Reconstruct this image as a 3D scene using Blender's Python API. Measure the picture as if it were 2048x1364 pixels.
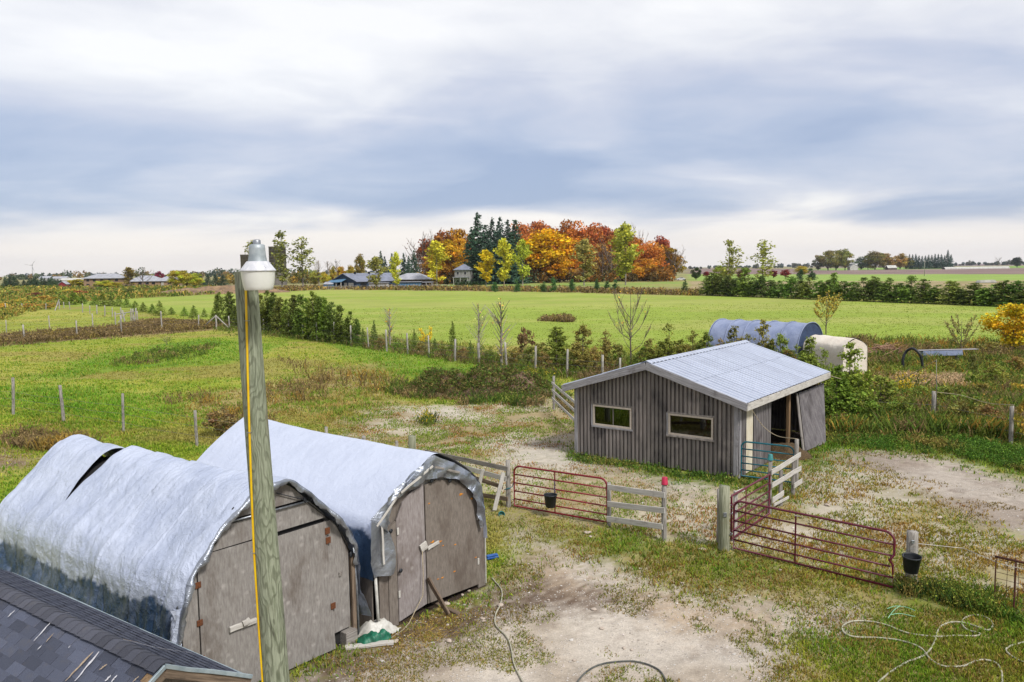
import bpy, math, random
import numpy as np
from mathutils import Matrix, Vector

for o in list(bpy.data.objects):
    bpy.data.objects.remove(o)
scene = bpy.context.scene
R = math.radians

# ------------------------------------------------------------------ camera
H, FPX, PITCH, ROLL = 7.0, 1593.0, R(5.165), R(0.75)
fw = np.array([0, math.cos(PITCH), -math.sin(PITCH)])
r0 = np.array([1.0, 0, 0]); u0 = np.array([0, math.sin(PITCH), math.cos(PITCH)])
ri = math.cos(ROLL)*r0 - math.sin(ROLL)*u0
upv = math.cos(ROLL)*u0 + math.sin(ROLL)*r0
cam_d = bpy.data.cameras.new('camera'); cam = bpy.data.objects.new('camera', cam_d)
scene.collection.objects.link(cam); scene.camera = cam
cam_d.sensor_width = 36.0; cam_d.lens = FPX/2048*36.0
cam_d.clip_start = 0.1; cam_d.clip_end = 30000
cam.matrix_world = Matrix(((ri[0], upv[0], -fw[0], 0), (ri[1], upv[1], -fw[1], 0), (ri[2], upv[2], -fw[2], H), (0, 0, 0, 1)))

# ------------------------------------------------------------------ sky, sun, exposure
SUN_EL, SUN_AZ = R(48), R(140)          # azimuth clockwise from +Y: behind the camera, to the right
EXPOSURE = 1.5
HAZE = 0.00005
world = bpy.data.worlds.new('World'); scene.world = world; world.use_nodes = True
nt = world.node_tree; nt.nodes.clear()
def N(nt, t, **k):
    n = nt.nodes.new(t)
    for a, b in k.items():
        if a.startswith('i_'):
            n.inputs[a[2:].replace('_', ' ')].default_value = b
        else: setattr(n, a, b)
    return n
def math_node(nt, op, a, b=None, clamp=False, c=None):
    n = nt.nodes.new('ShaderNodeMath'); n.operation = op; n.use_clamp = clamp
    for i, v in enumerate((a, b, c)):
        if v is None: continue
        if isinstance(v, (int, float)): n.inputs[i].default_value = v
        else: nt.links.new(v, n.inputs[i])
    return n.outputs[0]
def mix_rgb(nt, fac, a, b, blend='MIX'):
    n = nt.nodes.new('ShaderNodeMix'); n.data_type = 'RGBA'; n.blend_type = blend
    for s, v in ((n.inputs[0], fac), (n.inputs[6], a), (n.inputs[7], b)):
        if isinstance(v, (int, float)): s.default_value = v
        elif isinstance(v, (tuple, list)): s.default_value = (*v[:3], 1)
        else: nt.links.new(v, s)
    return n.outputs[2]
def ramp(nt, fac, stops, interp='LINEAR'):
    n = nt.nodes.new('ShaderNodeValToRGB'); n.color_ramp.interpolation = interp
    els = n.color_ramp.elements
    while len(els) < len(stops): els.new(0.5)
    for e, (p, c) in zip(els, stops):
        e.position = p; e.color = (c, c, c, 1) if isinstance(c, (int, float)) else (*c, 1)
    nt.links.new(fac, n.inputs[0]); return n.outputs[0]
def smooth(nt, x, lo, hi):
    n = nt.nodes.new('ShaderNodeMapRange'); n.interpolation_type = 'SMOOTHSTEP'
    nt.links.new(x, n.inputs[0]); n.inputs[1].default_value = lo; n.inputs[2].default_value = hi
    return n.outputs[0]

sky = N(nt, 'ShaderNodeTexSky', sky_type='NISHITA', sun_disc=False, sun_elevation=SUN_EL, sun_rotation=SUN_AZ)
tc = N(nt, 'ShaderNodeTexCoord'); sep = N(nt, 'ShaderNodeSeparateXYZ')
nt.links.new(tc.outputs['Generated'], sep.inputs[0])
X, Yd, Z = sep.outputs
zpos = math_node(nt, 'MAXIMUM', Z, 0.0)
zz = math_node(nt, 'ADD', zpos, 0.15)
cx = math_node(nt, 'DIVIDE', X, zz); cy = math_node(nt, 'DIVIDE', Yd, zz)
comb = N(nt, 'ShaderNodeCombineXYZ'); nt.links.new(cx, comb.inputs[0]); nt.links.new(cy, comb.inputs[1])
def cloud_noise(scale, loc, detail, rough, sx=1.0, dist=0.0, rot=0.0):
    mp = N(nt, 'ShaderNodeMapping'); mp.inputs['Location'].default_value = loc; mp.inputs['Scale'].default_value = (sx, 1, 1)
    mp.inputs['Rotation'].default_value = (0, 0, rot)
    nt.links.new(comb.outputs[0], mp.inputs[0])
    n = N(nt, 'ShaderNodeTexNoise'); n.inputs['Scale'].default_value = scale; n.inputs['Detail'].default_value = detail
    n.inputs['Roughness'].default_value = rough; n.inputs['Distortion'].default_value = dist
    nt.links.new(mp.outputs[0], n.inputs['Vector']); return n.outputs['Fac']
n_big = cloud_noise(0.42, (3.1, 0.4, 0), 3, 0.45, 0.8, 0.3, 0.35)
n_mid = cloud_noise(0.95, (7.7, 2.2, 0), 5, 0.48, 0.85, 0.5, 0.5)
n_fine = cloud_noise(3.0, (1.7, 9.2, 0), 6, 0.6, 0.7, 0.8, 0.45)
# a darker deck between 3 and 12 degrees, a brighter one above, a pale gap at the horizon
zj = math_node(nt, 'ADD', zpos, math_node(nt, 'MULTIPLY', math_node(nt, 'SUBTRACT', n_big, 0.5), 0.085))
zj = math_node(nt, 'ADD', zj, math_node(nt, 'MULTIPLY', math_node(nt, 'SUBTRACT', n_mid, 0.5), 0.05))
band = math_node(nt, 'MULTIPLY', smooth(nt, zj, 0.045, 0.082), math_node(nt, 'SUBTRACT', 1.0, smooth(nt, zj, 0.10, 0.275)))
tex = math_node(nt, 'ADD', math_node(nt, 'MULTIPLY', math_node(nt, 'SUBTRACT', n_mid, 0.5), 1.85), math_node(nt, 'MULTIPLY', math_node(nt, 'SUBTRACT', n_fine, 0.5), 0.36))
dark = math_node(nt, 'ADD', math_node(nt, 'MULTIPLY', band, 0.60), math_node(nt, 'ADD', 0.20, tex), clamp=True)
deck = ramp(nt, dark, [(0.0, (0.99, 0.98, 0.98)), (0.25, (0.81, 0.815, 0.86)), (0.5, (0.61, 0.64, 0.75)), (0.75, (0.46, 0.525, 0.68)), (1.0, (0.35, 0.43, 0.61))])
low = smooth(nt, zj, 0.085, 0.035)
deck = mix_rgb(nt, math_node(nt, 'MULTIPLY', low, 0.85), deck, (0.97, 0.89, 0.83))
SKY_K = 1.02 / 2**EXPOSURE
deck = mix_rgb(nt, 1.0, deck, (SKY_K*10, SKY_K*10, SKY_K*10), 'MULTIPLY')
skymix = mix_rgb(nt, 0.93, sky.outputs[0], deck)
bg = N(nt, 'ShaderNodeBackground'); bg.inputs[1].default_value = 0.1
nt.links.new(skymix, bg.inputs[0])
wo = N(nt, 'ShaderNodeOutputWorld'); nt.links.new(bg.outputs[0], wo.inputs[0])

sun_d = bpy.data.lights.new('sun', 'SUN'); sun_d.energy = 1.5; sun_d.angle = R(10); sun_d.color = (1.0, 0.965, 0.92)
sun = bpy.data.objects.new('sun', sun_d); scene.collection.objects.link(sun)
sd = Vector((math.sin(SUN_AZ)*math.cos(SUN_EL), math.cos(SUN_AZ)*math.cos(SUN_EL), math.sin(SUN_EL)))
sun.rotation_euler = sd.to_track_quat('Z', 'Y').to_euler()
vs = scene.view_settings
vs.view_transform = 'Standard'; vs.look = 'None'; vs.exposure = EXPOSURE; vs.gamma = 1.0; vs.use_curve_mapping = False

# ------------------------------------------------------------------ where things stand: pixels of the photograph to places
CAM = np.array([0, 0, H])
def ray(px, py): return fw*FPX + (px-1024)*ri + (682-py)*upv
def G(px, py, z=0.0):
    d = ray(px, py); return CAM + d*(z-H)/d[2]
def YP(px, py, y):
    d = ray(px, py); return CAM + d*y/d[1]
def projxy(x, y, z=0.0):
    q = np.stack([x, y, np.zeros_like(x)+z-H], -1); dd = np.maximum(q@fw, 0.1)
    return 1024+FPX*(q@ri)/dd, 682-FPX*(q@upv)/dd
class Frame:
    """local x along a->b, y to the back, z up; origin a"""
    def __init__(s, a, b, z=0.0):
        s.o = np.array([a[0], a[1], z]); d = np.array([b[0]-a[0], b[1]-a[1], 0.0])
        s.L = float(np.linalg.norm(d)); s.u = d/s.L; s.v = np.array([-s.u[1], s.u[0], 0])
        s.M = Matrix(((s.u[0], s.v[0], 0, s.o[0]), (s.u[1], s.v[1], 0, s.o[1]), (0, 0, 1, s.o[2]), (0, 0, 0, 1)))
    def P(s, px, py, y0=0.0):
        d = ray(px, py); t = ((s.o-CAM)@s.v+y0)/(d@s.v); p = CAM+d*t-s.o; return (float(p@s.u), float(p[2]))
    def Q(s, px, py, x0):
        d = ray(px, py); t = ((s.o-CAM)@s.u+x0)/(d@s.u); p = CAM+d*t-s.o; return (float(p@s.v), float(p[2]))
    def loc(s, p):
        q = np.asarray(p)-s.o; return (float(q@s.u), float(q@s.v), float(q[2]))
    def W(s, x, y, z): return s.o+s.u*x+s.v*y+np.array([0, 0, z])

# ------------------------------------------------------------------ numpy noise
def _h(ix, iy, seed):
    v = (ix.astype(np.int64)*374761393 + iy.astype(np.int64)*668265263 + seed*1442695041) & 0x7fffffff
    v = (v ^ (v >> 13))*1274126177 & 0x7fffffff
    v = (v ^ (v >> 16))
    return (v & 0xffff)/65535.0
def vnoise(x, y, seed=0):
    ix = np.floor(x); iy = np.floor(y); fx = x-ix; fy = y-iy
    fx = fx*fx*(3-2*fx); fy = fy*fy*(3-2*fy)
    a = _h(ix, iy, seed); b = _h(ix+1, iy, seed); c = _h(ix, iy+1, seed); d = _h(ix+1, iy+1, seed)
    return (a*(1-fx)+b*fx)*(1-fy)+(c*(1-fx)+d*fx)*fy
def fbm(x, y, seed=0, octv=4, gain=0.5):
    s = 0; a = 1.0; t = 0
    for i in range(octv):
        s = s+a*vnoise(x*2**i+17.3*i, y*2**i-9.1*i, seed+i*7); t += a; a *= gain
    return s/t
def sstep(x, a, b):
    t = np.clip((x-a)/(b-a), 0, 1); return t*t*(3-2*t)
def inpoly(px, py, poly):
    r = np.zeros(px.shape, bool); n = len(poly); j = n-1
    for i in range(n):
        xi, yi = poly[i]; xj, yj = poly[j]
        if yi != yj:
            c = ((yi > py) != (yj > py)) & (px < (xj-xi)*(py-yi)/(yj-yi)+xi)
            r ^= c
        j = i
    return r
def lin(c): 
    c = c/255.0
    return c/12.92 if c <= 0.04045 else ((c+0.055)/1.055)**2.4
LIGHT = 1.62
def S(r, g, b, k=None):
    """real base colour of a surface that shows as r,g,b in the photograph's light"""
    k = k or LIGHT
    return tuple(min(lin(c)/k, 0.85) for c in (r, g, b))

# ------------------------------------------------------------------ object helpers
COL = scene.collection
WM = {}
def link(o, parent=None, M=None):
    M = M or Matrix.Identity(4)
    COL.objects.link(o)
    if parent is not None:
        o.parent = parent; o.matrix_basis = WM[parent].inverted() @ M
    else: o.matrix_basis = M
    WM[o] = M
    return o
def tag(o, label=None, cat=None, group=None, kind=None):
    if label: o['label'] = label
    if cat: o['category'] = cat
    if group: o['group'] = group
    if kind: o['kind'] = kind
    return o
def thing(name, label, cat, loc, group=None):
    o = bpy.data.objects.new(name, None); o.empty_display_size = 0.2
    link(o, None, Matrix.Translation(Vector([float(c) for c in loc])))
    return tag(o, label, cat, group)
def smooth_mesh(me, ang=None):
    me.polygons.foreach_set('use_smooth', np.ones(len(me.polygons), bool))
def npmesh(name, V, F, col=None, smooth=False):
    V = np.ascontiguousarray(V, dtype=np.float32); F = np.ascontiguousarray(F, dtype=np.int32)
    me = bpy.data.meshes.new(name); k = F.shape[1]
    me.vertices.add(len(V)); me.vertices.foreach_set('co', V.ravel())
    me.loops.add(F.size); me.loops.foreach_set('vertex_index', F.ravel())
    me.polygons.add(len(F)); me.polygons.foreach_set('loop_start', np.arange(0, F.size, k, dtype=np.int32))
    if smooth: me.polygons.foreach_set('use_smooth', np.ones(len(F), bool))
    me.update(calc_edges=True)
    if col is not None:
        a = me.color_attributes.new('Col', 'FLOAT_COLOR', 'POINT')
        c = np.ones((len(V), 4), np.float32); c[:, :3] = col; a.data.foreach_set('color', c.ravel())
    return me
def put(name, me, mat, parent=None, M=None):
    o = bpy.data.objects.new(name, me)
    if mat is not None and not me.materials: me.materials.append(mat)
    return link(o, parent, M)
class MB:
    def __init__(s): s.v = []; s.f = []; s.sm = []
    def add(s, V, F, sm=False):
        b = len(s.v); s.v += [tuple(map(float, p)) for p in V]; s.f += [tuple(i+b for i in f) for f in F]; s.sm += [sm]*len(F); return s
    def box(s, x0, x1, y0, y1, z0, z1):
        V = [(x0,y0,z0),(x1,y0,z0),(x1,y1,z0),(x0,y1,z0),(x0,y0,z1),(x1,y0,z1),(x1,y1,z1),(x0,y1,z1)]
        return s.add(V, [(3,2,1,0),(4,5,6,7),(0,1,5,4),(1,2,6,5),(2,3,7,6),(3,0,4,7)])
    def bbox(s, x0, x1, y0, y1, z0, z1, b=0.01):
        """box with chamfered edges"""
        o = []
        for sz, z, zi in ((0, z0, z0+b), (1, z1, z1-b)): o.append((z, zi))
        V = []; 
        def ring(z, ins, inz):
            a = ins
            return [(x0+a,y0+inz,z),(x1-a,y0+inz,z),(x1-inz,y0+a,z),(x1-inz,y1-a,z),(x1-a,y1-inz,z),(x0+a,y1-inz,z),(x0+inz,y1-a,z),(x0+inz,y0+a,z)]
        V = ring(z0, b*1.5, b)+ring(z0+b, b, 0)+ring(z1-b, b, 0)+ring(z1, b*1.5, b)
        F = [tuple(range(7, -1, -1)), tuple(range(24, 32))]
        for k in range(3):
            for i in range(8):
                j = (i+1) % 8; F.append((k*8+i, k*8+j, k*8+8+j, k*8+8+i))
        return s.add(V, F)
    def prism(s, pts, y0, y1):
        """polygon in local x,z extruded along y (y0 is the front)"""
        n = len(pts); a = sum(pts[i][0]*pts[(i+1) % n][1]-pts[(i+1) % n][0]*pts[i][1] for i in range(n))
        if a < 0: pts = pts[::-1]
        V = [(x, y0, z) for x, z in pts]+[(x, y1, z) for x, z in pts]
        F = [tuple(range(n)), tuple(range(2*n-1, n-1, -1))]
        for i in range(n):
            j = (i+1) % n; F.append((j, i, n+i, n+j))
        return s.add(V, F)
    def prism_x(s, pts, x0, x1):
        """polygon in local y,z extruded along x"""
        n = len(pts); a = sum(pts[i][0]*pts[(i+1) % n][1]-pts[(i+1) % n][0]*pts[i][1] for i in range(n))
        if a < 0: pts = pts[::-1]
        V = [(x1, y, z) for y, z in pts]+[(x0, y, z) for y, z in pts]
        F = [tuple(range(n)), tuple(range(2*n-1, n-1, -1))]
        for i in range(n):
            j = (i+1) % n; F.append((j, i, n+i, n+j))
        return s.add(V, F)
    def tube(s, path, r, n=8, closed=False, cap=True):
        P = [Vector([float(c) for c in p]) for p in path]; m = len(P)
        rr = r if isinstance(r, (list, tuple)) else [r]*m
        V = []; F = []; up = None
        for i in range(m):
            a = P[(i-1) % m] if (closed or i) else P[0]; b = P[(i+1) % m] if (closed or i < m-1) else P[-1]
            t = (b-a).normalized()
            if up is None:
                up = Vector((0, 0, 1)) if abs(t.z) < 0.9 else Vector((1, 0, 0))
            e1 = up-t*up.dot(t); e1.normalize(); e2 = t.cross(e1); up = e1
            for k in range(n):
                an = 2*math.pi*k/n; V.append(P[i]+(e1*math.cos(an)+e2*math.sin(an))*rr[i])
        for i in range(m if closed else m-1):
            for k in range(n):
                k2 = (k+1) % n; j = (i+1) % m
                F.append((i*n+k, i*n+k2, j*n+k2, j*n+k))
        s.add(V, F, n > 5)
        if cap and not closed:
            b = len(s.v)-m*n
            s.f.append(tuple(b+k for k in range(n-1, -1, -1))); s.sm.append(False)
            s.f.append(tuple(b+(m-1)*n+k for k in range(n))); s.sm.append(False)
        return s
    def lathe(s, prof, n=20, c=(0, 0, 0)):
        V = []; F = []
        for r, z in prof:
            for k in range(n):
                a = 2*math.pi*k/n; V.append((c[0]+r*math.cos(a), c[1]+r*math.sin(a), c[2]+z))
        for i in range(len(prof)-1):
            for k in range(n):
                k2 = (k+1) % n; F.append((i*n+k, i*n+k2, i*n+n+k2, i*n+n+k))
        return s.add(V, F, True)
    def mesh(s, name, mat=None):
        me = bpy.data.meshes.new(name); me.from_pydata(s.v, [], s.f)
        me.polygons.foreach_set('use_smooth', s.sm)
        me.update()
        if mat: me.materials.append(mat)
        return me
    def build(s, name, mat, parent=None, M=None, local=None):
        """vertices are in the coordinates of M (default world)"""
        if M is None and parent is not None:
            M = Matrix.Translation(WM[parent].translation); t = M.translation
            s.v = [(a-t.x, b-t.y, c-t.z) for a, b, c in s.v]
        return put(name, s.mesh(name, mat), None, parent, M)
def axes_matrix(p, x, upd=(0, 0, 1)):
    x = Vector([float(c) for c in x]).normalized(); z = Vector(upd); z = z-x*z.dot(x)
    if z.length < 1e-4: z = Vector((0, 1, 0))-x*x.y
    z.normalize(); y = z.cross(x)
    return Matrix(((x.x, y.x, z.x, p[0]), (x.y, y.y, z.y, p[1]), (x.z, y.z, z.z, p[2]), (0, 0, 0, 1)))
rb = random.Random(5)
def board(name, p0, p1, w, t, mat, parent, upd=(0, 0, 1)):
    p0 = np.array(p0, float); p1 = np.array(p1, float); L = float(np.linalg.norm(p1-p0))
    M = axes_matrix(p0, p1-p0, upd); j = lambda: rb.uniform(-.006, .006)
    m = MB(); n = 5; V = []; b = min(w, t)*0.16
    for i in range(n):
        x = L*i/(n-1)+(j()*2 if i in (0, n-1) else 0); dy = j()*.6; dz = j()
        V += [(x, -t/2+b+dy, -w/2+dz), (x, t/2-b+dy, -w/2+dz), (x, t/2+dy, -w/2+b+dz), (x, t/2+dy, w/2-b+dz), (x, t/2-b+dy, w/2+dz), (x, -t/2+b+dy, w/2+dz), (x, -t/2+dy, w/2-b+dz), (x, -t/2+dy, -w/2+b+dz)]
    F = [tuple(range(7, -1, -1)), tuple((n-1)*8+k for k in range(8))]
    for i in range(n-1):
        for k in range(8):
            k2 = (k+1) % 8; F.append((i*8+k, i*8+k2, i*8+8+k2, i*8+8+k))
    m.add(V, [f[::-1] for f in F]); return put(name, m.mesh(name, mat), None, parent, M)
def post(name, base, h, r, mat, parent, lean=(0, 0), n=10, sink=0.25):
    base = np.array(base, float); ax = np.array([lean[0], lean[1], 1.0])
    M = axes_matrix(base-ax*sink/np.linalg.norm(ax), (ax[0], ax[1], ax[2]), (1, 0.01, 0)); hh = h+sink
    m = MB(); V = []; F = []; K = 5; rr = random.Random(int(base[0]*911+base[1]*77))
    off = [rr.uniform(.9, 1.1) for _ in range(n)]
    for i in range(K):
        x = hh*i/(K-1); q = r*(1.06-0.1*i/(K-1)); cx = rr.uniform(-.1, .1)*r; cy = rr.uniform(-.1, .1)*r
        for k in range(n):
            a = 2*math.pi*k/n; V.append((x+(rr.uniform(-.3, .3)*r if i == K-1 else 0)*.5, cx+q*off[k]*math.cos(a), cy+q*off[k]*math.sin(a)))
    V.append((hh+r*.05, 0, 0))
    for i in range(K-1):
        for k in range(n):
            k2 = (k+1) % n; F.append((i*n+k, i*n+k2, i*n+n+k2, i*n+n+k))
    for k in range(n): F.append(((K-1)*n+k, (K-1)*n+(k+1) % n, K*n))
    m.add(V, F, n > 6); return put(name, m.mesh(name, mat), None, parent, M)

# ------------------------------------------------------------------ materials
def new_mat(name):
    m = bpy.data.materials.new(name); m.use_nodes = True; nt = m.node_tree
    return m, nt, nt.nodes['Principled BSDF']
def noise(nt, vec, scale, detail=4, rough=0.55, dist=0.0):
    n = N(nt, 'ShaderNodeTexNoise'); n.inputs['Scale'].default_value = scale; n.inputs['Detail'].default_value = detail
    n.inputs['Roughness'].default_value = rough; n.inputs['Distortion'].default_value = dist
    if vec is not None: nt.links.new(vec, n.inputs['Vector'])
    return n.outputs['Fac']
def obj_coord(nt, stretch=(1, 1, 1), kind='Object'):
    t = N(nt, 'ShaderNodeTexCoord'); m = N(nt, 'ShaderNodeMapping'); m.inputs['Scale'].default_value = stretch
    nt.links.new(t.outputs[kind], m.inputs[0])
    oi = N(nt, 'ShaderNodeObjectInfo'); sc = N(nt, 'ShaderNodeVectorMath', operation='SCALE'); cmb = N(nt, 'ShaderNodeCombineXYZ')
    for i in range(3): nt.links.new(oi.outputs['Random'], cmb.inputs[i])
    nt.links.new(cmb.outputs[0], sc.inputs[0]); sc.inputs['Scale'].default_value = 37.0
    ad = N(nt, 'ShaderNodeVectorMath', operation='ADD'); nt.links.new(m.outputs[0], ad.inputs[0]); nt.links.new(sc.outputs[0], ad.inputs[1])
    return ad.outputs[0]
def bump(nt, bsdf, h, strength=0.3, dist=0.01):
    b = N(nt, 'ShaderNodeBump'); b.inputs['Strength'].default_value = strength; b.inputs['Distance'].default_value = dist
    nt.links.new(h, b.inputs['Height']); nt.links.new(b.outputs[0], bsdf.inputs['Normal'])
def mat(name, c1, c2=None, rough=0.7, metal=0.0, scale=6.0, stretch=(1, 1, 1), c3=None, blot=1.2, bstr=0.3, bdist=0.005, contrast=(0.35, 0.68), spec=0.4, blot_thr=(0.55, 0.75), det=6):
    m, nt, b = new_mat(name)
    c2 = c2 or tuple(v*0.75 for v in c1)
    v = obj_coord(nt, stretch); f = noise(nt, v, scale, det, 0.6)
    col = mix_rgb(nt, smooth(nt, f, *contrast), c1, c2)
    if c3 is not None:
        v2 = obj_coord(nt); g = noise(nt, v2, blot, 5, 0.6)
        col = mix_rgb(nt, smooth(nt, g, *blot_thr), col, c3)
    nt.links.new(col, b.inputs['Base Color'])
    b.inputs['Roughness'].default_value = rough; b.inputs['Metallic'].default_value = metal
    b.inputs['Specular IOR Level'].default_value = spec
    if bstr: bump(nt, b, f, bstr, bdist)
    return m
GRAIN = (0.06, 1.0, 1.0)
M_ = {}
M_['wood_grey'] = mat('weathered_grey_wood', S(178,172,165), S(122,114,106), 0.85, scale=40, stretch=(0.05, 1, 1), c3=S(95,85,76), blot=3.0, bdist=0.004)
M_['wood_pale'] = mat('bleached_pale_wood', S(226,222,214), S(190,184,176), 0.85, scale=40, stretch=(0.05, 1, 1), c3=S(156,148,138), blot=3.0, bdist=0.004)
M_['wood_brown'] = mat('old_brown_wood', S(150,130,110), S(98,82,68), 0.85, scale=40, stretch=(0.05, 1, 1), c3=S(80,68,58), blot=3.0, bdist=0.004)
M_['post_wood'] = mat('post_wood', S(190,184,176), S(122,116,108), 0.9, scale=46, stretch=(0.06, 1, 1), c3=S(84,80,72), blot=4.0, bdist=0.006)
M_['post_far'] = mat('far_post_wood', S(205,200,192), S(150,143,133), 0.9, scale=20, stretch=(0.06, 1, 1), bstr=0)
M_['post_green'] = mat('green_treated_post', S(172,172,148), S(116,120,92), 0.85, scale=42, stretch=(0.05, 1, 1), c3=S(140,136,110), blot=2.0, bdist=0.004)
M_['red'] = mat('red_gate_paint', S(150,26,44), S(118,18,34), 0.42, scale=30, c3=S(110,70,66), blot=9.0, bstr=0.05, blot_thr=(0.66, 0.74))
M_['maroon'] = mat('maroon_gate_paint', S(118,34,58), S(90,24,44), 0.42, scale=30, c3=S(140,100,96), blot=9.0, bstr=0.05, blot_thr=(0.67, 0.75))
M_['teal'] = mat('teal_gate_paint', S(10,120,136), S(8,92,108), 0.4, scale=30, bstr=0.05)
M_['black'] = mat('black_rubber', S(44,48,54), S(30,33,38), 0.55, scale=12, c3=S(92,88,82), blot=6, bstr=0.1, blot_thr=(0.62, 0.8))
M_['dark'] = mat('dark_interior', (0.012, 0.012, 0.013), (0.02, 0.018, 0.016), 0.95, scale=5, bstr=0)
M_['steel'] = mat('galvanised_steel', S(186,190,196), S(140,146,154), 0.4, 0.7, scale=14, bstr=0.05)
M_['rust'] = mat('rusty_steel', S(120,72,52), S(82,50,42), 0.85, scale=30, c3=S(96,62,60), blot=5)
M_['hinge'] = mat('rusty_hinge', S(128,74,36), S(84,50,32), 0.85, scale=60)
M_['white_plastic'] = mat('white_plastic', S(228,226,218), S(200,196,186), 0.5, scale=8, c3=S(165,158,145), blot=3)
M_['pink'] = mat('red_plastic', S(214,40,84), S(180,24,64), 0.45, scale=9, bstr=0)
M_['teal_plastic'] = mat('teal_plastic', S(60,150,150), S(36,112,112), 0.5, scale=9, bstr=0)
M_['blue_plastic'] = mat('blue_plastic', S(20,100,185), S(12,70,140), 0.5, scale=9, bstr=0)
M_['rope'] = mat('pale_rope', S(205,190,160), S(160,145,118), 0.9, scale=60)
M_['hose'] = mat('grey_green_hose', S(204,200,178), S(164,160,140), 0.6, scale=8, bstr=0)
M_['hose_dark'] = mat('dark_hose', S(104,106,100), S(66,70,68), 0.6, scale=8, bstr=0)
M_['yellow'] = mat('yellow_cable', S(255,214,16), S(244,190,8), 0.5, scale=12, bstr=0)
M_['wire'] = mat('fence_wire', S(150,146,140), S(110,104,98), 0.5, 0.5, scale=12, bstr=0)
M_['straw'] = None
# ------------------------------------------------------------------ footprints of the sheds: nothing grows inside
SH = Frame(G(1157,908), G(1475,957))
s1R = G(705, 1280)[:2]; uu = G(705, 1280)-G(575, 1340); uu = uu/np.linalg.norm(uu)
TA = Frame(s1R-3.5*uu[:2], s1R); TB = Frame(G(752, 1268), G(972, 1168))
FOOT = [(SH, -.02, SH.L+.02, -.02, 8.6), (TA, -.1, 3.7, -.1, 8.3), (TB, -.1, TB.L+.1, -.1, 7.0)]
def indoors(x, y):
    r = np.zeros(x.shape, bool)
    for f, x0, x1, y0, y1 in FOOT:
        dx, dy = x-f.o[0], y-f.o[1]; a = dx*f.u[0]+dy*f.u[1]; b = dx*f.v[0]+dy*f.v[1]; r |= (a > x0) & (a < x1) & (b > y0) & (b < y1)
    return r
# ------------------------------------------------------------------ ground zones
# each zone: outlines (photograph pixels of ground), soil colours, blade colours, blade cover, blade height
DIRT = S(206,190,170); DIRT2 = S(170,150,130); DARK = S(118,98,84); 
Zs = []
def zone(name, polys, ga, gb, ba, bb, bc=None, pc=0.0, dens=0.8, h=0.09, thr=0.5, jit=1.0):
    Zs.append(dict(name=name, polys=polys, ga=ga, gb=gb, ba=ba, bb=bb, bc=bc or ba, pc=pc, dens=dens, h=h, thr=thr, jit=jit))
# 0 default: the pasture
zone('pasture', [], S(146,164,50), S(172,172,74), S(146,174,46), S(180,182,72), S(112,154,42), 0.3, 1.0, 0.10)
zone('far_meadow', [[(-9e4,480),(9e4,480),(9e4,592),(1400,592),(660,580),(430,590),(-9e4,600)]], S(150,150,92), S(172,160,112), S(140,140,80), S(160,150,95), dens=0, h=.1)
zone('left_scrub', [[(-900,568),(470,572),(470,592),(180,604),(110,612),(0,645),(-900,760)]], S(146,146,70), S(164,150,80), S(150,150,62), S(170,150,70), dens=0.7, h=.25)
zone('crop', [[(120,607),(180,601),(430,589),(660,579),(1100,584),(1400,591),(2060,613),(2900,640),(2900,720),(2060,694),(1700,674),(1440,690),(1250,692),(1000,690),(830,680),(720,668),(640,655),(430,640),(330,622)]],
     S(160,180,72), S(176,184,92), S(162,182,70), S(178,186,90), S(146,172,60), 0.3, 0.9, 0.07, jit=.15)
zone('paddock', [[(-500,650),(110,618),(262,642),(230,656),(0,673),(-500,720)]], S(160,170,66), S(186,180,88), S(164,176,60), S(190,182,88), S(120,150,46), .15, 0.9, .1, jit=.4)
zone('brown_band', [[(-500,720),(0,673),(230,655),(300,640),(430,646),(440,657),(250,673),(0,692),(-500,745)]], S(128,110,76), S(148,126,88), S(132,110,74), S(150,128,86), S(112,122,56), .3, 1.0, .3, jit=.4)
zone('fence_weeds', [[(425,657),(430,640),(720,668),(900,690),(1180,716),(1660,690),(1660,770),(1210,772),(1200,764),(950,728),(700,692),(560,672)]], S(134,132,68), S(152,142,86), S(132,142,58), S(158,146,82), S(110,138,46), .4, 0.9, .28, jit=.5)
zone('pasture_dry', [[(380,780),(640,750),(800,760),(830,800),(980,845),(1000,900),(820,905),(700,870),(560,830),(420,850)],[(0,840),(140,850),(300,868),(180,880),(0,890)],[(560,740),(760,730),(800,760),(640,790)]],
     S(160,148,80), S(182,164,108), S(168,158,72), S(188,160,92), S(132,160,52), .5, 0.8, .14)
zone('pasture_lush', [[(250,700),(420,672),(560,690),(430,720),(230,745),(100,760)],[(0,760),(200,770),(400,805),(330,835),(130,830),(0,800)],[(620,670),(900,712),(1040,742),(900,760),(760,735),(640,700)]],
     S(116,150,44), S(142,164,56), S(106,158,38), S(136,174,48), S(164,170,62), .2, 1.0, .15)
zone('yard', [[(800,805),(1100,800),(1165,830),(1165,920),(1480,968),(1545,1010),(1440,1085),(1200,1042),(1020,1008),(960,960),(800,905),(640,868),(720,820)]],
     S(212,200,176), S(178,160,120), S(172,152,84), S(182,132,76), S(138,160,58), .6, 0.72, .075)
zone('yard_bare', [[(1000,880),(1150,870),(1160,915),(1300,955),(1440,975),(1380,990),(1230,960),(1120,935),(1020,915)],[(830,812),(960,806),(1000,822),(880,835)],[(1040,905),(1130,900),(1140,940),(1050,930)]],
     S(214,204,188), S(194,180,160), S(160,134,74), S(176,130,78), dens=0.17, h=.05)
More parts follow.
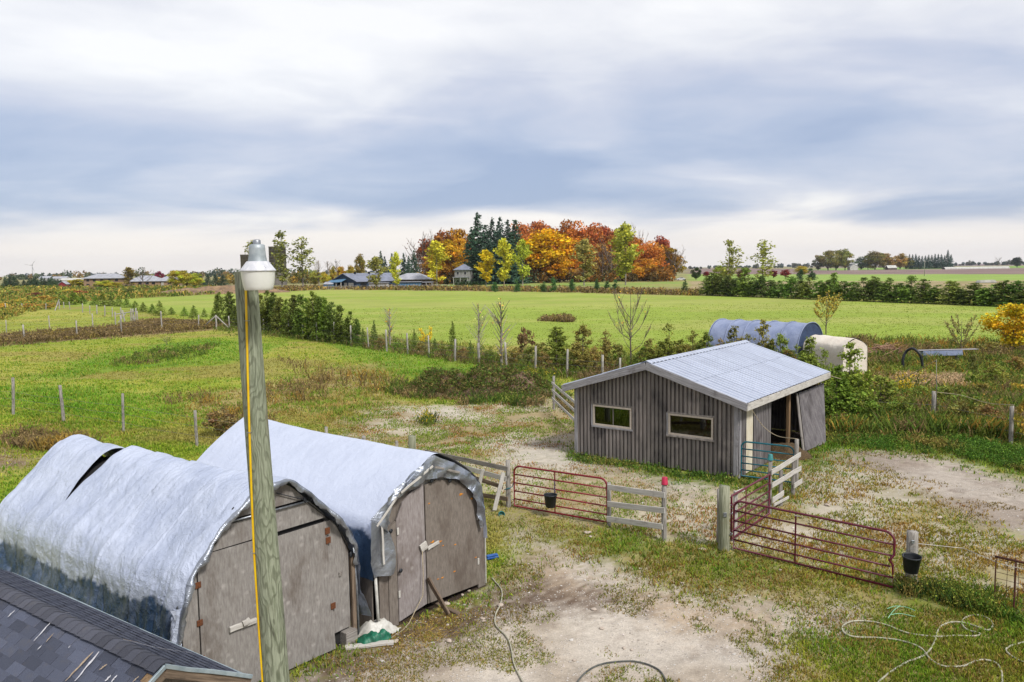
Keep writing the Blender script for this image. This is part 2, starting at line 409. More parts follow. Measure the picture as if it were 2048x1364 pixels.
zone('right_yard', [[(1440,1085),(1545,1010),(1600,960),(1660,890),(1800,935),(1900,985),(1960,1060),(2100,1090),(2300,1150),(2300,1260),(1830,1172),(1640,1130)]],
     S(204,194,174), S(166,154,112), S(142,158,56), S(176,128,62), S(184,158,70), .35, 0.72, .085)
zone('right_wild', [[(1640,692),(1700,676),(2060,694),(2900,720),(2900,960),(2060,885),(1650,868)]], S(132,134,62), S(158,140,86), S(122,140,48), S(150,140,72), S(176,150,90), .35, 1.0, .3)
zone('right_clear', [[(1790,735),(2060,720),(2060,770),(1900,768),(1800,756)]], S(140,168,56), S(160,170,70), S(140,172,50), S(160,176,66), dens=1.0, h=.12)
zone('straw_patch_right', [[(1780,755),(1920,752),(1940,780),(1800,785)]], S(206,180,140), S(190,160,116), S(210,182,140), S(190,156,110), dens=1, h=.25)
zone('right_green', [[(1640,872),(1760,868),(2060,884),(2500,915),(2500,1040),(2060,955),(1900,912),(1700,895),(1600,950),(1560,1000),(1545,985)]], S(116,136,50), S(134,142,58), S(102,142,42), S(130,154,50), S(160,150,68), .25, 1.0, .15)
zone('shed_side', [[(1476,955),(1520,925),(1560,895),(1660,868),(1650,895),(1610,950),(1560,1000),(1500,985)]], S(170,158,110), S(140,132,84), S(126,150,50), S(156,150,66), S(176,136,76), .25, 0.75, .12)
zone('cracked_mud', [[(1700,897),(1800,893),(1900,915),(2060,962),(2500,1090),(2500,1200),(2060,1075),(1960,1062),(1880,990),(1780,942)]], S(202,190,176), S(174,160,146), S(150,140,70), S(160,130,70), dens=.2, h=.05)
zone('drive', [[(420,1700),(520,1385),(575,1335),(690,1290),(960,1185),(985,1130),(990,1080),(1060,1062),(1180,1108),(1300,1158),(1450,1200),(1720,1188),(1690,1232),(1610,1290),(1570,1364),(1500,1700),(500,1700)]], S(218,207,192), S(196,182,164), S(150,142,68), S(140,152,58), S(176,146,86), .3, 0.31, .055)
zone('drive_dark', [[(590,1364),(600,1330),(690,1292),(960,1190),(1010,1175),(1150,1172),(1190,1215),(1080,1262),(930,1272),(800,1310),(700,1364),(640,1364)]], S(122,104,88), S(100,84,70), S(160,136,76), S(134,112,64), S(176,148,84), .3, 0.13, .05)
zone('drive_weedy', [[(980,1085),(1060,1100),(1160,1160),(1150,1190),(1000,1170)],[(1180,1150),(1330,1180),(1480,1230),(1600,1240),(1560,1300),(1330,1270),(1230,1230)]], S(196,176,152), S(170,150,124), S(140,144,56), S(150,132,64), S(112,132,44), .3, 0.30, .06)
zone('gate_grass', [[(975,1015),(1200,1045),(1330,1085),(1440,1102),(1640,1140),(1790,1182),(1720,1190),(1600,1185),(1450,1200),(1330,1165),(1180,1108),(1060,1062),(990,1082)]], S(128,132,60), S(166,152,98), S(116,146,38), S(156,156,56), S(158,126,64), .3, 0.77, .08)
zone('front_grass', [[(1570,1364),(1610,1290),(1690,1232),(1730,1190),(1830,1172),(2060,1205),(2500,1290),(2500,1700),(1500,1700)]], S(130,138,58), S(170,156,104), S(110,148,34), S(158,162,54), S(166,142,70), .3, 0.77, .08)
zone('door_side', [[(955,1190),(950,1000),(1000,1008),(1030,1030),(1075,1068),(1010,1110),(1000,1180)]], S(198,186,162), S(164,152,112), S(138,156,54), S(156,148,66), S(170,140,80), .3, 0.5, .07)
zone('lush_tufts', [[(1128,905),(1160,912),(1300,938),(1475,958),(1560,975),(1580,1000),(1470,978),(1300,955),(1180,930),(1140,920)],[(1200,1050),(1340,1078),(1350,1100),(1260,1100),(1195,1075)],[(1400,1085),(1470,1095),(1480,1125),(1400,1115)],[(1800,1170),(1960,1180),(2060,1215),(2300,1260),(2300,1300),(2060,1260),(1900,1215)],[(1100,815),(1150,805),(1160,840),(1120,840)],[(1600,900),(1660,890),(1700,930),(1640,960)]],
     S(104,128,44), S(122,136,56), S(96,140,36), S(130,158,48), S(156,150,66), .15, 1.0, .12)
zone('mud_left', [[(-400,900),(0,888),(40,890),(75,905),(30,935),(-400,990)]], S(178,156,128), S(150,128,102), S(150,140,70), S(150,130,70), dens=.1, h=.05)
# far right fields
zone('tan_strip', [[(1380,562),(2100,552),(4000,530),(4000,640),(2100,575),(1380,580)]], S(188,168,132), S(168,156,108), S(1,1,1), S(1,1,1), dens=0)
zone('green_strip', [[(1375,549),(2100,543),(4000,500),(4000,560),(2100,561),(1600,563),(1375,562)]], S(152,182,84), S(162,186,92), S(1,1,1), S(1,1,1), dens=0, jit=.15)
zone('ploughed', [[(1375,536),(1640,538),(2100,532),(4000,480),(4000,512),(2100,548),(1640,549),(1375,548)]], S(142,118,114), S(158,136,126), S(1,1,1), S(1,1,1), dens=0, jit=.15)
zone('green_thin', [[(1640,537),(2100,531),(4000,500),(4000,504),(2100,535),(1640,541)]], S(142,178,84), S(150,180,90), S(1,1,1), S(1,1,1), dens=0, jit=.1)
zone('ploughed_far', [[(1640,533),(2100,524),(4000,480),(4000,490),(2100,530),(1640,536)]], S(150,130,128), S(160,142,136), S(1,1,1), S(1,1,1), dens=0, jit=.1)
zone('meadow_green', [[(760,566),(1380,562),(1380,574),(760,571)]], S(146,172,80), S(170,166,98), S(1,1,1), S(1,1,1), dens=0, jit=.2)
zone('weed_strip', [[(430,574),(660,572),(1400,577),(1400,591),(1100,584),(660,579),(430,589)]], S(160,142,88), S(144,124,84), S(160,140,86), S(140,120,76), dens=0, jit=.2)
GA = np.array([z['ga'] for z in Zs]); GB = np.array([z['gb'] for z in Zs])
BA = np.array([z['ba'] for z in Zs]); BB = np.array([z['bb'] for z in Zs]); BC = np.array([z['bc'] for z in Zs])
PC = np.array([z['pc'] for z in Zs]); DEN = np.array([z['dens'] for z in Zs]); HG = np.array([z['h'] for z in Zs])
def zone_ids(x, y):
    d = np.maximum(np.hypot(x, y), 5.0)
    a = 0.5+0.045*d
    nx = (fbm(x/(a*1.6), y/(a*1.6), 3, 5, .62)-.5)*a*2.6; ny = (fbm(x/(a*1.6)+50, y/(a*1.6), 9, 5, .62)-.5)*a*3.2
    yy = np.where(y < 4, 4.0, y)
    out = np.zeros(x.shape, int)
    cache = {}
    for i, z in enumerate(Zs):
        j = z['jit']
        if j not in cache: cache[j] = projxy(x+nx*j, np.maximum(yy+ny*j, 4.0))
        px, py = cache[j]
        for P in z['polys']:
            out[inpoly(px, py, P)] = i
    near = (y < 8)
    out[near & (x < 6)] = [k for k, z in enumerate(Zs) if z['name'] == 'drive'][0]
    out[near & (x >= 6)] = [k for k, z in enumerate(Zs) if z['name'] == 'front_grass'][0]
    out[y < -30] = 0
    return out
def steps(a, b, d0, grow):
    r = [a]; d = d0
    while r[-1] < b: r.append(r[-1]+d); d *= grow
    return r
fine = list(np.arange(-13, 15.01, 0.14))
xs = np.array([-13-(v) for v in steps(0, 6000, .15, 1.042)][::-1][:-1]+fine+[15+v for v in steps(0, 6000, .15, 1.042)][1:])
ysl = list(np.arange(10, 31, 0.14)); 
while ysl[-1] < 6000: ysl.append(ysl[-1]+max(0.14, 0.14*(ysl[-1]/31)**1.9))
ys = np.array([-200, -120, -60, -30, -15, -6, -2, 1, 3, 5, 7, 8, 9, 9.5]+ysl)
xs = np.clip(xs, -6000, 6000); ys = np.clip(ys, -200, 6100)
gx, gy = np.meshgrid(xs, ys); nxs, nys = len(xs), len(ys)
gxf, gyf = gx.ravel(), gy.ravel()
zid = zone_ids(gxf, gyf)
def ground_h(x, y):
    d = np.hypot(x, y); f = np.clip(1-(d-30)/40, 0, 1)
    return ((fbm(x*.5, y*.5, 21, 4)-.5)*.09+(fbm(x*2.1, y*2.1, 31, 3)-.5)*.035)*f - .02
zid2 = zid
gacc = np.zeros((len(gxf), 3)); bacc = np.zeros(len(gxf)); rj = np.random.default_rng(5)
mixn = sstep(fbm(gxf*.55, gyf*.55, 77, 5, .6), .36, .64)
far = np.hypot(gxf, gyf) > 60
mixf = sstep(fbm(gxf*.05, gyf*.12, 78, 4, .6), .36, .64)
mixn = np.where(far, mixf, mixn)
for it in range(5):
    sg = np.where(np.hypot(gxf, gyf) < 70, .10+.014*np.hypot(gxf, gyf), .0)
    zi = zid if it == 0 else zone_ids(gxf+rj.normal(0, 1, len(gxf))*sg, gyf+rj.normal(0, 1, len(gxf))*sg*1.4)
    gacc += GA[zi]*(1-mixn[:, None])+GB[zi]*mixn[:, None]; bacc += np.clip(1.25-DEN[zi]*1.7, 0, 1)
gcol = gacc/5
dryg = (sstep(fbm(gxf*.11, gyf*.24, 52, 4, .55), .50, .64)*(zid == 0)*.6)[:, None]; gcol = gcol*(1-dryg)+np.array(S(172,154,90))*dryg
inn_ = indoors(gxf, gyf); gcol[inn_] = np.array(S(74,62,52)); bacc[inn_] = 5.0
gcol[:, :] *= (0.88+0.24*fbm(gxf*.12, gyf*.12, 5, 4))[:, None]
idx = np.arange(nxs*nys).reshape(nys, nxs)
quads = np.stack([idx[:-1, :-1], idx[:-1, 1:], idx[1:, 1:], idx[1:, :-1]], -1).reshape(-1, 4)
gz = ground_h(gxf, gyf)
gme = npmesh('ground', np.stack([gxf, gyf, gz], -1), quads, gcol, True)
a = gme.attributes.new('bare', 'FLOAT', 'POINT')
a.data.foreach_set('value', (bacc/5).astype(np.float32)*(np.hypot(gxf, gyf) < 60))
# ground material: soil grain, pebbles and blotches on top of the zone colour
gm, nt, b = new_mat('ground')
at = N(nt, 'ShaderNodeAttribute', attribute_name='Col'); ab = N(nt, 'ShaderNodeAttribute', attribute_name='bare')
tcg = N(nt, 'ShaderNodeTexCoord'); V = tcg.outputs['Object']
n1 = noise(nt, V, 3.2, 8, .68); n2 = noise(nt, V, 22, 5, .7); n3 = noise(nt, V, .35, 6, .6)
mpf = N(nt, 'ShaderNodeMapping'); mpf.inputs['Scale'].default_value = (.05, .16, 1); nt.links.new(V, mpf.inputs[0]); n4 = noise(nt, mpf.outputs[0], 1.0, 8, .7)
col = at.outputs['Color']
v = math_node(nt, 'ADD', math_node(nt, 'MULTIPLY', n1, .55), math_node(nt, 'MULTIPLY', n2, .5))
v = math_node(nt, 'ADD', v, math_node(nt, 'MULTIPLY', n4, .35))
v = math_node(nt, 'ADD', v, math_node(nt, 'MULTIPLY', n3, .25))
cv = N(nt, 'ShaderNodeCombineColor'); 
f = math_node(nt, 'ADD', math_node(nt, 'MULTIPLY', math_node(nt, 'SUBTRACT', v, .84), math_node(nt, 'ADD', 1.1, math_node(nt, 'MULTIPLY', ab.outputs['Fac'], .7))), 1.0)
for i in range(3): nt.links.new(f, cv.inputs[i])
col = mix_rgb(nt, 1.0, col, cv.outputs[0], 'MULTIPLY')
damp = math_node(nt, 'MULTIPLY', smooth(nt, noise(nt, V, .9, 7, .65), .52, .68), math_node(nt, 'MULTIPLY', ab.outputs['Fac'], .55))
col = mix_rgb(nt, damp, col, S(112,92,78))
vor = N(nt, 'ShaderNodeTexVoronoi'); vor.inputs['Scale'].default_value = 13; nt.links.new(V, vor.inputs['Vector'])
peb = math_node(nt, 'MULTIPLY', smooth(nt, vor.outputs['Distance'], .30, .16), smooth(nt, noise(nt, V, 2.0, 5, .65), .47, .60))
peb = math_node(nt, 'MULTIPLY', peb, ab.outputs['Fac'])
col = mix_rgb(nt, peb, col, S(236,228,218))
nf = noise(nt, V, 70, 3, .7); col = mix_rgb(nt, math_node(nt, 'MULTIPLY', smooth(nt, nf, .55, .72), math_node(nt, 'MULTIPLY', ab.outputs['Fac'], .45)), col, S(120,102,86))
strk = math_node(nt, 'MULTIPLY', smooth(nt, n4, .5, .68), .22); col = mix_rgb(nt, strk, col, mix_rgb(nt, 1.0, col, (.72, .80, .62), 'MULTIPLY'))
nt.links.new(col, b.inputs['Base Color']); b.inputs['Roughness'].default_value = .95; b.inputs['Specular IOR Level'].default_value = .15
bh = math_node(nt, 'ADD', math_node(nt, 'MULTIPLY', n2, .6), math_node(nt, 'ADD', n1, math_node(nt, 'MULTIPLY', peb, .7)))
bump(nt, b, bh, .7, .03)
gme.materials.append(gm)
ground = put('ground', gme, None); tag(ground, kind='structure')

# ------------------------------------------------------------------ grass and weeds: real blades
def attr_mat(name, rough=.85, trans=0.0, objcol=False, spec=.2):
    m, nt, b = new_mat(name)
    at = N(nt, 'ShaderNodeAttribute', attribute_name='Col'); c = at.outputs['Color']
    if objcol:
        oi = N(nt, 'ShaderNodeObjectInfo'); c = mix_rgb(nt, 1.0, c, oi.outputs['Color'], 'MULTIPLY')
    nt.links.new(c, b.inputs['Base Color']); b.inputs['Roughness'].default_value = rough; b.inputs['Specular IOR Level'].default_value = spec
    if trans:
        tr = N(nt, 'ShaderNodeBsdfTranslucent'); nt.links.new(c, tr.inputs[0]); mx = N(nt, 'ShaderNodeMixShader'); mx.inputs[0].default_value = trans
        nt.links.new(b.outputs[0], mx.inputs[1]); nt.links.new(tr.outputs[0], mx.inputs[2]); nt.links.new(mx.outputs[0], nt.nodes['Material Output'].inputs[0])
    return m
M_['blade'] = attr_mat('grass_blade', .8, .25)
M_['leaf'] = attr_mat('leaf', .7, .25, True)
rg = np.random.default_rng(11)
def blades(P, h, w, col, lean=0.5, bend=True):
    """one bent blade per point: 3 triangles' worth of strip"""
    n = len(P); an = rg.uniform(0, 2*np.pi, n); s = np.stack([np.cos(an), np.sin(an), np.zeros(n)], -1)
    la = rg.uniform(0, 2*np.pi, n); ll = rg.uniform(.1, 1, n)*lean
    l = np.stack([np.cos(la)*ll, np.sin(la)*ll, np.ones(n)], -1); l /= np.linalg.norm(l, axis=1)[:, None]
    h = h[:, None]; w = w[:, None]
    V = np.empty((n, 4, 3), np.float32)
    V[:, 0] = P-s*w*.5; V[:, 1] = P+s*w*.5
    mid = P+l*h*.6
    tip = mid+(l*np.array([1.7, 1.7, .8]))*h*.42
    V[:, 2] = mid+s*w*.32; V[:, 3] = tip
    F = np.arange(n*4).reshape(n, 4)
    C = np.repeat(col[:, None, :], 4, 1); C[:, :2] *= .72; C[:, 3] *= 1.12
    return V.reshape(-1, 3), F, C.reshape(-1, 3)
def field_points(n, dmin, dmax, spread=1.12, power=1.0):
    """points on the ground, denser near the camera"""
    u = rg.uniform(0, 1, n)
    d = 1/((1/dmin)*(1-u)+(1/dmax)*u) if power == 1.0 else np.sqrt(dmin**2*(1-u)+dmax**2*u)
    px = rg.uniform(-60, 2108, n)
    tx = (px-1024)/FPX
    return tx*d, d
def blade_cols(z, x, y, rng):
    m = np.clip(sstep(fbm(x*.6, y*.6, 41, 4, .6), .33, .67)+rng.normal(0, .22, len(x)), 0, 1)[:, None]
    c = BA[z]*(1-m)+BB[z]*m
    k = rng.uniform(0, 1, len(x)) < PC[z]*(.4+1.2*(fbm(x*.9, y*.9, 43, 3) > .5))
    c[k] = BC[z][k]
    dry = (sstep(fbm(x*.11, y*.24, 52, 4, .55), .50, .64)*(z == 0)*.7)[:, None]; c = c*(1-dry)+np.array(S(176,160,88))*dry
    return c*(.92+.5*fbm(x*.75, y*.75, 48, 4, .6))[:, None]*np.clip(rng.normal(1, .24, len(x)), .4, 1.7)[:, None]
def grass_layer(name, n, dmin, dmax, per, hk=1.0):
    x, y = field_points(n, dmin, dmax)
    sg = .18+.012*np.hypot(x, y)
    z = zone_ids(x+rg.normal(0, 1, n)*sg, y+rg.normal(0, 1, n)*sg*1.5)
    patch = fbm(x*.8, y*.8, 63, 5, .62)
    dn = DEN[z]
    keep = np.where(dn >= .8, rg.uniform(0, 1, n) < dn*(.55+.9*patch), patch > (0.665-dn*.42)+rg.normal(0, .02, n)) & (dn > 0)
    keep &= ~indoors(x, y)
    x, y, z = x[keep], y[keep], z[keep]; m = len(x)
    d = np.hypot(x, y)
    x = np.repeat(x, per); y = np.repeat(y, per); z = np.repeat(z, per); d = np.repeat(d, per)
    sp = .03+.0022*d
    x = x+rg.normal(0, 1, m*per)*sp; y = y+rg.normal(0, 1, m*per)*sp
    h = HG[z]*rg.uniform(.5, 1.35, m*per)*hk*(.55+.9*fbm(x*.5, y*.5, 66, 3)); w = .009+.00085*d*rg.uniform(.6, 1.5, m*per)
    c = blade_cols(z, x, y, rg)
    P = np.stack([x, y, ground_h(x, y)-.005], -1)
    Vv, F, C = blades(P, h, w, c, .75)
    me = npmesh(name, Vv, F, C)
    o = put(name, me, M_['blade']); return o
tag(grass_layer('yard_grass', 72000, 11.5, 42, 5), 'short patchy grass and dry weeds growing over the yard', 'grass', kind='stuff')
tag(grass_layer('pasture_grass', 62000, 30, 150, 4, 1.15), 'green pasture and field grass beyond the sheds', 'grass', kind='stuff')

def weed_patch(name, label, polys, n, hr, palette, per=5, wk=1.0, lean=.5, heads=None, cat='weeds', leafy=3):
    """tall stalks; points drawn evenly over outlines of ground in the picture"""
    Ps = []
    for P in polys:
        P = np.array(P, float); ar = abs(np.sum(P[:, 0]*np.roll(P[:, 1], 1)-P[:, 1]*np.roll(P[:, 0], 1)))/2
        k = 0; x0, y0 = P.min(0); x1, y1 = P.max(0)
        m = int(n*4); qx = rg.uniform(x0, x1, m); qy = rg.uniform(y0, y1, m); inn = inpoly(qx, qy, P.tolist())
        Ps.append((ar, np.stack([qx[inn], qy[inn]], -1)))
    tot = sum(a for a, _ in Ps); pts = np.concatenate([q[:max(3, int(n*a/tot))] for a, q in Ps])
    W = np.array([G(a, b) for a, b in pts]); 
    clump = fbm(W[:, 0]*.9, W[:, 1]*.9, 91, 4, .6); keep = clump > rg.uniform(.32, .52, len(W)); W = W[keep]
    m = len(W); W = np.repeat(W, per, 0); d = np.hypot(W[:, 0], W[:, 1]); W[:, :2] += rg.normal(0, 1, (m*per, 2))*(.05+.002*d)[:, None]
    hh = rg.uniform(hr[0], hr[1], m*per)*(.5+fbm(W[:, 0]*.7, W[:, 1]*.7, 95, 3))
    pal = np.array(palette); pk = np.clip((fbm(W[:, 0]*.5, W[:, 1]*.5, 97, 4)-.25)*2*len(pal)+rg.normal(0, .8, m*per), 0, len(pal)-1).astype(int)
    c = pal[pk]*1.3*np.clip(rg.normal(1, .24, m*per), .45, 1.7)[:, None]
    W[:, 2] = ground_h(W[:, 0], W[:, 1])-.01
    ins = ~indoors(W[:, 0], W[:, 1]); W, hh, c, d = W[ins], hh[ins], c[ins], d[ins]; nb = len(W)
    Vv, F, C = blades(W, hh, (.005+.00042*d)*wk*rg.uniform(.6, 1.5, nb), c, lean)
    if leafy:
        k = int(leafy); B4 = Vv.reshape(-1, 4, 3); t = rg.uniform(.25, 1.02, (nb, k, 1)); Lp = B4[:, None, 0]*(1-t)+B4[:, None, 3]*t; Lp = (Lp+rg.normal(0, .035, (nb, k, 3))).reshape(-1, 3)
        lv, lf, lc = leaf_quads(Lp, np.repeat((.014+.00062*d)*wk, k), np.repeat(c, k, 0)*rg.uniform(.8, 1.15, (nb*k, 1)), None, .6, .55)
        F = np.concatenate([F, lf+len(Vv)]); Vv = np.concatenate([Vv, lv]); C = np.concatenate([C, lc])
    if heads:
        k = rg.uniform(0, 1, nb) < heads[1]; T = Vv[:nb*4].reshape(-1, 4, 3)[k, 3]
        lv, lf, lc = leaf_quads(np.repeat(T, 4, 0)+rg.normal(0, heads[3], (k.sum()*4, 3)), heads[2], np.array(heads[0]))
        F = np.concatenate([F, lf+len(Vv)]); Vv = np.concatenate([Vv, lv]); C = np.concatenate([C, lc])
    return tag(put(name, npmesh(name, Vv, F, C), M_['blade']), label, cat, kind='stuff')
def leaf_quads(C, size, col, outward=None, bias=0.6, aspect=.62, var=.22, rng=None):
    rng = rng or rg; n = len(C)
    nr = rng.normal(0, 1, (n, 3)); nr /= np.linalg.norm(nr, axis=1)[:, None]
    if outward is not None: nr = nr+outward*bias
    nr /= np.linalg.norm(nr, axis=1)[:, None]+1e-9
    t = np.cross(nr, rng.normal(0, 1, (n, 3))); t /= np.linalg.norm(t, axis=1)[:, None]+1e-9
    b = np.cross(nr, t); s = (np.ones(n)*size*rng.uniform(.6, 1.45, n))[:, None]
    V = np.stack([C-t*s, C-b*s*aspect, C+t*s, C+b*s*aspect], 1).reshape(-1, 3)
    col = np.broadcast_to(np.asarray(col, float), (n, 3))*np.clip(rng.normal(1, var, n), .4, 1.8)[:, None]
    return V, np.arange(n*4).reshape(n, 4), np.repeat(col, 4, 0)
BRN = [S(134,114,78), S(158,136,92), S(116,100,66), S(150,132,70)]
GRN = [S(96,124,44), S(122,140,54), S(84,108,42), S(140,146,66)]
OCH = [S(176,140,62), S(190,158,80), S(150,120,60), S(136,138,60)]
weed_patch('fence_line_weeds', 'brown dry weeds along the post fence below the cedar hedge', [[(435,660),(700,694),(950,730),(1205,768),(1205,752),(950,708),(700,680),(435,648)]], 2400, (.25, .7), BRN[:3]+GRN+BRN[:1], 5, .9)
weed_patch('paddock_weeds', 'band of brown weeds between the two left paddock fences', [[(0,690),(250,671),(440,656),(430,646),(300,642),(230,656),(0,674)]], 2300, (.3, .8), BRN, 5, 1.1)
weed_patch('back_weeds', 'mixed dry weeds behind the metal roofed shed', [[(1205,768),(1660,775),(1660,690),(1440,690),(1205,720)]], 2800, (.3, .9), BRN[:2]+GRN+OCH[:1]+GRN[:2], 5, .75, leafy=5)
weed_patch('wild_weeds', 'tall tangled brown and green weeds along the right fence', [[(1660,868),(2060,885),(2060,790),(1780,790),(1660,780)]], 4400, (.3, .95), BRN[:2]+GRN+OCH[:1]+GRN[:2]+BRN[:1], 6, .7, leafy=5)
weed_patch('wild_weeds', 'brown weeds in the rough ground behind the drain pipe arch', [[(1740,735),(2060,720),(2060,690),(1700,676),(1690,700)]], 1500, (.3, .8), BRN+GRN+OCH[:1], 5, .8, leafy=4)
weed_patch('wild_weeds', 'short green weeds in the rough ground near the drain pipe arch', [[(1750,790),(2060,790),(2060,720),(1760,735)]], 1100, (.15, .45), GRN+OCH[:1], 5)
weed_patch('straw_grass', 'pale dried grass patch before the drain pipe arch', [[(1785,757),(1915,754),(1930,778),(1800,782)]], 420, (.25, .6), [S(214,186,146), S(196,166,122)], 6)
weed_patch('goldenrod', 'yellow flowering goldenrod in the weeds right of the shed', [[(1790,800),(1845,800),(1845,772),(1795,768)]], 60, (.5, .95), GRN, 4, heads=([S(236,200,40)], .5, .045, .07), cat='goldenrod')
weed_patch('goldenrod', 'yellow flowering weed on the bare yard left of the shed', [[(838,850),(868,850),(868,840),(840,838)]], 26, (.3, .7), GRN, 4, heads=([S(236,206,50)], .5, .03, .05), cat='goldenrod')
weed_patch('goldenrod', 'yellow flowers in the weeds beyond the dirt mound', [[(1030,770),(1110,765),(1120,748),(1040,748)]], 110, (.3, .6), GRN, 4, heads=([S(240,214,60)], .22, .035, .05), cat='goldenrod')
weed_patch('dark_weeds', 'dark green nettles growing at the foot of the dirt mound', [[(770,785),(830,800),(880,796),(930,812),(1000,806),(1060,818),(1110,800),(1140,830),(1160,815),(1110,772),(1060,764),(1000,785),(930,770),(860,782),(800,770)]], 1300, (.2, .6), GRN+GRN[:1]+[S(74,98,42)]+BRN[:2], 6)
weed_patch('pasture_stalks', 'dry brown stalks standing in the middle of the pasture', [[(320,800),(420,790),(440,815),(340,822)],[(500,775),(640,760),(660,800),(520,812)],[(420,835),(500,810),(560,850),(480,868)],[(560,720),(800,760),(800,790),(620,770)]], 520, (.25, .7), BRN+OCH[:1], 4)
weed_patch('pasture_stalks', 'dark weed patch in the far pasture beside the left fence', [[(200,735),(300,700),(420,690),(410,712),(300,728)],[(300,705),(430,685),(440,695),(330,715)]], 420, (.2, .5), GRN+BRN[:1], 5)
weed_patch('pasture_stalks', 'brown weeds at the left edge beyond the tarp shed', [[(0,868),(110,872),(200,892),(80,905),(0,890),(0,850)]], 420, (.2, .6), BRN+OCH[:2], 5)
weed_patch('field_clump', 'small brown weed clump left uncut in the bright green field', [[(1080,642),(1148,645),(1140,634),(1092,634)]], 260, (.25, .75), BRN, 6, 1.3)
weed_patch('far_weeds', 'golden brown weeds along the far edge of the green field', [[(430,588),(660,579),(1100,584),(1400,592),(1400,585),(1100,577),(660,573),(430,580)]], 2600, (.5, 1.4), BRN+BRN+GRN[3:]+OCH[:2], 4, 1.7)
weed_patch('scrub_weeds', 'golden autumn scrub on the rough ground at far left', [[(0,640),(110,612),(180,603),(430,588),(430,574),(0,572)]], 2600, (.5, 1.4), GRN+OCH[1:2]+[S(176,168,76), S(156,150,74)], 5, 1.6)
weed_patch('lush_weeds', 'bright green leafy weeds at the edge of the cracked mud', [[(1650,874),(1760,872),(2060,888),(2060,945),(1900,910),(1720,894),(1660,888)]], 1700, (.12, .34), [S(84,122,40), S(108,138,48), S(70,100,38), S(140,146,62), S(150,134,70)], 6, .9, leafy=4)
weed_patch('lush_weeds', 'dark green tangle at the foot of the bucket post', [[(1800,1172),(1960,1186),(2060,1222),(2060,1250),(1900,1212),(1810,1190)]], 1300, (.10, .36), [S(80,116,38), S(104,134,46), S(140,146,60), S(64,88,36), S(140,124,66)], 6, .8, leafy=4)
weed_patch('lush_weeds', 'green grass fringe along the front wall of the shed', [[(1135,908),(1300,934),(1475,958),(1500,968),(1475,970),(1300,945),(1140,920)]], 380, (.08, .26), [S(76,108,40), S(100,128,46), S(140,136,66)], 5)
weed_patch('straw', 'loose yellow straw scattered before the tarp shed doors', [[(770,1262),(850,1212),(905,1205),(935,1235),(880,1280),(800,1306),(740,1305)]], 1500, (.05, .14), [S(186,160,86), S(164,134,66), S(150,124,70)], 3, .7, 4.0, cat='straw', leafy=0)
# ------------------------------------------------------------------ special materials
def plywood(name, c1, c2, spots=True, stain=S(96,80,68)):
    m, nt, b = new_mat(name)
    v = obj_coord(nt, (1, 1, .2)); f = noise(nt, v, 30, 7, .7); v2 = obj_coord(nt, (1, 1, .5)); g = noise(nt, v2, 1.6, 6, .65)
    col = mix_rgb(nt, smooth(nt, f, .32, .7), c1, c2)
    col = mix_rgb(nt, math_node(nt, 'MULTIPLY', smooth(nt, g, .48, .72), .6), col, stain)
    if spots:
        v3 = obj_coord(nt); vo = N(nt, 'ShaderNodeTexVoronoi'); vo.inputs['Scale'].default_value = 4.6; nt.links.new(v3, vo.inputs['Vector'])
        sp = math_node(nt, 'MULTIPLY', smooth(nt, math_node(nt, 'ADD', vo.outputs['Distance'], math_node(nt, 'MULTIPLY', math_node(nt, 'SUBTRACT', noise(nt, v3, 14, 4, .7), .5), .35)), .30, .02), smooth(nt, noise(nt, v3, 3.0, 5, .7), .34, .58))
        col = mix_rgb(nt, math_node(nt, 'MULTIPLY', sp, .5), col, S(214,208,202))
    tcz = N(nt, 'ShaderNodeTexCoord'); sz = N(nt, 'ShaderNodeSeparateXYZ'); nt.links.new(tcz.outputs['Object'], sz.inputs[0])
    nt.links.new(col, b.inputs['Base Color']); b.inputs['Roughness'].default_value = .88; b.inputs['Specular IOR Level'].default_value = .25
    bump(nt, b, f, .35, .004); return m
M_['ply'] = plywood('weathered_plywood', S(170,165,159), S(138,132,127))
M_['ply_dark'] = plywood('dark_plywood', S(150,140,130), S(120,111,103), False, S(92,78,68))
M_['ply_grey'] = plywood('grey_plywood', S(176,168,166), S(146,136,132))
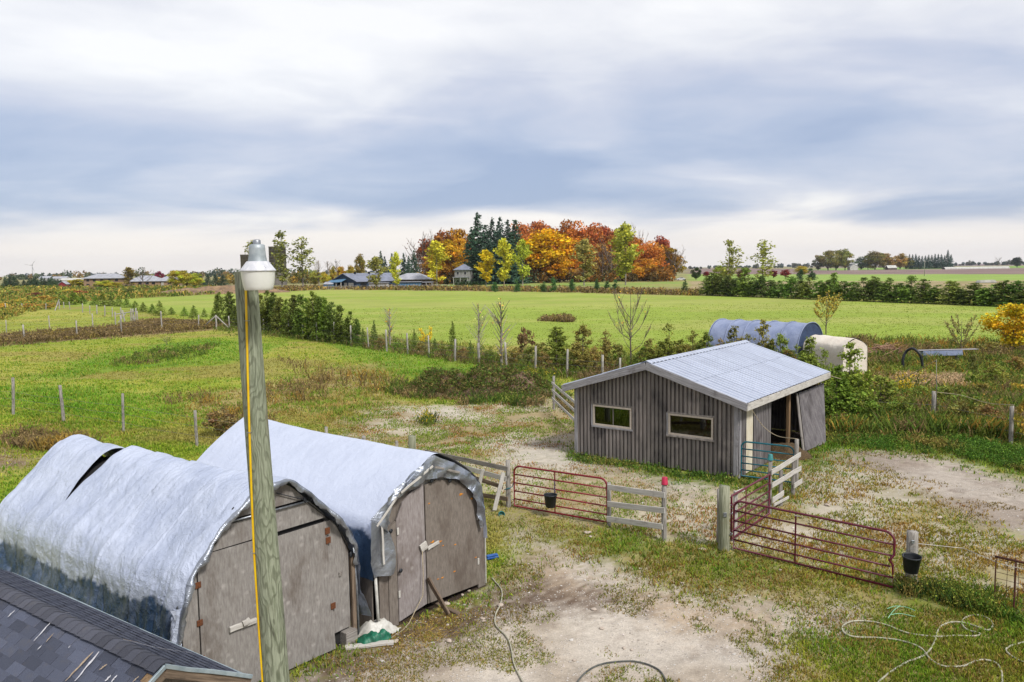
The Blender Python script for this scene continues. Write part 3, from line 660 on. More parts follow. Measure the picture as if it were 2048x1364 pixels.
def tarp_mat(name, c1, c2, metal, rough, fine=70, bs=.42):
    m, nt, b = new_mat(name)
    v = obj_coord(nt); f = noise(nt, v, 5.5, 8, .68, .6); g = noise(nt, v, 1.1, 5, .6); w = noise(nt, v, fine, 2, .5)
    # crumple: sharp creases from a ridged noise
    rdg = math_node(nt, 'ABSOLUTE', math_node(nt, 'SUBTRACT', noise(nt, v, 3.2, 4, .6, 1.2), .5)); cre = smooth(nt, rdg, .05, .0)
    vd = N(nt, 'ShaderNodeVectorMath', operation='ADD'); nv = N(nt, 'ShaderNodeTexNoise'); nv.inputs['Scale'].default_value = 2.2; nt.links.new(v, nv.inputs['Vector']); nt.links.new(v, vd.inputs[0]); nt.links.new(nv.outputs['Color'], vd.inputs[1]); fac = 0
    for sc_, am in ((2.1, .8), (5.5, .4)):
        vo = N(nt, 'ShaderNodeTexVoronoi'); vo.inputs['Scale'].default_value = sc_; nt.links.new(vd.outputs[0], vo.inputs['Vector']); q_ = math_node(nt, 'MULTIPLY', vo.outputs['Distance'], am); fac = q_ if fac == 0 else math_node(nt, 'ADD', fac, q_)
    col = mix_rgb(nt, smooth(nt, g, .35, .7), c1, c2)
    sk = N(nt, 'ShaderNodeAttribute', attribute_name='skirt'); col = mix_rgb(nt, sk.outputs['Fac'], col, (.03, .06, .115)); nt.links.new(col, b.inputs['Base Color'])  # dark reflection of the surroundings painted into the tarp's lower side
    b.inputs['Metallic'].default_value = metal; rr = math_node(nt, 'ADD', rough-.1, math_node(nt, 'MULTIPLY', f, .22)); nt.links.new(rr, b.inputs['Roughness'])
    h = math_node(nt, 'ADD', math_node(nt, 'ADD', math_node(nt, 'ADD', math_node(nt, 'MULTIPLY', f, .6), math_node(nt, 'MULTIPLY', cre, .10)), math_node(nt, 'MULTIPLY', w, .04)), math_node(nt, 'MULTIPLY', fac, .9)); bump(nt, b, h, bs, .06); return m
M_['tarp'] = tarp_mat('silver_tarp', (.47, .515, .625), (.36, .405, .52), .2, .34, 70, .6)
M_['tarp2'] = tarp_mat('smooth_silver_tarp', (.47, .51, .61), (.43, .47, .57), .12, .42, 70, .3)
M_['tarp_grey'] = tarp_mat('grey_tarp_flap', (.30, .32, .36), (.20, .22, .26), .75, .32)
M_['tarp_blue'] = tarp_mat('blue_grey_tarp', S(164,176,208), S(136,150,186), .05, .5)
M_['mesh_blue'] = tarp_mat('dark_blue_mesh', S(62,82,118), S(46,62,96), .0, .6)
M_['tarp_white'] = tarp_mat('cream_tarp', S(255,246,230), S(246,232,214), .0, .55)
def siding_mat(name, c1, c2, c3, metal=0.0, rough=.6, var=.3):
    m, nt, b = new_mat(name)
    v = obj_coord(nt, (1, 1, .10)); f = noise(nt, v, 7, 6, .6); v2 = obj_coord(nt); g = noise(nt, v2, .9, 6, .6); k = noise(nt, v2, 20, 4, .6)
    col = mix_rgb(nt, smooth(nt, f, .34, .66), c1, c2); col = mix_rgb(nt, smooth(nt, g, .5, .72), col, c3)
    col = mix_rgb(nt, math_node(nt, 'MULTIPLY', smooth(nt, k, .55, .75), .3), col, c2)
    oi = N(nt, 'ShaderNodeObjectInfo'); sc = math_node(nt, 'ADD', 1-var*.6, math_node(nt, 'MULTIPLY', oi.outputs['Random'], var)); cc = N(nt, 'ShaderNodeCombineColor')
    for i in range(3): nt.links.new(sc, cc.inputs[i])
    col = mix_rgb(nt, 1.0, col, cc.outputs[0], 'MULTIPLY')
    nt.links.new(col, b.inputs['Base Color']); b.inputs['Roughness'].default_value = rough; b.inputs['Metallic'].default_value = metal; bump(nt, b, k, .15, .004); return m
M_['siding'] = siding_mat('weathered_siding', S(172,162,156), S(134,126,122), S(104,98,98), var=.5)
M_['siding_blue'] = siding_mat('blue_grey_siding', S(160,154,154), S(124,118,120), S(102,95,96), .1)
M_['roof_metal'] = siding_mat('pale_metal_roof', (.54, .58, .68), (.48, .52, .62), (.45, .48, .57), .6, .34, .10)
nt = M_['roof_metal'].node_tree; b = nt.nodes['Principled BSDF']; c_in = b.inputs['Base Color'].links[0].from_socket
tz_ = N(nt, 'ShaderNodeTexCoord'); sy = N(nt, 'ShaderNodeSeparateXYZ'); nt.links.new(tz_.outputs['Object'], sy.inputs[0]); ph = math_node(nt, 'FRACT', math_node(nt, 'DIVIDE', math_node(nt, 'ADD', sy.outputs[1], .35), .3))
rib_shade = smooth(nt, ph, .74, .88); rib_shade = math_node(nt, 'MULTIPLY', rib_shade, math_node(nt, 'ADD', .3, math_node(nt, 'MULTIPLY', noise(nt, obj_coord(nt, (.3, 1, 1)), 2.0, 4, .6), .9)))  # dark stripes along the ribs: rib shade painted into the roof colour
nt.links.new(mix_rgb(nt, rib_shade, c_in, (.22, .27, .38)), b.inputs['Base Color'])
M_['trim_grey'] = mat('grey_trim_board', S(186,184,188), S(142,138,140), .8, scale=36, stretch=(.05, 1, 1), c3=S(112,106,106), blot=2.5)
M_['beige'] = mat('beige_window_frame', S(226,214,198), S(206,190,172), .7, scale=20, bstr=.1)
M_['door_white'] = mat('cream_door', S(244,236,216), S(226,214,186), .6, scale=4, stretch=(1, 1, .4), c3=S(206,190,156), blot=1.2, bstr=.05)
M_['frame_wood'] = mat('raw_timber', S(170,140,104), S(126,100,72), .85, scale=40, stretch=(.05, 1, 1))
gl, nt, b = new_mat('window_glass'); nt.nodes.remove(b)
tr = N(nt, 'ShaderNodeBsdfTransparent'); tr.inputs[0].default_value = (.25, .27, .28, 1); gs = N(nt, 'ShaderNodeBsdfGlossy'); gs.inputs['Roughness'].default_value = .03
fr = N(nt, 'ShaderNodeFresnel'); fr.inputs[0].default_value = 1.75; mx = N(nt, 'ShaderNodeMixShader'); nt.links.new(fr.outputs[0], mx.inputs[0])
nt.links.new(tr.outputs[0], mx.inputs[1]); nt.links.new(gs.outputs[0], mx.inputs[2]); nt.links.new(mx.outputs[0], nt.nodes['Material Output'].inputs[0]); M_['glass'] = gl
def shingle_mat(name, c1, c2):
    m, nt, b = new_mat(name); v = obj_coord(nt); f = noise(nt, v, 160, 3, .7); g = noise(nt, v, 5, 5, .6)
    col = mix_rgb(nt, smooth(nt, f, .3, .72), c1, c2); col = mix_rgb(nt, math_node(nt, 'MULTIPLY', smooth(nt, g, .5, .75), .4), col, S(104,100,98))
    oi = N(nt, 'ShaderNodeObjectInfo'); sc = math_node(nt, 'ADD', .66, math_node(nt, 'MULTIPLY', oi.outputs['Random'], .62)); cc = N(nt, 'ShaderNodeCombineColor')
    for i in range(3): nt.links.new(sc, cc.inputs[i])
    col = mix_rgb(nt, 1.0, col, cc.outputs[0], 'MULTIPLY'); nt.links.new(col, b.inputs['Base Color']); b.inputs['Roughness'].default_value = .9; b.inputs['Specular IOR Level'].default_value = .3
    bump(nt, b, f, .6, .004); return m
M_['shingle'] = shingle_mat('charcoal_shingle', S(104,110,128), S(62,66,82)); M_['shingle_cap'] = shingle_mat('worn_ridge_shingle', S(98,100,110), S(62,64,76))

# ------------------------------------------------------------------ the grey shed with the metal roof
SW = SH.L; SD = 8.55
RX, RZ, EZ = 3.02, 3.70, 2.60; EXL, EXR, YF, YB = -.44, SW+.40, -.35, 8.87
def roof_z(x): return RZ-(RX-x)/(RX-EXL)*(RZ-EZ-.04) if x < RX else RZ-(x-RX)/(EXR-RX)*(RZ-EZ)
shed = thing('metal_roof_shed', 'grey corrugated shed with pale metal gable roof and two low windows', 'shed', SH.W(SW/2, SD/2, 0))
PITCHR, DEP = .155, .07
def rib_line(a, b):
    """cross-section of corrugated sheet from a to b: list of (s, depth)"""
    r = []; s = a
    while s < b-1e-6:
        for ds, dd in ((0, 0), (.078, 0), (.09, 1), (.143, 1)):
            if s+ds < b: r.append((s+ds, dd*DEP))
        s += PITCHR
    r.append((b, 0)); return r
def corr_sheet(place, a, b, z0, zt, holes=()):
    """place(s, depth, z) -> local point; holes = (s0, s1, z0, z1)"""
    m = MB(); cs = rib_line(a, b); cut = sorted(set([h for q in holes for h in q[:2] if a < h < b]))
    pts = []
    for (s0, d0), (s1, d1) in zip(cs[:-1], cs[1:]):
        seg = [s0]+[c for c in cut if s0 < c < s1]+[s1]
        for p, q in zip(seg[:-1], seg[1:]):
            if q-p < 1e-5: continue
            dp = d0+(d1-d0)*(p-s0)/max(s1-s0, 1e-6); dq = d0+(d1-d0)*(q-s0)/max(s1-s0, 1e-6)
            mid = (p+q)/2; spans = [(z0, None)]
            for h in holes:
                if h[0] <= mid <= h[1]: spans = [(z0, h[2]), (h[3], None)]
            for zb, ze in spans:
                zp = ze if ze is not None else zt(p); zq = ze if ze is not None else zt(q)
                if zp-zb < .01: continue
                m.add([place(p, dp, zb), place(q, dq, zb), place(q, dq, zq), place(p, dp, zp)], [(0, 1, 2, 3)])
    return m
wins = [(.69, 2.28, 1.215, 1.965), (3.75, 5.37, 1.215, 1.94)]
front_top = lambda x: roof_z(x)-.05
edges = list(np.arange(0, SW, PITCHR*4))
if SW-edges[-1] < PITCHR*2.5: edges[-1] = SW
else: edges.append(SW)
for a, b in zip(edges[:-1], edges[1:]):
    a, b = float(a), float(b)
    hole = [h for h in wins if h[0] <= a and h[1] >= b]
    if hole:
        corr_sheet(lambda s, d, z: (s, d-.07, z), a, b, .03, lambda x: hole[0][2]).build('siding_sheet', M_['siding'], shed, SH.M)
        corr_sheet(lambda s, d, z: (s, d-.07, z), a, b, hole[0][3], front_top).build('siding_sheet', M_['siding'], shed, SH.M)
    else: corr_sheet(lambda s, d, z: (s, d-.07, z), a, b, .03, front_top, wins).build('siding_sheet', M_['siding'], shed, SH.M)
# right side wall: strip, strip after the cream door; left and back walls
side_top = lambda s: roof_z(SW)-.05
for a, b in ((.06, .55), (1.235, 2.05), (2.05, 2.89)):
    corr_sheet(lambda s, d, z: (SW+.07-d, s, z), a, b, .03, side_top).build('siding_sheet', M_['siding_blue'], shed, SH.M)
for a, b, hol in ((0, 2.2, ()), (2.2, 4.0, ((2.35, 3.85, .03, 1.95),)), (4.0, 6.2, ()), (6.2, SD, ())):
    corr_sheet(lambda s, d, z: (-.07+d, s, z), a, b, .03, lambda s: roof_z(0)-.05, hol).build('siding_sheet', M_['siding'], shed, SH.M)
for k in range(3):
    corr_sheet(lambda s, d, z: (s, SD+.07-d, z), SW*k/3, SW*(k+1)/3, .03, front_top).build('siding_sheet', M_['siding'], shed, SH.M)
MB().bbox(SW-.001, SW+.045, .575, 1.215, .04, 2.2, .008).build('door', M_['door_white'], shed, SH.M)
def shed_board(name, p0, p1, w, t, m, upd=(0, 0, 1), par=shed):
    return board(name, SH.W(*p0), SH.W(*p1), w, t, M_[m], par, upd)
vdir = tuple(SH.v); udir = tuple(SH.u)
shed_board('corner_trim', (-.06, -.06, .02), (-.06, -.06, roof_z(0)-.1), .13, .05, 'trim_grey', udir)
shed_board('corner_trim', (SW-.04, -.06, .02), (SW-.04, -.06, roof_z(SW)-.08), .15, .045, 'trim_grey', udir)
shed_board('corner_trim', (SW+.06, .02, .02), (SW+.06, .02, roof_z(SW)-.08), .12, .045, 'trim_grey', vdir)
shed_board('door_post', (SW-.06, 5.15, 0), (SW-.06, 5.15, roof_z(SW)-.12), .14, .14, 'frame_wood', udir)
shed_board('door_post', (SW-.02, 2.95, 0), (SW-.02, 2.95, roof_z(SW)-.12), .1, .1, 'frame_wood', udir)
shed_board('door_post', (SW-.06, 8.45, 0), (SW-.06, 8.45, roof_z(SW)-.12), .14, .14, 'frame_wood', udir)
# windows
for i, (x0, x1, z0, z1) in enumerate(wins):
    fr_ = MB(); t = .055; fr_.bbox(x0-.01, x1+.01, -.075, .02, z1-t, z1+.01, .006).bbox(x0-.01, x1+.01, -.075, .02, z0-.01, z0+t, .006)
    fr_.bbox(x0-.01, x0+t, -.072, .02, z0+t, z1-t, .006).bbox(x1-t, x1+.01, -.072, .02, z0+t, z1-t, .006)
    w = fr_.build('window_frame', M_['beige'], shed, SH.M)
    xm = (x0+x1)/2+.05
    if i: xm = x1-t
    MB().box(x0+t, xm, -.028, -.02, z0+t, z1-t).build('pane', M_['glass'], w, SH.M)
    if i == 0: MB().box(xm-.03, x1-t, -.014, -.006, z0+t, z1-t).build('pane', M_['glass'], w, SH.M)
    if i == 0: MB().bbox(xm-.025, xm, -.04, -.001, z0+t, z1-t, .003).build('mullion', M_['siding'], w, SH.M)
    shed_board('window_sill', (x0-.06, -.075, z0-.045), (x1+.06, -.075, z0-.045), .07, .06, 'siding' if i else 'trim_grey')
    shed_board('window_surround', (x0-.05, -.06, z0-.01), (x0-.05, -.06, z1+.02), .06, .03, 'trim_grey', udir)
    shed_board('window_surround', (x0-.06, -.06, z1+.045), (x1+.06, -.06, z1+.045), .05, .03, 'siding')
# leaning panel at the back of the open side
tl = SH.Q(1592, 790, SW+.05); tr_ = SH.Q(1643, 775, SW+.05)
TL = np.array([SW+.06, tl[0], 2.08]); TR = np.array([SW+.06, 9.0, 2.08]); BL = np.array(SH.loc(G(1606, 906))); BR = np.array(SH.loc(G(1648, 889)))
BL[2] = BR[2] = .06; nrm = np.cross(TR-TL, BL-TL); nrm /= np.linalg.norm(nrm)
Lw = float(np.linalg.norm(TR-TL))
def lean_place(s, d, z):
    a = s/Lw; p = (BL*(1-a)+BR*a)*(1-z)+(TL*(1-a)+TR*a)*z - nrm*d*(-1 if nrm[0] < 0 else 1); return tuple(p)
nn = nrm if nrm[0] > 0 else -nrm
lp = lambda s, d, z: tuple((BL*(1-s/Lw)+BR*(s/Lw))*(1-z)+(TL*(1-s/Lw)+TR*(s/Lw))*z+nn*(.075-d*1.5))
wp = corr_sheet(lp, .1, Lw, 0, lambda s: 1.0).build('leaning_panel', M_['siding_blue'], shed, SH.M); tag(wp, 'blue-grey corrugated wall panel leaning out at its foot')
board('panel_frame', SH.W(*(BL+nn*.02)), SH.W(*(TL+nn*.02)), .16, .05, M_['wood_grey'], shed, tuple(SH.v))
board('panel_frame', SH.W(*(BR-nn*.04)), SH.W(*(TR-nn*.04)), .12, .05, M_['wood_grey'], shed, tuple(SH.v))
board('panel_frame', SH.W(*(BL-nn*.05)), SH.W(*(BR-nn*.05)), .12, .05, M_['frame_wood'], shed)
# roof: ribbed sheets in two rows a side, ridge cap, fascia
def roof_sheet(side, y0, y1, t0, t1, lift):
    xa, za, xb, zb = (RX, RZ, EXR, EZ) if side > 0 else (RX, RZ, EXL, EZ+.04)
    n = np.array([za-zb, 0, xb-xa]) if side > 0 else np.array([-(za-zb), 0, -(xb-xa)]); n = n/np.linalg.norm(n); n = n if n[2] > 0 else -n
    cs = []; y = y0
    while y < y1-.01:
        for dy, h in ((0, 0), (.022, .026), (.06, .026), (.082, 0)):
            if y+dy < y1: cs.append((y+dy, h))
        y += .3
    cs.append((y1, 0)); m = MB(); V = []; F = []
    for t in (t0, t1):
        for yy, h in cs:
            V.append((xa+(xb-xa)*t+n[0]*(h+lift), yy, za+(zb-za)*t+n[2]*(h+lift)))
    k = len(cs)
    for i in range(k-1): F.append((i, i+1, k+i+1, k+i) if side > 0 else (i+1, i, k+i, k+i+1))
    m.add(V, F); return m
for side in (1, -1):
    for row, (t0, t1) in enumerate(((.0, .50), (.46, 1.004))):
        y = YF; k = 0
        while y < YB-.1:
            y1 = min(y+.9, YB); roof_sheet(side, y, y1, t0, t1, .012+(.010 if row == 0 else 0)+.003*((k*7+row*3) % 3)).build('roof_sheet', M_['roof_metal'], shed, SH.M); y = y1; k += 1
rc = MB(); 
rc.add([(RX-.2, YF-.01, roof_z(RX-.2)+.055), (RX-.2, YB+.01, roof_z(RX-.2)+.055), (RX, YF-.01, RZ+.07), (RX, YB+.01, RZ+.07), (RX+.2, YF-.01, roof_z(RX+.2)+.055), (RX+.2, YB+.01, roof_z(RX+.2)+.055)], [(0, 2, 3, 1), (2, 4, 5, 3)])
rc.build('ridge_cap', M_['roof_metal'], shed, SH.M)
cl = MB(); y = YF+.05
while y < YB-.1:
    cl.add([(RX+.2, y, roof_z(RX+.2)+.012), (RX+.2, y+.15, roof_z(RX+.2)+.012), (RX+.2, y+.15, roof_z(RX+.2)+.05), (RX+.2, y, roof_z(RX+.2)+.05)], [(0, 1, 2, 3)]); y += .3
cl.build('ridge_closure', M_['dark'], shed, SH.M)
deck_m = MB()
for xa, xb in ((EXL+.03, RX), (RX, EXR-.03)):
    deck_m.add([(xa, YF+.03, roof_z(xa)-.03), (xb, YF+.03, roof_z(xb)-.03), (xb, YB-.03, roof_z(xb)-.03), (xa, YB-.03, roof_z(xa)-.03)], [(3, 2, 1, 0)])
deck_m.build('roof_deck', M_['frame_wood'], shed, SH.M)
fn = (0, 0, 1)
shed_board('fascia_board', (RX-.002, YF-.02, RZ-.125), (EXR+.03, YF-.02, EZ-.125), .25, .04, 'trim_grey')
shed_board('fascia_board', (RX+.004, YF-.022, RZ-.125), (EXL-.03, YF-.022, EZ+.04-.125), .25, .04, 'trim_grey')
shed_board('fascia_board', (EXR+.012, YF+.02, EZ-.135), (EXR+.012, YB, EZ-.135), .24, .04, 'wood_pale')
shed_board('fascia_board', (EXL-.012, YF+.02, EZ-.10), (EXL-.012, YB, EZ-.10), .20, .04, 'trim_grey')
# hay heap in the open side
def lump(name, c, rx, ry, h, m, seed, n=40, amp=.35, parent=None, M=None):
    r = np.linspace(0, 1, 12); V = []; 
    for q in r:
        for k in range(n):
            a = 2*math.pi*k/n; x = rx*q*math.cos(a); y = ry*q*math.sin(a); V.append((x, y, h*(1-q**2)**1.2))
    V = np.array(V); nz = fbm(V[:, 0]*2.3+seed, V[:, 1]*2.3, seed, 4)-.5; V[:, 2] = V[:, 2]*(1+nz*amp*2)+nz*.08*(V[:, 2] > .02)-.03; V[:, 0] *= 1+nz*.3; V[:, 1] *= 1+nz*.3
    F = []
    for i in range(11):
        for k in range(n): F.append((i*n+k, (i+1)*n+k, (i+1)*n+(k+1) % n, i*n+(k+1) % n))
    V = V+np.array([c[0], c[1], 0]); me = npmesh(name, V, np.array(F), None, True); return put(name, me, m, parent, M)
M_['hay'] = mat('brown_hay', S(112,90,58), S(66,52,36), .95, scale=26, bdist=.03, bstr=.8)
tag(lump('hay_heap', SH.W(SW+.2, 4.1, 0), .9, .75, .55, M_['hay'], 4), 'brown heap of old hay in the open side of the shed', 'hay')

# ------------------------------------------------------------------ tarp sheds
def resample(pts, n):
    pts = np.array(pts, float); out = []
    P = np.vstack([2*pts[0]-pts[1], pts, 2*pts[-1]-pts[-2]])
    dense = []
    for i in range(1, len(P)-2):
        for t in np.linspace(0, 1, 12, endpoint=False):
            a, b, c, d = P[i-1], P[i], P[i+1], P[i+2]
            dense.append(.5*((2*b)+(c-a)*t+(2*a-5*b+4*c-d)*t*t+(-a+3*b-3*c+d)*t**3))
    dense.append(pts[-1]); dense = np.array(dense); L = np.r_[0, np.cumsum(np.linalg.norm(np.diff(dense, axis=0), axis=1))]
    q = np.linspace(0, L[-1], n); return np.stack([np.interp(q, L, dense[:, k]) for k in range(dense.shape[1])], -1), q/L[-1]
def tarp_surface(prof, n, yfun0, yfun1, ny, disp, skirt=None):  # skirt: mask of the painted dark reflection
    """profile (x,z) swept along y; disp(s, y) outward offset"""
    P, s = resample(prof, n); T = np.gradient(P, axis=0); T /= np.linalg.norm(T, axis=1)[:, None]; Nn = np.stack([-T[:, 1], T[:, 0]], -1)
    V = []
    for j in range(ny):
        f = j/(ny-1); y = yfun0(s)+(yfun1(s)-yfun0(s))*f; d, dzv, dy = disp(s, y)
        V.append(np.stack([P[:, 0]+Nn[:, 0]*d, y+dy, P[:, 1]+Nn[:, 1]*d+dzv], -1))
    V = np.array(V).reshape(-1, 3); idx = np.arange(ny*n).reshape(ny, n)
    F = np.stack([idx[:-1, :-1], idx[1:, :-1], idx[1:, 1:], idx[:-1, 1:]], -1).reshape(-1, 4)
    me = npmesh('tarp', V, F[:, ::-1], None, True)
    if skirt is not None:
        a = me.attributes.new('skirt', 'FLOAT', 'POINT'); a.data.foreach_set('value', skirt(V[:, 0], V[:, 1], V[:, 2]).astype(np.float32))  # 'skirt' holds the mask of the painted dark reflection
    return me
AW = 3.5
tshed = thing('tarp_shed', 'plywood fronted hoop shed under a crumpled torn silver tarp', 'shed', TA.W(AW/2, 4, 0), 'tarp covered hoop sheds')
profA = [(-.12, .35), (-.06, .9), (.02, 1.3), (.08, 1.82), (.22, 2.22), (.47, 2.53), (.79, 2.86), (1.14, 3.18), (1.5, 3.41), (1.9, 3.47), (2.2, 3.42), (2.45, 3.22), (2.86, 2.82), (3.22, 2.42), (3.5, 1.98), (3.6, 1.5), (3.64, .8), (3.8, .35)]
def dispA(s, y):
    z_low = sstep(np.abs(s-.5), .3, .48)
    hoop = 4.0*np.abs(np.cos(math.pi*(y-.1+.25*(s-.5))/1.35))**12-1.2; dr = fbm(y*2.2+s*1.3, s*2.5, 201, 5, .62)-.5; cr = fbm(y*1.1+s*2, s*7, 203, 5, .6)-.5
    streak = fbm(y*7+s*3.0, s*3.0, 207, 3)-.5
    big = fbm(y*.7, s*4, 211, 3)-.5
    pan = ((y+.12*(s-.5)+.05*fbm(s*6, y*.3, 231, 2))/1.42)%1.0; d = .006*hoop*(.3+sstep(np.abs(s-.5), .05, .3))+.045*(pan-.5)*sstep(y, .15, .5)+dr*(.03+.12*z_low)+cr*(.035+.11*z_low)+streak*(.012+.05*z_low)+big*.10*z_low*(s < .5)
    up_ = np.clip((s-.19)/.33, 0, 1)*(s < .52)+np.clip((1-s-.19)/.3, 0, 1)*(s >= .52); flat = np.sin(math.pi*up_)*sstep(y, .2, 1.6); d = d-flat*.15
    rid = np.clip(np.abs(fbm(y*1.7, s*5, 219, 4)-.5), 0, 1); d = d-np.maximum(0, .05-rid)*.7*(.5+z_low)
    sag = -.10*np.sin(np.clip(y/8.2, 0, 1)*math.pi)*sstep(np.abs(s-.5), .3, 0)-.06*np.clip(y/8.2, 0, 1)
    return d, sag, (fbm(s*9, y*.5, 213, 3)-.5)*.07
ya = lambda s: -.16+.05*np.sin(s*23)+.03*np.sin(s*57)
yb = lambda s: 5.28+.5*np.abs(s-.53)+.03*np.sin(s*40)
gap = lambda s: np.interp(s, [0, .06, .14, .19, .27, .32, .37, .42, .5, .53, .57, .8, 1], [.42, .36, .10, -.06, .16, .34, .50, .60, .60, .30, -.05, -.05, -.1])
yc = lambda s: yb(s)+gap(s)
def dark_reflectionA(x, y, z):  # mask of the painted dark reflection, left side below the crease
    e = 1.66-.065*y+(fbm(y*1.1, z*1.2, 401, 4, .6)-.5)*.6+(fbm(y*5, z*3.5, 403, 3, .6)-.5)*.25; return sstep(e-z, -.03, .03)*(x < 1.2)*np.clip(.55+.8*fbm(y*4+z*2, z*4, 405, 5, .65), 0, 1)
me = tarp_surface(profA, 150, ya, yb, 210, dispA, dark_reflectionA); put('tarp', me, M_['tarp'], tshed, TA.M)
profA2 = [(x, z-.03 if z > 1 else z) for x, z in profA]
def dispA2(s, y):
    d, sg, dy = dispA(s, y+3.3); return d-.05, sg*0-.16-.02*np.sin(y*2), dy
me = tarp_surface(profA2, 110, yc, lambda s: 8.2+0*s, 70, dispA2, dark_reflectionA); tag(put('tarp', me, M_['tarp'], tshed, TA.M), 'rear silver tarp past the dark gap')
me = tarp_surface([(x*.86+.25, z-.40 if z > 1 else z) for x, z in profA], 60, lambda s: 4.5+0*s, lambda s: 6.5+0*s, 8, lambda s, y: (0*s, 0*s-.13, 0*s)); put('dark_gap_sheet', me, M_['dark'], tshed, TA.M)  # black sheet added under the gap, stands in for the unlit inside
archA, _ = resample([(x+(.05 if x < 1.9 else -.05), z-.09) for x, z in profA[3:15]], 40); archA = [tuple(p) for p in archA]
put('back_panel', MB().prism([(0.05, 0)]+[(x_, z_-.42) for x_, z_ in archA]+[(3.45, 0)], 8.02, 8.05).mesh('back_panel'), M_['ply_dark'], tshed, TA.M)
put('backing_or_shade_sheet', MB().prism([(0.15, .02)]+archA+[(3.4, .02)], .06, .08).mesh('backing_or_shade_sheet'), M_['dark'], tshed, TA.M)  # near-black sheet standing for the shade seen through the door gaps
up_ = [p for p in archA if p[1] > 2.98]; put('gable_panel', MB().prism([(up_[0][0], 2.975)]+up_+[(up_[-1][0], 2.975)], -.005, .03).mesh('gable_panel'), M_['ply'], tshed, TA.M)
md = [p for p in archA if 2.55 < p[1] < 2.97]; lf = [p for p in md if p[0] < 1.7]; rt = [p for p in md if p[0] > 1.7]
put('header_panel', MB().prism([(lf[0][0], 2.535)]+lf+rt+[(rt[-1][0]+.02, 2.535)], -.012, .025).mesh('header_panel'), M_['ply'], tshed, TA.M)
def ply_part(name, pts, y0, y1, m, fr, par): return put(name, MB().prism(pts, y0, y1).mesh(name), M_[m], par, fr.M)
ply_part('side_panel', [(.17, .05), (.17, 1.9), (.27, 2.2), (.445, 2.42), (.445, .05)], -.02, .02, 'ply', TA, tshed)
dl = ply_part('door', [(.465, .06), (.465, 2.52), (1.525, 2.51), (1.53, .05)], -.03, .0, 'ply', TA, tshed)
dr_ = ply_part('door', [(1.55, .0+.04), (1.555, 2.47), (2.92, 2.475), (3.05, .03)], -.075, -.045, 'ply', TA, tshed)
ply_part('side_panel', [(3.065, .30), (2.935, 2.47), (3.1, 2.44), (3.3, 2.16), (3.44, 1.9), (3.44, .31)], -.03, .01, 'ply', TA, tshed)
for x, z, p in ((.455, 2.07, dl), (.455, .85, dl), (.455, 1.45, dl)): MB().bbox(x-.05, x+.05, -.045, -.03, z-.05, z+.05, .004).build('hinge', M_['hinge'], p, TA.M)
for x, z, p in ((2.95, 2.12, dr_), (3.01, .86, dr_), (2.94, 2.3, dr_)): MB().bbox(x-.045, x+.06, -.092, -.076, z-.06, z+.06, .004).build('hinge', M_['hinge'], p, TA.M)
h0 = TA.P(455, 1258); h1 = TA.P(509, 1238); h2 = TA.P(478, 1240)
board('handle', TA.W(h0[0], -.06, h0[1]), TA.W(h1[0], -.06, h1[1]), .09, .05, M_['wood_pale'], dl); board('handle_block', TA.W(h2[0], -.1, h2[1]-.05), TA.W(h2[0]+.14, -.1, h2[1]-.02), .09, .05, M_['wood_pale'], dl)
MB().bbox(3.2, 3.26, -.06, -.031, 1.35, 1.43, .005).build('latch', M_['wood_grey'], tshed, TA.M)
pa = TA.P(439, 1047); pb = TA.P(618, 1000); MB().tube([(pa[0], -.05, pa[1]), (pb[0], -.05, pb[1])], .018, 8).build('crossbar', M_['steel'], tshed, TA.M)
for path in ([(383, 1132), (427, 1088), (463, 1022), (502, 1001)], [(549, 985), (606, 999), (670, 1049), (698, 1106)]):
    pp = [TA.P(*q) for q in path]; MB().tube([(a, -.045, c) for a, c in pp], .009, 6).build('bungee_cord', M_['black'], tshed, TA.M)
for q in ((463, 1020), (606, 998), (671, 1046), (698, 1108), (352, 1218)):
    c = TA.P(*q); k = MB(); k.lathe([(0, -.03), (.03, -.02), (.045, 0), (.03, .02), (0, .03)], 8); k.v = [(c[0]+a*.9, -.06+b_*.5, c[1]+z*2.2) for a, b_, z in k.v]; k.build('tarp_clip', M_['black'], tshed, TA.M)
board('corner_post', TA.W(3.53, -.02, -.05), TA.W(3.53, -.02, 1.7), .09, .09, M_['wood_brown'], tshed, tuple(TA.u))
MB().tube([(3.62, -.04, -.05), (3.61, -.04, 1.0), (3.56, -.03, 1.85)], .024, 8).build('frame_pipe', M_['steel'], tshed, TA.M)
MB().bbox(3.25, 3.52, -.14, .06, -.03, .26, .01).build('foot_block', M_['wood_grey'], tshed, TA.M)
# hanging front corner of the tarp at the left
fl = []; 
for j in range(14):
    for i in range(8):
        z = 1.85-1.45*j/13; x = .02+.16*i/7+.05*math.sin(j*.9+i); y_ = -.13-.05*math.sin(i*1.3+j*.5); fl.append((x-.08, y_, z))
put('tarp_corner', npmesh('tarp_corner', np.array(fl), np.array([(j*8+i, j*8+i+1, (j+1)*8+i+1, (j+1)*8+i) for j in range(13) for i in range(7)]), None, True), M_['tarp'], tshed, TA.M)
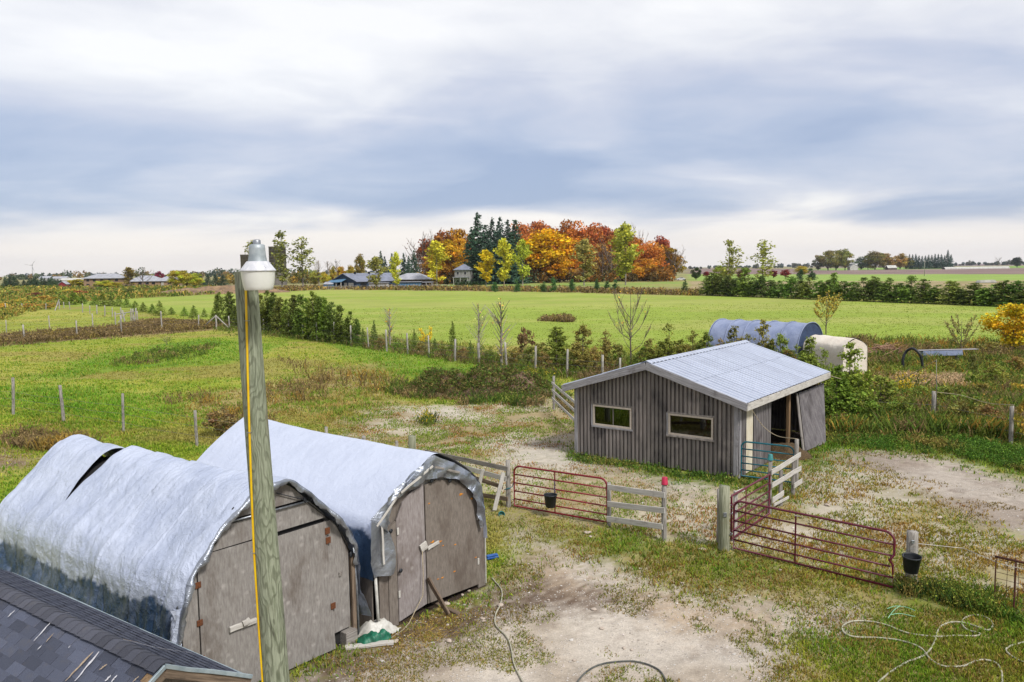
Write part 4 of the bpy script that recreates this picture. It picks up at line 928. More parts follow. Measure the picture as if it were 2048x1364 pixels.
# front hem rolled over the arch
pr, s_ = resample(profA[1:-2], 90); V = []; 
for i in range(90):
    y0 = float(ya(np.array([s_[i]*.85+.05]))[0]); c = np.array([1.75, 1.5]); dn = (c-pr[i])/np.linalg.norm(c-pr[i]); wv = .16+.05*math.sin(i*.8)+.03*math.sin(i*2.1)
    for k, (q, yo) in enumerate(((-.01, .02), (0.02, -.045), (.55, -.06), (1.0, -.03))): p = pr[i]+dn*wv*q*.55; V.append((p[0], y0+yo+.015*math.sin(i*1.1+k), p[1]))
put('tarp_hem', npmesh('tarp_hem', np.array(V), np.array([(i*4+k, (i+1)*4+k, (i+1)*4+k+1, i*4+k+1) for i in range(89) for k in range(3)]), None, True), M_['tarp_grey'], tshed, TA.M)

BW = TB.L
tshed2 = thing('tarp_shed', 'plywood fronted hoop shed under a smooth taut silver tarp', 'shed', TB.W(BW/2, 3.5, 0), 'tarp covered hoop sheds')
profB = [(-.12, 1.12), (-.08, 1.6), (-.02, 2.15), (.22, 2.42), (.57, 2.70), (.98, 2.97), (1.35, 3.18), (1.58, 3.27), (1.83, 3.19), (2.42, 2.86), (2.84, 2.44), (3.0, 2.0), (3.06, 1.5), (3.08, 1.1)]
def dispB(s, y):
    low = sstep(np.abs(s-.5), .30, .4)
    d = (fbm(y*10+s*3, s*8, 301, 3)-.5)*.012+(fbm(y*.8, s*3, 303, 3)-.5)*.04+low*((fbm(y*2.5, s*6, 305, 4)-.5)*.10)
    return d, -.05*np.sin(np.clip(y/6.9, 0, 1)*math.pi)*sstep(np.abs(s-.52), .25, 0), (fbm(s*8, y*.4, 307, 2)-.5)*.04
def dark_reflectionB(x, y, z): return sstep(2.02+(fbm(y*1.2, z, 421, 4)-.5)*.35+(fbm(y*5, z*4, 423, 3)-.5)*.2-z, -.03, .03)*(x < 1.2)  # same painted reflection on the left side of the taut tarp
me = tarp_surface(profB, 110, lambda s: -.12+.02*np.sin(s*30), lambda s: 6.95+0*s, 130, dispB, dark_reflectionB); put('tarp', me, M_['tarp2'], tshed2, TB.M)
archB, _ = resample([(x+(.06 if x < 1.6 else -.06), z-.1) for x, z in profB[2:12]], 30); archB = [tuple(p) for p in archB]
ply_part('back_panel', [(.04, 0)]+archB+[(BW-.04, 0)], 6.75, 6.78, 'ply_dark', TB, tshed2)
put('backing_or_shade_sheet', MB().prism([(.1, .5)]+archB+[(BW-.12, .5)], .045, .06).mesh('backing_or_shade_sheet'), M_['ply_dark'], tshed2, TB.M)
put('side_panel', MB().box(-.03, -.005, .05, 6.7, 0, 1.6).mesh('side_panel'), M_['ply_dark'], tshed2, TB.M)
put('side_panel', MB().box(BW+.005, BW+.03, .05, 6.7, 0, 1.6).mesh('side_panel'), M_['ply_dark'], tshed2, TB.M)
top = [p for p in archB if p[1] > 2.62]; ply_part('gable_panel', [(top[0][0], 2.62)]+top+[(top[-1][0], 2.62)], .0, .04, 'ply', TB, tshed2)
dA = ply_part('door', [(.575, .05), (.56, 2.12), (.74, 2.44), (1.0, 2.6), (1.3, 2.66), (1.325, .17)], -.03, .0, 'ply_grey', TB, tshed2)
dB = ply_part('door', [(1.34, .17), (1.325, 2.66), (1.66, 2.70), (2.1, 2.6), (2.46, 2.42), (2.75, 2.15), (2.89, 1.9), (2.87, .10)], -.045, -.01, 'ply_dark', TB, tshed2)
ply_part('side_board', [(.10, .0), (.10, 1.75), (.32, 1.95), (.325, .0)], -.02, .02, 'ply_dark', TB, tshed2); ply_part('side_board', [(.335, .0), (.335, 1.95), (.555, 2.1), (.56, .0)], -.025, .02, 'ply_dark', TB, tshed2)
ply_part('side_board', [(2.885, .0), (2.9, 1.88), (3.07, 1.6), (3.12, .0)], -.02, .02, 'ply_dark', TB, tshed2)
MB().tube([(.03, -.06, -.03), (.0, -.06, .7), (-.03, -.06, 1.3)], .03, 10).build('corner_pipe', M_['white_plastic'], tshed2, TB.M)
MB().bbox(3.1, 3.125, -.045, -.02, .04, 1.45, .004).build('edge_trim', M_['white_plastic'], tshed2, TB.M)
for x, z, p in ((.575, .62, dA), (.575, 1.9, dA), (2.86, 1.62, dB), (2.86, .62, dB)): MB().bbox(x-.025, x+.025, -.062, -.046, z-.07, z+.07, .004).build('hinge', M_['white_plastic'], p, TB.M)
fo = [(743, 1041), (765, 1012), (788, 983), (825, 947), (862, 912), (880, 916), (921, 932), (960, 967), (966, 1000), (968, 1028), (968, 1053)]
fi = [(777, 1066), (778, 1040), (783, 1012), (812, 982), (852, 961), (880, 955), (921, 962), (946, 990), (953, 1012), (956, 1030), (961, 1056)]
po, _ = resample([TB.P(*q, -.14) for q in fo], 60); pi_, _ = resample([TB.P(*q, -.14) for q in fi], 60)
V = []
for i in range(60):
    for k in range(7):
        f = k/6; p = po[i]*(1-f)+pi_[i]*f; V.append((p[0], -.14-.03*math.sin(f*math.pi)-.028*math.sin(i*.62+f*2.6)*math.sin(f*math.pi)-.06*(vnoise(np.array([i*.7+f*2.0]), np.array([f*3.0+i*.1]), 5)[0]-.5)*2, p[1]+.012*math.sin(i*.9)*(f > .8)))
put('tarp_flap', npmesh('tarp_flap', np.array(V), np.array([(i*7+k, i*7+k+1, (i+1)*7+k+1, (i+1)*7+k) for i in range(59) for k in range(6)]), None, True), M_['tarp_grey'], tshed2, TB.M)
# hanging left corner flap
fo2 = [(743, 1041), (741, 1070), (739, 1100), (741, 1130), (748, 1156)]; fi2 = [(778, 1064), (785, 1085), (789, 1110), (790, 1135), (788, 1148)]
po, _ = resample([TB.P(*q, -.15) for q in fo2], 26); pi_, _ = resample([TB.P(*q, -.15) for q in fi2], 26); V = []
for i in range(26):
    for k in range(9):
        f = k/8; p = po[i]*(1-f)+pi_[i]*f; V.append((p[0], -.15-.04*math.sin(f*math.pi*2+i*.13)-.03*(vnoise(np.array([i*.45]), np.array([f*5.0]), 8)[0]-.5), p[1]))
put('tarp_flap', npmesh('tarp_flap', np.array(V), np.array([(i*9+k, i*9+k+1, (i+1)*9+k+1, (i+1)*9+k) for i in range(25) for k in range(8)]), None, True), M_['tarp_grey'], tshed2, TB.M)
for a, b in (((754, 1053), (799, 987)), ((803, 985), (866, 932)), ((870, 934), (919, 945)), ((764, 1049), (768, 1128))):
    p, q = TB.P(*a, -.19), TB.P(*b, -.19); board('batten', TB.W(p[0], -.19, p[1]), TB.W(q[0], -.19, q[1]), .045, .02, M_['wood_pale'] if a[0] < 860 else M_['wood_grey'], tshed2)
q = TB.P(843, 1095); board('latch_block', TB.W(q[0]-.09, -.07, q[1]), TB.W(q[0]+.07, -.07, q[1]+.06), .17, .04, M_['wood_pale'], dA); board('latch_bar', TB.W(q[0]+.1, -.07, q[1]-.04), TB.W(q[0]+.42, -.07, q[1]+.02), .07, .04, M_['wood_pale'], dB)
foam = mat('orange_foam', S(226,150,40), S(190,110,24), .8, scale=30)
for px, py, s in ((921, 989, .055), (858, 1007, .03), (865, 1084, .05), (880, 1083, .04), (886, 1091, .03), (909, 1143, .035), (885, 1155, .03), (876, 1158, .025), (943, 997, .04), (951, 1115, .035), (910, 1089, .03)):
    c = TB.P(px, py, -.045); n = 9; rr = random.Random(px); ring = [(c[0]+s*rr.uniform(.4, 1.3)*math.cos(k*2*math.pi/n)*1.3, -.046, c[1]+s*rr.uniform(.4, 1.1)*math.sin(k*2*math.pi/n)*.6) for k in range(n)]
    k = MB(); k.add(ring+[(c[0], -.066, c[1])], [(i, (i+1) % n, n) for i in range(n)], True); k.build('foam_spot', foam, dB, TB.M)
for q in ((857, 960), (893, 960), (942, 992), (775, 1060), (795, 1139)):
    c = TB.P(*q); k = MB(); k.lathe([(0, -.03), (.03, -.02), (.045, 0), (.03, .02), (0, .03)], 8); k.v = [(c[0]+a*1.2, -.1+b_*.5, c[1]+z*1.6) for a, b_, z in k.v]; k.build('tarp_clip', M_['black'], tshed2, TB.M)
la = TB.P(838, 1100); gp = G(806, 1262)
tag(MB().tube([TB.W(la[0], -.1, la[1]), TB.W(la[0]-.01, -.12, la[1]-.5), TB.W(la[0]-.07, -.16, .45), gp+np.array([.12, .03, .15]), gp+np.array([0, 0, .02]), G(778, 1280)+np.array([0, 0, .015])], .009, 6).build('string', M_['rope']), 'thin pale string hanging from the latch of the taut tarp shed', 'string')
def lay_board(name, label, a, b, w, t, m, za=None, zb=None, cat='plank'):
    p = G(*a); q = G(*b); p[2] = za if za is not None else t/2; q[2] = zb if zb is not None else t/2
    root = thing(name, label, cat, ((p[0]+q[0])/2, (p[1]+q[1])/2, 0)); flat = za is None and zb is None
    d = q-p; board('timber', p, q, t if flat else w, w if flat else t, M_[m], root); return root
pp = TB.P(856, 1157, -.10); tp = TB.W(pp[0], -.10, pp[1]); bp = G(897, 1233)
t_ = thing('loose_plank', 'short grey plank leaning against the doors of the taut tarp shed', 'plank', (bp[0], bp[1], 0)); board('timber', (bp[0], bp[1], .04), tp, .12, .045, M_['wood_brown'], t_, tuple(TB.v))
lay_board('loose_plank', 'brown plank lying on the dirt under the leaning plank', (852, 1199), (917, 1230), .11, .05, 'wood_brown')
lay_board('loose_plank', 'flat pale plank lying before the white and green feed bag', (690, 1297), (788, 1287), .14, .05, 'wood_pale')
# feed bag
bagc = G(752, 1272); rbg = np.random.default_rng(3)
bag = thing('feed_bag', 'crumpled white and green feed bag slumped between the two tarp sheds', 'bag', (bagc[0], bagc[1], 0))
def bag_mesh(cx, cy, sx, sy, h, seed, ang):
    n, k = 44, 32; V = []
    for i in range(n):
        for j in range(k):
            a, b = i/(n-1)*2-1, j/(k-1)*2-1; e = (1-abs(a)**3)*(1-abs(b)**3); V.append((a*sx, b*sy, h*e))
    V = np.array(V); nz = fbm(V[:, 0]*5+seed, V[:, 1]*5, seed, 4)-.5; V[:, 2] = V[:, 2]*(1+nz*1.6)+.01+np.abs(fbm(V[:, 0]*9+V[:, 1]*5, V[:, 1]*4, seed+3, 3)-.5)*.16; V[:, 0] += nz*.12; V[:, 1] += (fbm(V[:, 0]*4, V[:, 1]*4, seed+9, 3)-.5)*.12
    c, s = math.cos(ang), math.sin(ang); V[:, :2] = V[:, :2]@np.array([[c, s], [-s, c]]); V += np.array([cx, cy, 0])
    return npmesh('bag', V, np.array([(i*k+j, (i+1)*k+j, (i+1)*k+j+1, i*k+j+1) for i in range(n-1) for j in range(k-1)]), None, True)
BM = Matrix.Translation(Vector((bagc[0], bagc[1], 0)))
put('white_sack', bag_mesh(-.02, .08, .36, .26, .22, 5, .9), M_['white_plastic'], bag, BM); put('green_sack', bag_mesh(.0, -.18, .30, .16, .14, 15, .5), mat('green_plastic', S(30,122,92), S(16,86,64), .5, scale=8), bag, BM)
tag(MB().add([(0, 0, 0)], []) and MB().bbox(-.16, .16, -.06, .06, .0, .055, .015).bbox(-.15, .15, -.05, .05, .056, .10, .012).build('scrub_brush', M_['blue_plastic'], None, Matrix.Translation(Vector([float(v) for v in G(984, 1117)]))@Matrix.Rotation(.5, 4, 'Z')), 'bright blue scrubbing brush lying beside the taut tarp shed', 'brush')

# ------------------------------------------------------------------ shingled roof at the lower left
rz = 2.6; ra = G(0, 1175, rz); rbp = G(328, 1330, rz); rd = (ra-rbp); rd /= np.linalg.norm(rd)      # ridge runs away from the gable
best = min(np.arange(.3, 1.1, .01), key=lambda q: abs((G(498, 1351, rz-q)-rbp)[:2]@rd[:2]))
hw = float(np.linalg.norm((G(498, 1351, rz-best)-rbp)[:2])); dzr = float(best); RL = 6.4
RF = Frame(rbp, rbp+np.array([-rd[1], rd[0], 0])*1.0)     # local x across, y along the ridge (sign fixed below)
if RF.v@rd < 0: RF = Frame(rbp, rbp-np.array([-rd[1], rd[0], 0])*1.0)
coop = thing('shingled_coop', 'low outbuilding with a dark asphalt shingle gable roof', 'outbuilding', RF.W(0, RL/2, 0))
side_far = 1 if (G(498, 1351, rz-best)-rbp)@RF.u > 0 else -1
sl = math.hypot(hw, dzr); ang = math.atan2(dzr, hw); rows = 9; ex = sl/rows
put('wall', MB().prism([(-hw+.18, 0), (-hw+.18, rz-dzr-.02), (0, rz-.14), (hw-.18, rz-dzr-.02), (hw-.18, 0)], .10, .14).mesh('wall'), M_['ply_dark'], coop, RF.M)
put('wall', MB().prism([(-hw+.18, 0), (-hw+.18, rz-dzr-.02), (0, rz-.14), (hw-.18, rz-dzr-.02), (hw-.18, 0)], RL-.2, RL-.16).mesh('wall'), M_['ply_dark'], coop, RF.M)
for sgn in (-1, 1): put('wall', MB().box(sgn*(hw-.2)-.02, sgn*(hw-.2)+.02, .14, RL-.2, 0, rz-dzr).mesh('wall'), M_['ply_dark'], coop, RF.M)
for sgn in (-1, 1):
    put('roof_deck', MB().add([(0, .02, rz-.03), (sgn*hw, .02, rz-dzr-.03), (sgn*hw, RL, rz-dzr-.03), (0, RL, rz-.03)], [(0, 1, 2, 3)]).mesh('roof_deck'), M_['frame_wood'], coop, RF.M)
tabw = .305; rr = random.Random(8)
tab = MB().bbox(0, tabw-.014, 0, ex+.03, 0, .018, .004).mesh('shingle', M_['shingle'])
count = 0; rest = MB()
def slope_M(sgn, y, s0, lift):
    # local tab x along the ridge, y up the slope, z out of the roof
    X_ = Vector((0, 1, 0)) if sgn < 0 else Vector((0, -1, 0)); Y_ = Vector((-sgn*math.cos(ang), 0, math.sin(ang))); Z_ = X_.cross(Y_)
    p = Vector((sgn*s0*math.cos(ang), y, rz-s0*math.sin(ang)))+Z_*lift
    return RF.M @ Matrix(((X_.x, Y_.x, Z_.x, p.x), (X_.y, Y_.y, Z_.y, p.y), (X_.z, Y_.z, Z_.z, p.z), (0, 0, 0, 1)))
near = -side_far
for row in range(rows):
    s0 = (row+1)*ex; off = (row % 2)*tabw/2; y = -.0-off
    while y < RL:
        if y > -.12:
            lift = .010+.005*rr.random()
            if count < 235:
                yy = y if near < 0 else y+tabw; put('shingle', tab, None, coop, slope_M(near, max(yy, 0), s0, lift)@Matrix.Rotation(rr.uniform(-.012, .012)-.05, 4, 'X')); count += 1
            Mx = slope_M(side_far, (y if side_far < 0 else y+tabw), s0, lift)@Matrix.Rotation(-.05, 4, 'X'); MI = RF.M.inverted()@Mx
            V = [MI@Vector(v) for v in ((0, 0, 0), (tabw-.008, 0, 0), (tabw-.008, ex+.03, 0), (0, ex+.03, 0), (0, 0, .008), (tabw-.008, 0, .008), (tabw-.008, ex+.03, .008), (0, ex+.03, .008))]
            rest.add(V, [(4, 5, 6, 7), (0, 1, 5, 4), (1, 2, 6, 5), (3, 0, 4, 7)])
        y += tabw
tag(rest.build('shingle_field', M_['shingle'], coop, RF.M), kind='stuff')
capm = MB(); cw = .15; V = []
for yy in (0, .20):
    for k in range(7):
        a = (k/6-.5)*2; x = cw*math.sin(a*1.25)*math.cos(ang)*1.05 if 0 else cw*a*math.cos(ang); z = -abs(cw*a)*math.sin(ang)+.030-(.02 if k == 3 else 0)*0-.012*(abs(a) < .2)+(.014 if yy == 0 else 0.0); V.append((x, yy, z))
F = [(k, k+1, 8+k, 7+k) for k in range(6)]; V2 = [(x, y, z-.012) for x, y, z in V[:7]]; capm.add(V, F, True); capm.add(V[:7]+V2, [(k+1, k, 7+k, 8+k) for k in range(6)])
cap = capm.mesh('ridge_shingle', M_['shingle_cap']); y = -.01; k = 0
while y < RL and k < 46: put('ridge_shingle', cap, None, coop, RF.M@Matrix.Translation((rr.uniform(-.004, .004), y, rz))@Matrix.Rotation(rr.uniform(-.03, .03), 4, 'Z')); y += .155; k += 1
edge = mat('painted_drip_edge', S(176,190,196), S(150,166,174), .5, .2, scale=8, bstr=0)
for sgn in (-1, 1):
    board('drip_edge', RF.W(0, -.03, rz-.01), RF.W(sgn*(hw+.02), -.03, rz-dzr-.012), .05, .03, edge, coop); board('fascia_board', RF.W(0, -.005, rz-.09), RF.W(sgn*(hw+.0), -.005, rz-dzr-.09), .11, .03, M_['wood_brown'], coop)
    board('fascia_board', RF.W(sgn*(hw+.01), .02, rz-dzr-.07), RF.W(sgn*(hw+.01), RL, rz-dzr-.07), .10, .03, edge, coop)
# spilled paint and droppings on the shingles
wpaint = mat('white_droppings', S(232,232,236), S(200,196,200), .8, scale=30, bstr=.2); tpaint = mat('tan_droppings', S(196,176,150), S(150,126,100), .8, scale=30, bstr=.2)
def on_slope(px, py, sgn, lift=.032):
    n = np.array(RF.u)*sgn*math.sin(ang)+np.array([0, 0, math.cos(ang)]); d = ray(px, py); p0 = RF.W(0, 0, rz)+n*lift; return CAM+d*((p0-CAM)@n)/(d@n)
for a, b, w, m, sg in (((68, 1282), (101, 1244), .022, wpaint, near), ((92, 1284), (108, 1266), .018, tpaint, near), ((131, 1362), (186, 1303), .04, tpaint, near), ((150, 1362), (198, 1303), .035, wpaint, near), ((210, 1362), (222, 1350), .04, wpaint, near), ((222, 1364), (234, 1350), .035, wpaint, near), ((15, 1234), (30, 1220), .02, wpaint, near), ((74, 1300), (84, 1290), .015, wpaint, near), ((265, 1364), (278, 1352), .02, tpaint, near), ((243, 1278), (310, 1294), .02, wpaint, side_far), ((236, 1276), (280, 1285), .02, tpaint, side_far), ((300, 1293), (385, 1306), .012, wpaint, side_far), ((122, 1223), (142, 1226), .015, wpaint, side_far), ((304, 1340), (312, 1332), .02, wpaint, near), ((28, 1202), (31, 1200), .012, wpaint, near), ((137, 1296), (140, 1291), .012, wpaint, near), ((198, 1340), (214, 1328), .03, tpaint, near)):
    p = on_slope(*a, sg); q = on_slope(*b, sg); L = np.linalg.norm(q-p); d = (q-p)/L; n = np.array(RF.u)*sg*math.sin(ang)+np.array([0, 0, math.cos(ang)]); sd_ = np.cross(n, d); k = MB(); V = []; rq = random.Random(a[0]); m_ = 9
    for i in range(m_):
        f = i/(m_-1); ww = w*.5*math.sin(math.pi*min(max(f, .04), .96))**.5*rq.uniform(.5, 1.2); c = p+d*L*f+sd_*rq.uniform(-.006, .006); V += [c-sd_*ww, c+sd_*ww]
    k.add(V, [(2*i, 2*i+1, 2*i+3, 2*i+2) for i in range(m_-1)]); k.build('dropping_streak', m, coop)

# ------------------------------------------------------------------ lamp pole
pt = YP(491, 543, 6.5); pb_ = YP(552, 1350, 6.5); ax = (pt-pb_)/(pt-pb_)[2]; base = pb_-ax*pb_[2]
pm, nt, b = new_mat('green_pole_wood')
v = obj_coord(nt, (.09, 1, 1)); ds = noise(nt, obj_coord(nt, (.55, 1.6, 1.6)), 2.1, 3, .5)
rings = math_node(nt, 'SINE', math_node(nt, 'MULTIPLY', math_node(nt, 'ADD', ds, math_node(nt, 'MULTIPLY', noise(nt, obj_coord(nt, (.25, 1, 1)), 9, 3, .5), .12)), 120.0)); f = noise(nt, v, 60, 6, .65)
col = mix_rgb(nt, smooth(nt, f, .35, .68), S(166,172,148), S(118,126,100)); col = mix_rgb(nt, math_node(nt, 'MULTIPLY', smooth(nt, rings, .1, .95), .5), col, S(84,88,66)); col = mix_rgb(nt, math_node(nt, 'MULTIPLY', smooth(nt, noise(nt, obj_coord(nt, (.4, 1, 1)), 4, 5, .6), .55, .75), .6), col, S(128,106,76))
crk = smooth(nt, math_node(nt, 'ABSOLUTE', math_node(nt, 'SUBTRACT', noise(nt, obj_coord(nt, (.035, 1, 1)), 11, 3, .5), .5)), .012, .0); crk = math_node(nt, 'MULTIPLY', crk, smooth(nt, noise(nt, obj_coord(nt, (.4, 1, 1)), 2.4, 2, .5), .48, .6)); col = mix_rgb(nt, math_node(nt, 'MULTIPLY', crk, .85), col, S(50,46,36))
nt.links.new(col, b.inputs['Base Color']); b.inputs['Roughness'].default_value = .85; bump(nt, b, math_node(nt, 'SUBTRACT', math_node(nt, 'ADD', f, math_node(nt, 'MULTIPLY', rings, .12)), crk), .6, .008)
M_['pole'] = pm
lp_ = thing('lamp_pole', 'tall green treated wooden pole with a white barn lamp on top', 'lamp pole', (base[0], base[1], 0))
PM = axes_matrix(base-ax*.5/np.linalg.norm(ax), ax, (0, -1, 0)); PLn = float(np.linalg.norm(pt-base))+.5
k = MB(); V = []; n = 28; rr = random.Random(2); K = 24
offs = [1+.025*math.sin(i*2*math.pi/n*2+.6)+.012*math.sin(i*2*math.pi/n*5) for i in range(n)]
for i in range(K):
    x = PLn*i/(K-1); r = .125-.038*(i/(K-1))
    for j in range(n):
        a = 2*math.pi*j/n; V.append((x, r*offs[j]*math.cos(a)+.004*math.sin(x*1.3), r*offs[j]*math.sin(a)+.003*math.sin(x*2.1)))
F = [(i*n+j, i*n+(j+1) % n, (i+1)*n+(j+1) % n, (i+1)*n+j) for i in range(K-1) for j in range(n)]
k.add(V, F, True); V = V[-n:]+[(PLn+.004, 0, 0)]; k.add(V, [(j, (j+1) % n, n) for j in range(n)]); put('pole', k.mesh('pole'), pm, lp_, PM)
def pole_r(z): return .125-.038*((z+.5)/PLn)
path = []
for px, py in ((499, 560), (501, 640), (503, 740), (506, 860), (509, 980), (512, 1100), (516, 1240), (519, 1364)):
    q = YP(px, py, 6.5); c = base+ax*q[2]; r = pole_r(q[2])+.008; dx = (q[0]-c[0])*.96; dx = max(-r*.9, min(r*.9, dx)); path.append((c[0]+dx, c[1]-math.sqrt(r*r-dx*dx), q[2]))
path.append((path[-1][0]+.05, path[-1][1], .0)); MB().tube(path, .0095, 8).build('cable', M_['yellow'], lp_)
for q in path[1:7:2]: MB().tube([(q[0]-.022, q[1]+.012, q[2]), (q[0]-.014, q[1]-.012, q[2]), (q[0]+.014, q[1]-.012, q[2]), (q[0]+.022, q[1]+.012, q[2])], .0025, 5).build('staple', M_['steel'], lp_)
lc = YP(516, 542, 6.16); LM = Matrix.Translation(Vector([float(v) for v in lc])); u1 = 6.16/FPX
shade_m = mat('chipped_white_shade', S(236,236,240), S(214,216,224), .45, scale=10, stretch=(3, 3, .4), c3=S(88,80,92), blot=22, blot_thr=(.63, .68), bstr=.05); housing_m = mat('pale_blue_housing', S(196,204,208), S(164,174,180), .5, .3, scale=10, c3=S(120,124,120), blot=8); lens_m = mat('milky_lens', S(252,252,246), S(240,240,232), .35, scale=3, bstr=0)
lamp = put('lamp_shade', MB().lathe([(.0, .074), (21*u1, .074), (22*u1, .07), (33*u1, .014), (35*u1, .006), (35*u1, .0), (33.5*u1, -.002)], 36).mesh('lamp_shade'), shade_m, lp_, LM)
rib_l = [(33*u1, -.003), (32.3*u1, -.03), (31.6*u1, -.06), (31.5*u1, -.064), (30.5*u1, -.095), (29*u1, -.12), (27.5*u1, -.143), (26.5*u1, -.146), (0, -.146)]
put('lens', MB().lathe(rib_l, 36).mesh('lens'), lens_m, lamp, LM); put('housing', MB().lathe([(19*u1, .07), (18*u1, .085), (16.5*u1, .12), (15.5*u1, .17), (15*u1, .198), (11*u1, .205), (0, .206)], 28).mesh('housing'), housing_m, lamp, LM)
put('photocell', MB().lathe([(7.5*u1, .2), (7.5*u1, .232), (6*u1, .24), (0, .242)], 18).mesh('photocell'), M_['steel'], lamp, LM)
MB().tube([base+ax*6.9+np.array([.0, -.07, 0]), (lc[0], lc[1]+.21, lc[2]+.03), (lc[0], lc[1]+.14, lc[2]+.13), (lc[0], lc[1]+.03, lc[2]+.14)], .018, 8).build('bracket', M_['steel'], lp_)
# ------------------------------------------------------------------ gates
def gate(name, label, a, b, z0, z1, m, ra=.2, brace=(.42,), flat=.04, bent=False, group='tubular farm gates', round_left=True):
    fr = Frame(a, b); L = fr.L; root = thing(name, label, 'gate', fr.W(L/2, 0, 0), group); r = .027
    def arc(cx, cz, r_, a0, a1, n=6): return [(cx+r_*math.cos(a0+(a1-a0)*i/n), 0, cz+r_*math.sin(a0+(a1-a0)*i/n)) for i in range(n+1)]
    path = [(0, 0, z0)]+(arc(ra, z1-ra, ra, math.pi, math.pi/2) if round_left else [(0, 0, z1)])+arc(L-ra, z1-ra, ra, math.pi/2, 0)
    if bent: path += [(L, 0, z0+.72), (L-.035, -.03, z0+.66), (L-.075, -.05, z0+.60), (L-.02, -.02, z0+.5)]
    path += [(L, 0, z0)]
    MB().tube(path, r, 10, closed=True).build('frame', m, root, fr.M)
    for i in range(1, 5):
        z = z0+(z1-z0)*(i/5)**1.08; sag = .012*(i % 2)
        MB().tube([(r*.3, .0, z), (L*.5, .01, z-sag), (L-r*.3-(.06 if bent and i == 2 else 0), 0, z)], .022, 8).build('rail', m, root, fr.M)
    for q in brace: MB().bbox(L*q-flat/2, L*q+flat/2, -.026, -.017, z0-.01, z1+.01, .003).build('brace', m, root, fr.M)
    for z in (z0+.18, z1-.22): MB().tube([(-.07, 0, z), (.0, 0, z)], .012, 6).build('hinge', M_['steel'], root, fr.M)
    return root, fr
g1, G1 = gate('farm_gate', 'red tubular gate with a black bucket, left of the three board fence', G(1029, 1016), G(1214, 1049), .07, 1.27, M_['red'], brace=(.46,))
ga = G(1467, 1101); gb = G(1786, 1181)
g2, G2 = gate('farm_gate', 'maroon tubular gate with a kinked end, before the bucket post', ga, gb, .07, 1.27, M_['maroon'], bent=True)
g3, G3 = gate('farm_gate', 'maroon tubular gate swung back toward the shed from the green post', G(1462, 1086), G(1538, 1034), .10, 1.22, M_['maroon'], ra=.04, brace=(.34, ), flat=.06)
tg, GT = gate('farm_gate', 'teal tubular gate across the open side of the grey shed', G(1482, 957), G(1587, 971), .10, 1.25, M_['teal'], brace=())
MB().bbox(G2.L*.42-.03, G2.L*.42+.12, -.03, -.027, 1.2, 1.23, .001).build('sticker', M_['white_plastic'], g2, G2.M)
# chain hanging at the brace of the red gate
ch = MB()
for i in range(7): ch.tube([(G1.L*.46+.02*math.cos(t)-.0, -.04+.012*math.sin(t*1.0)*(i % 2), .98-.05*i+.028*math.sin(t)) for t in np.linspace(0, 2*math.pi, 8)[:-1]], .006, 5, closed=True)
ch.build('chain', M_['steel'], g1, G1.M)
# ------------------------------------------------------------------ buckets and pails
def bucket(name, label, c, r0_, r1, h, m, tilt=(0, 0), upside=False, cat='bucket', handle=True):
    root = thing(name, label, cat, c); Mx = WM[root]@Matrix.Rotation(tilt[0], 4, 'X')@Matrix.Rotation(tilt[1], 4, 'Y')
    if upside: prof = [(r1, 0), (r1+.006, .004), (r1, .016), (r0_, h-.01), (r0_-.008, h), (0, h)]
    else: prof = [(0, 0), (r0_-.006, 0), (r0_, .006), (r1-.004, h-.03), (r1+.006, h-.026), (r1+.006, h), (r1-.006, h), (r1-.01, h-.03), (r0_-.006, .012), (0, .012)]
    put('shell', MB().lathe(prof, 28).mesh('shell'), m, root, Mx)
    if handle and not upside:
        put('handle', MB().tube([(math.cos(t)*(r1+.008), -.02+math.sin(t)*.06, h-.015-abs(math.sin(t))*(-.16)) for t in np.linspace(0, math.pi, 14)], .0035, 5).mesh('handle'), M_['steel'], root, Mx)
    return root
bz = .30; bw = G1.W(G1.L*.46-.03, -.22, bz); bk = bucket('bucket', 'black rubber bucket hung on the red gate', bw, .14, .185, .36, M_['black'])
p1 = G(1328, 1081); p0 = G(1218, 1054)
# ------------------------------------------------------------------ board fences
def fence_thing(name, label, c, cat='fence', group=None): return thing(name, label, cat, (c[0], c[1], 0), group)
bf = fence_thing('board_fence', 'three grey boards on two posts right of the red gate', (p0+p1)/2)
def ztop(px, ptop, base): # height of a pixel above a ground point
    d = ray(px, ptop); t = np.hypot(base[0], base[1])/np.hypot(d[0], d[1]); return float(H+d[2]*t)
FB = Frame(p0, p1)
post('post', p0, ztop(1218, 965, p0), .06, M_['post_wood'], bf); post('post', p1, ztop(1328, 957, p1), .065, M_['post_wood'], bf)
for (l0, l1) in (((1216, 974), (1330, 990)), ((1216, 1007), (1329, 1021)), ((1214, 1037), (1326, 1053))):
    a = FB.P(*l0, -.08); b = FB.P(*l1, -.08); board('board', FB.W(a[0], -.09, a[1]), FB.W(b[0], -.09, b[1]), .15, .03, M_['wood_pale'], bf)
pz = ztop(1328, 958, p1); bucket('pail', 'small red pail upturned on the end post of the three board fence', (p1[0]+.01, p1[1], pz-.14), .07, .085, .19, M_['pink'], upside=True, cat='pail')
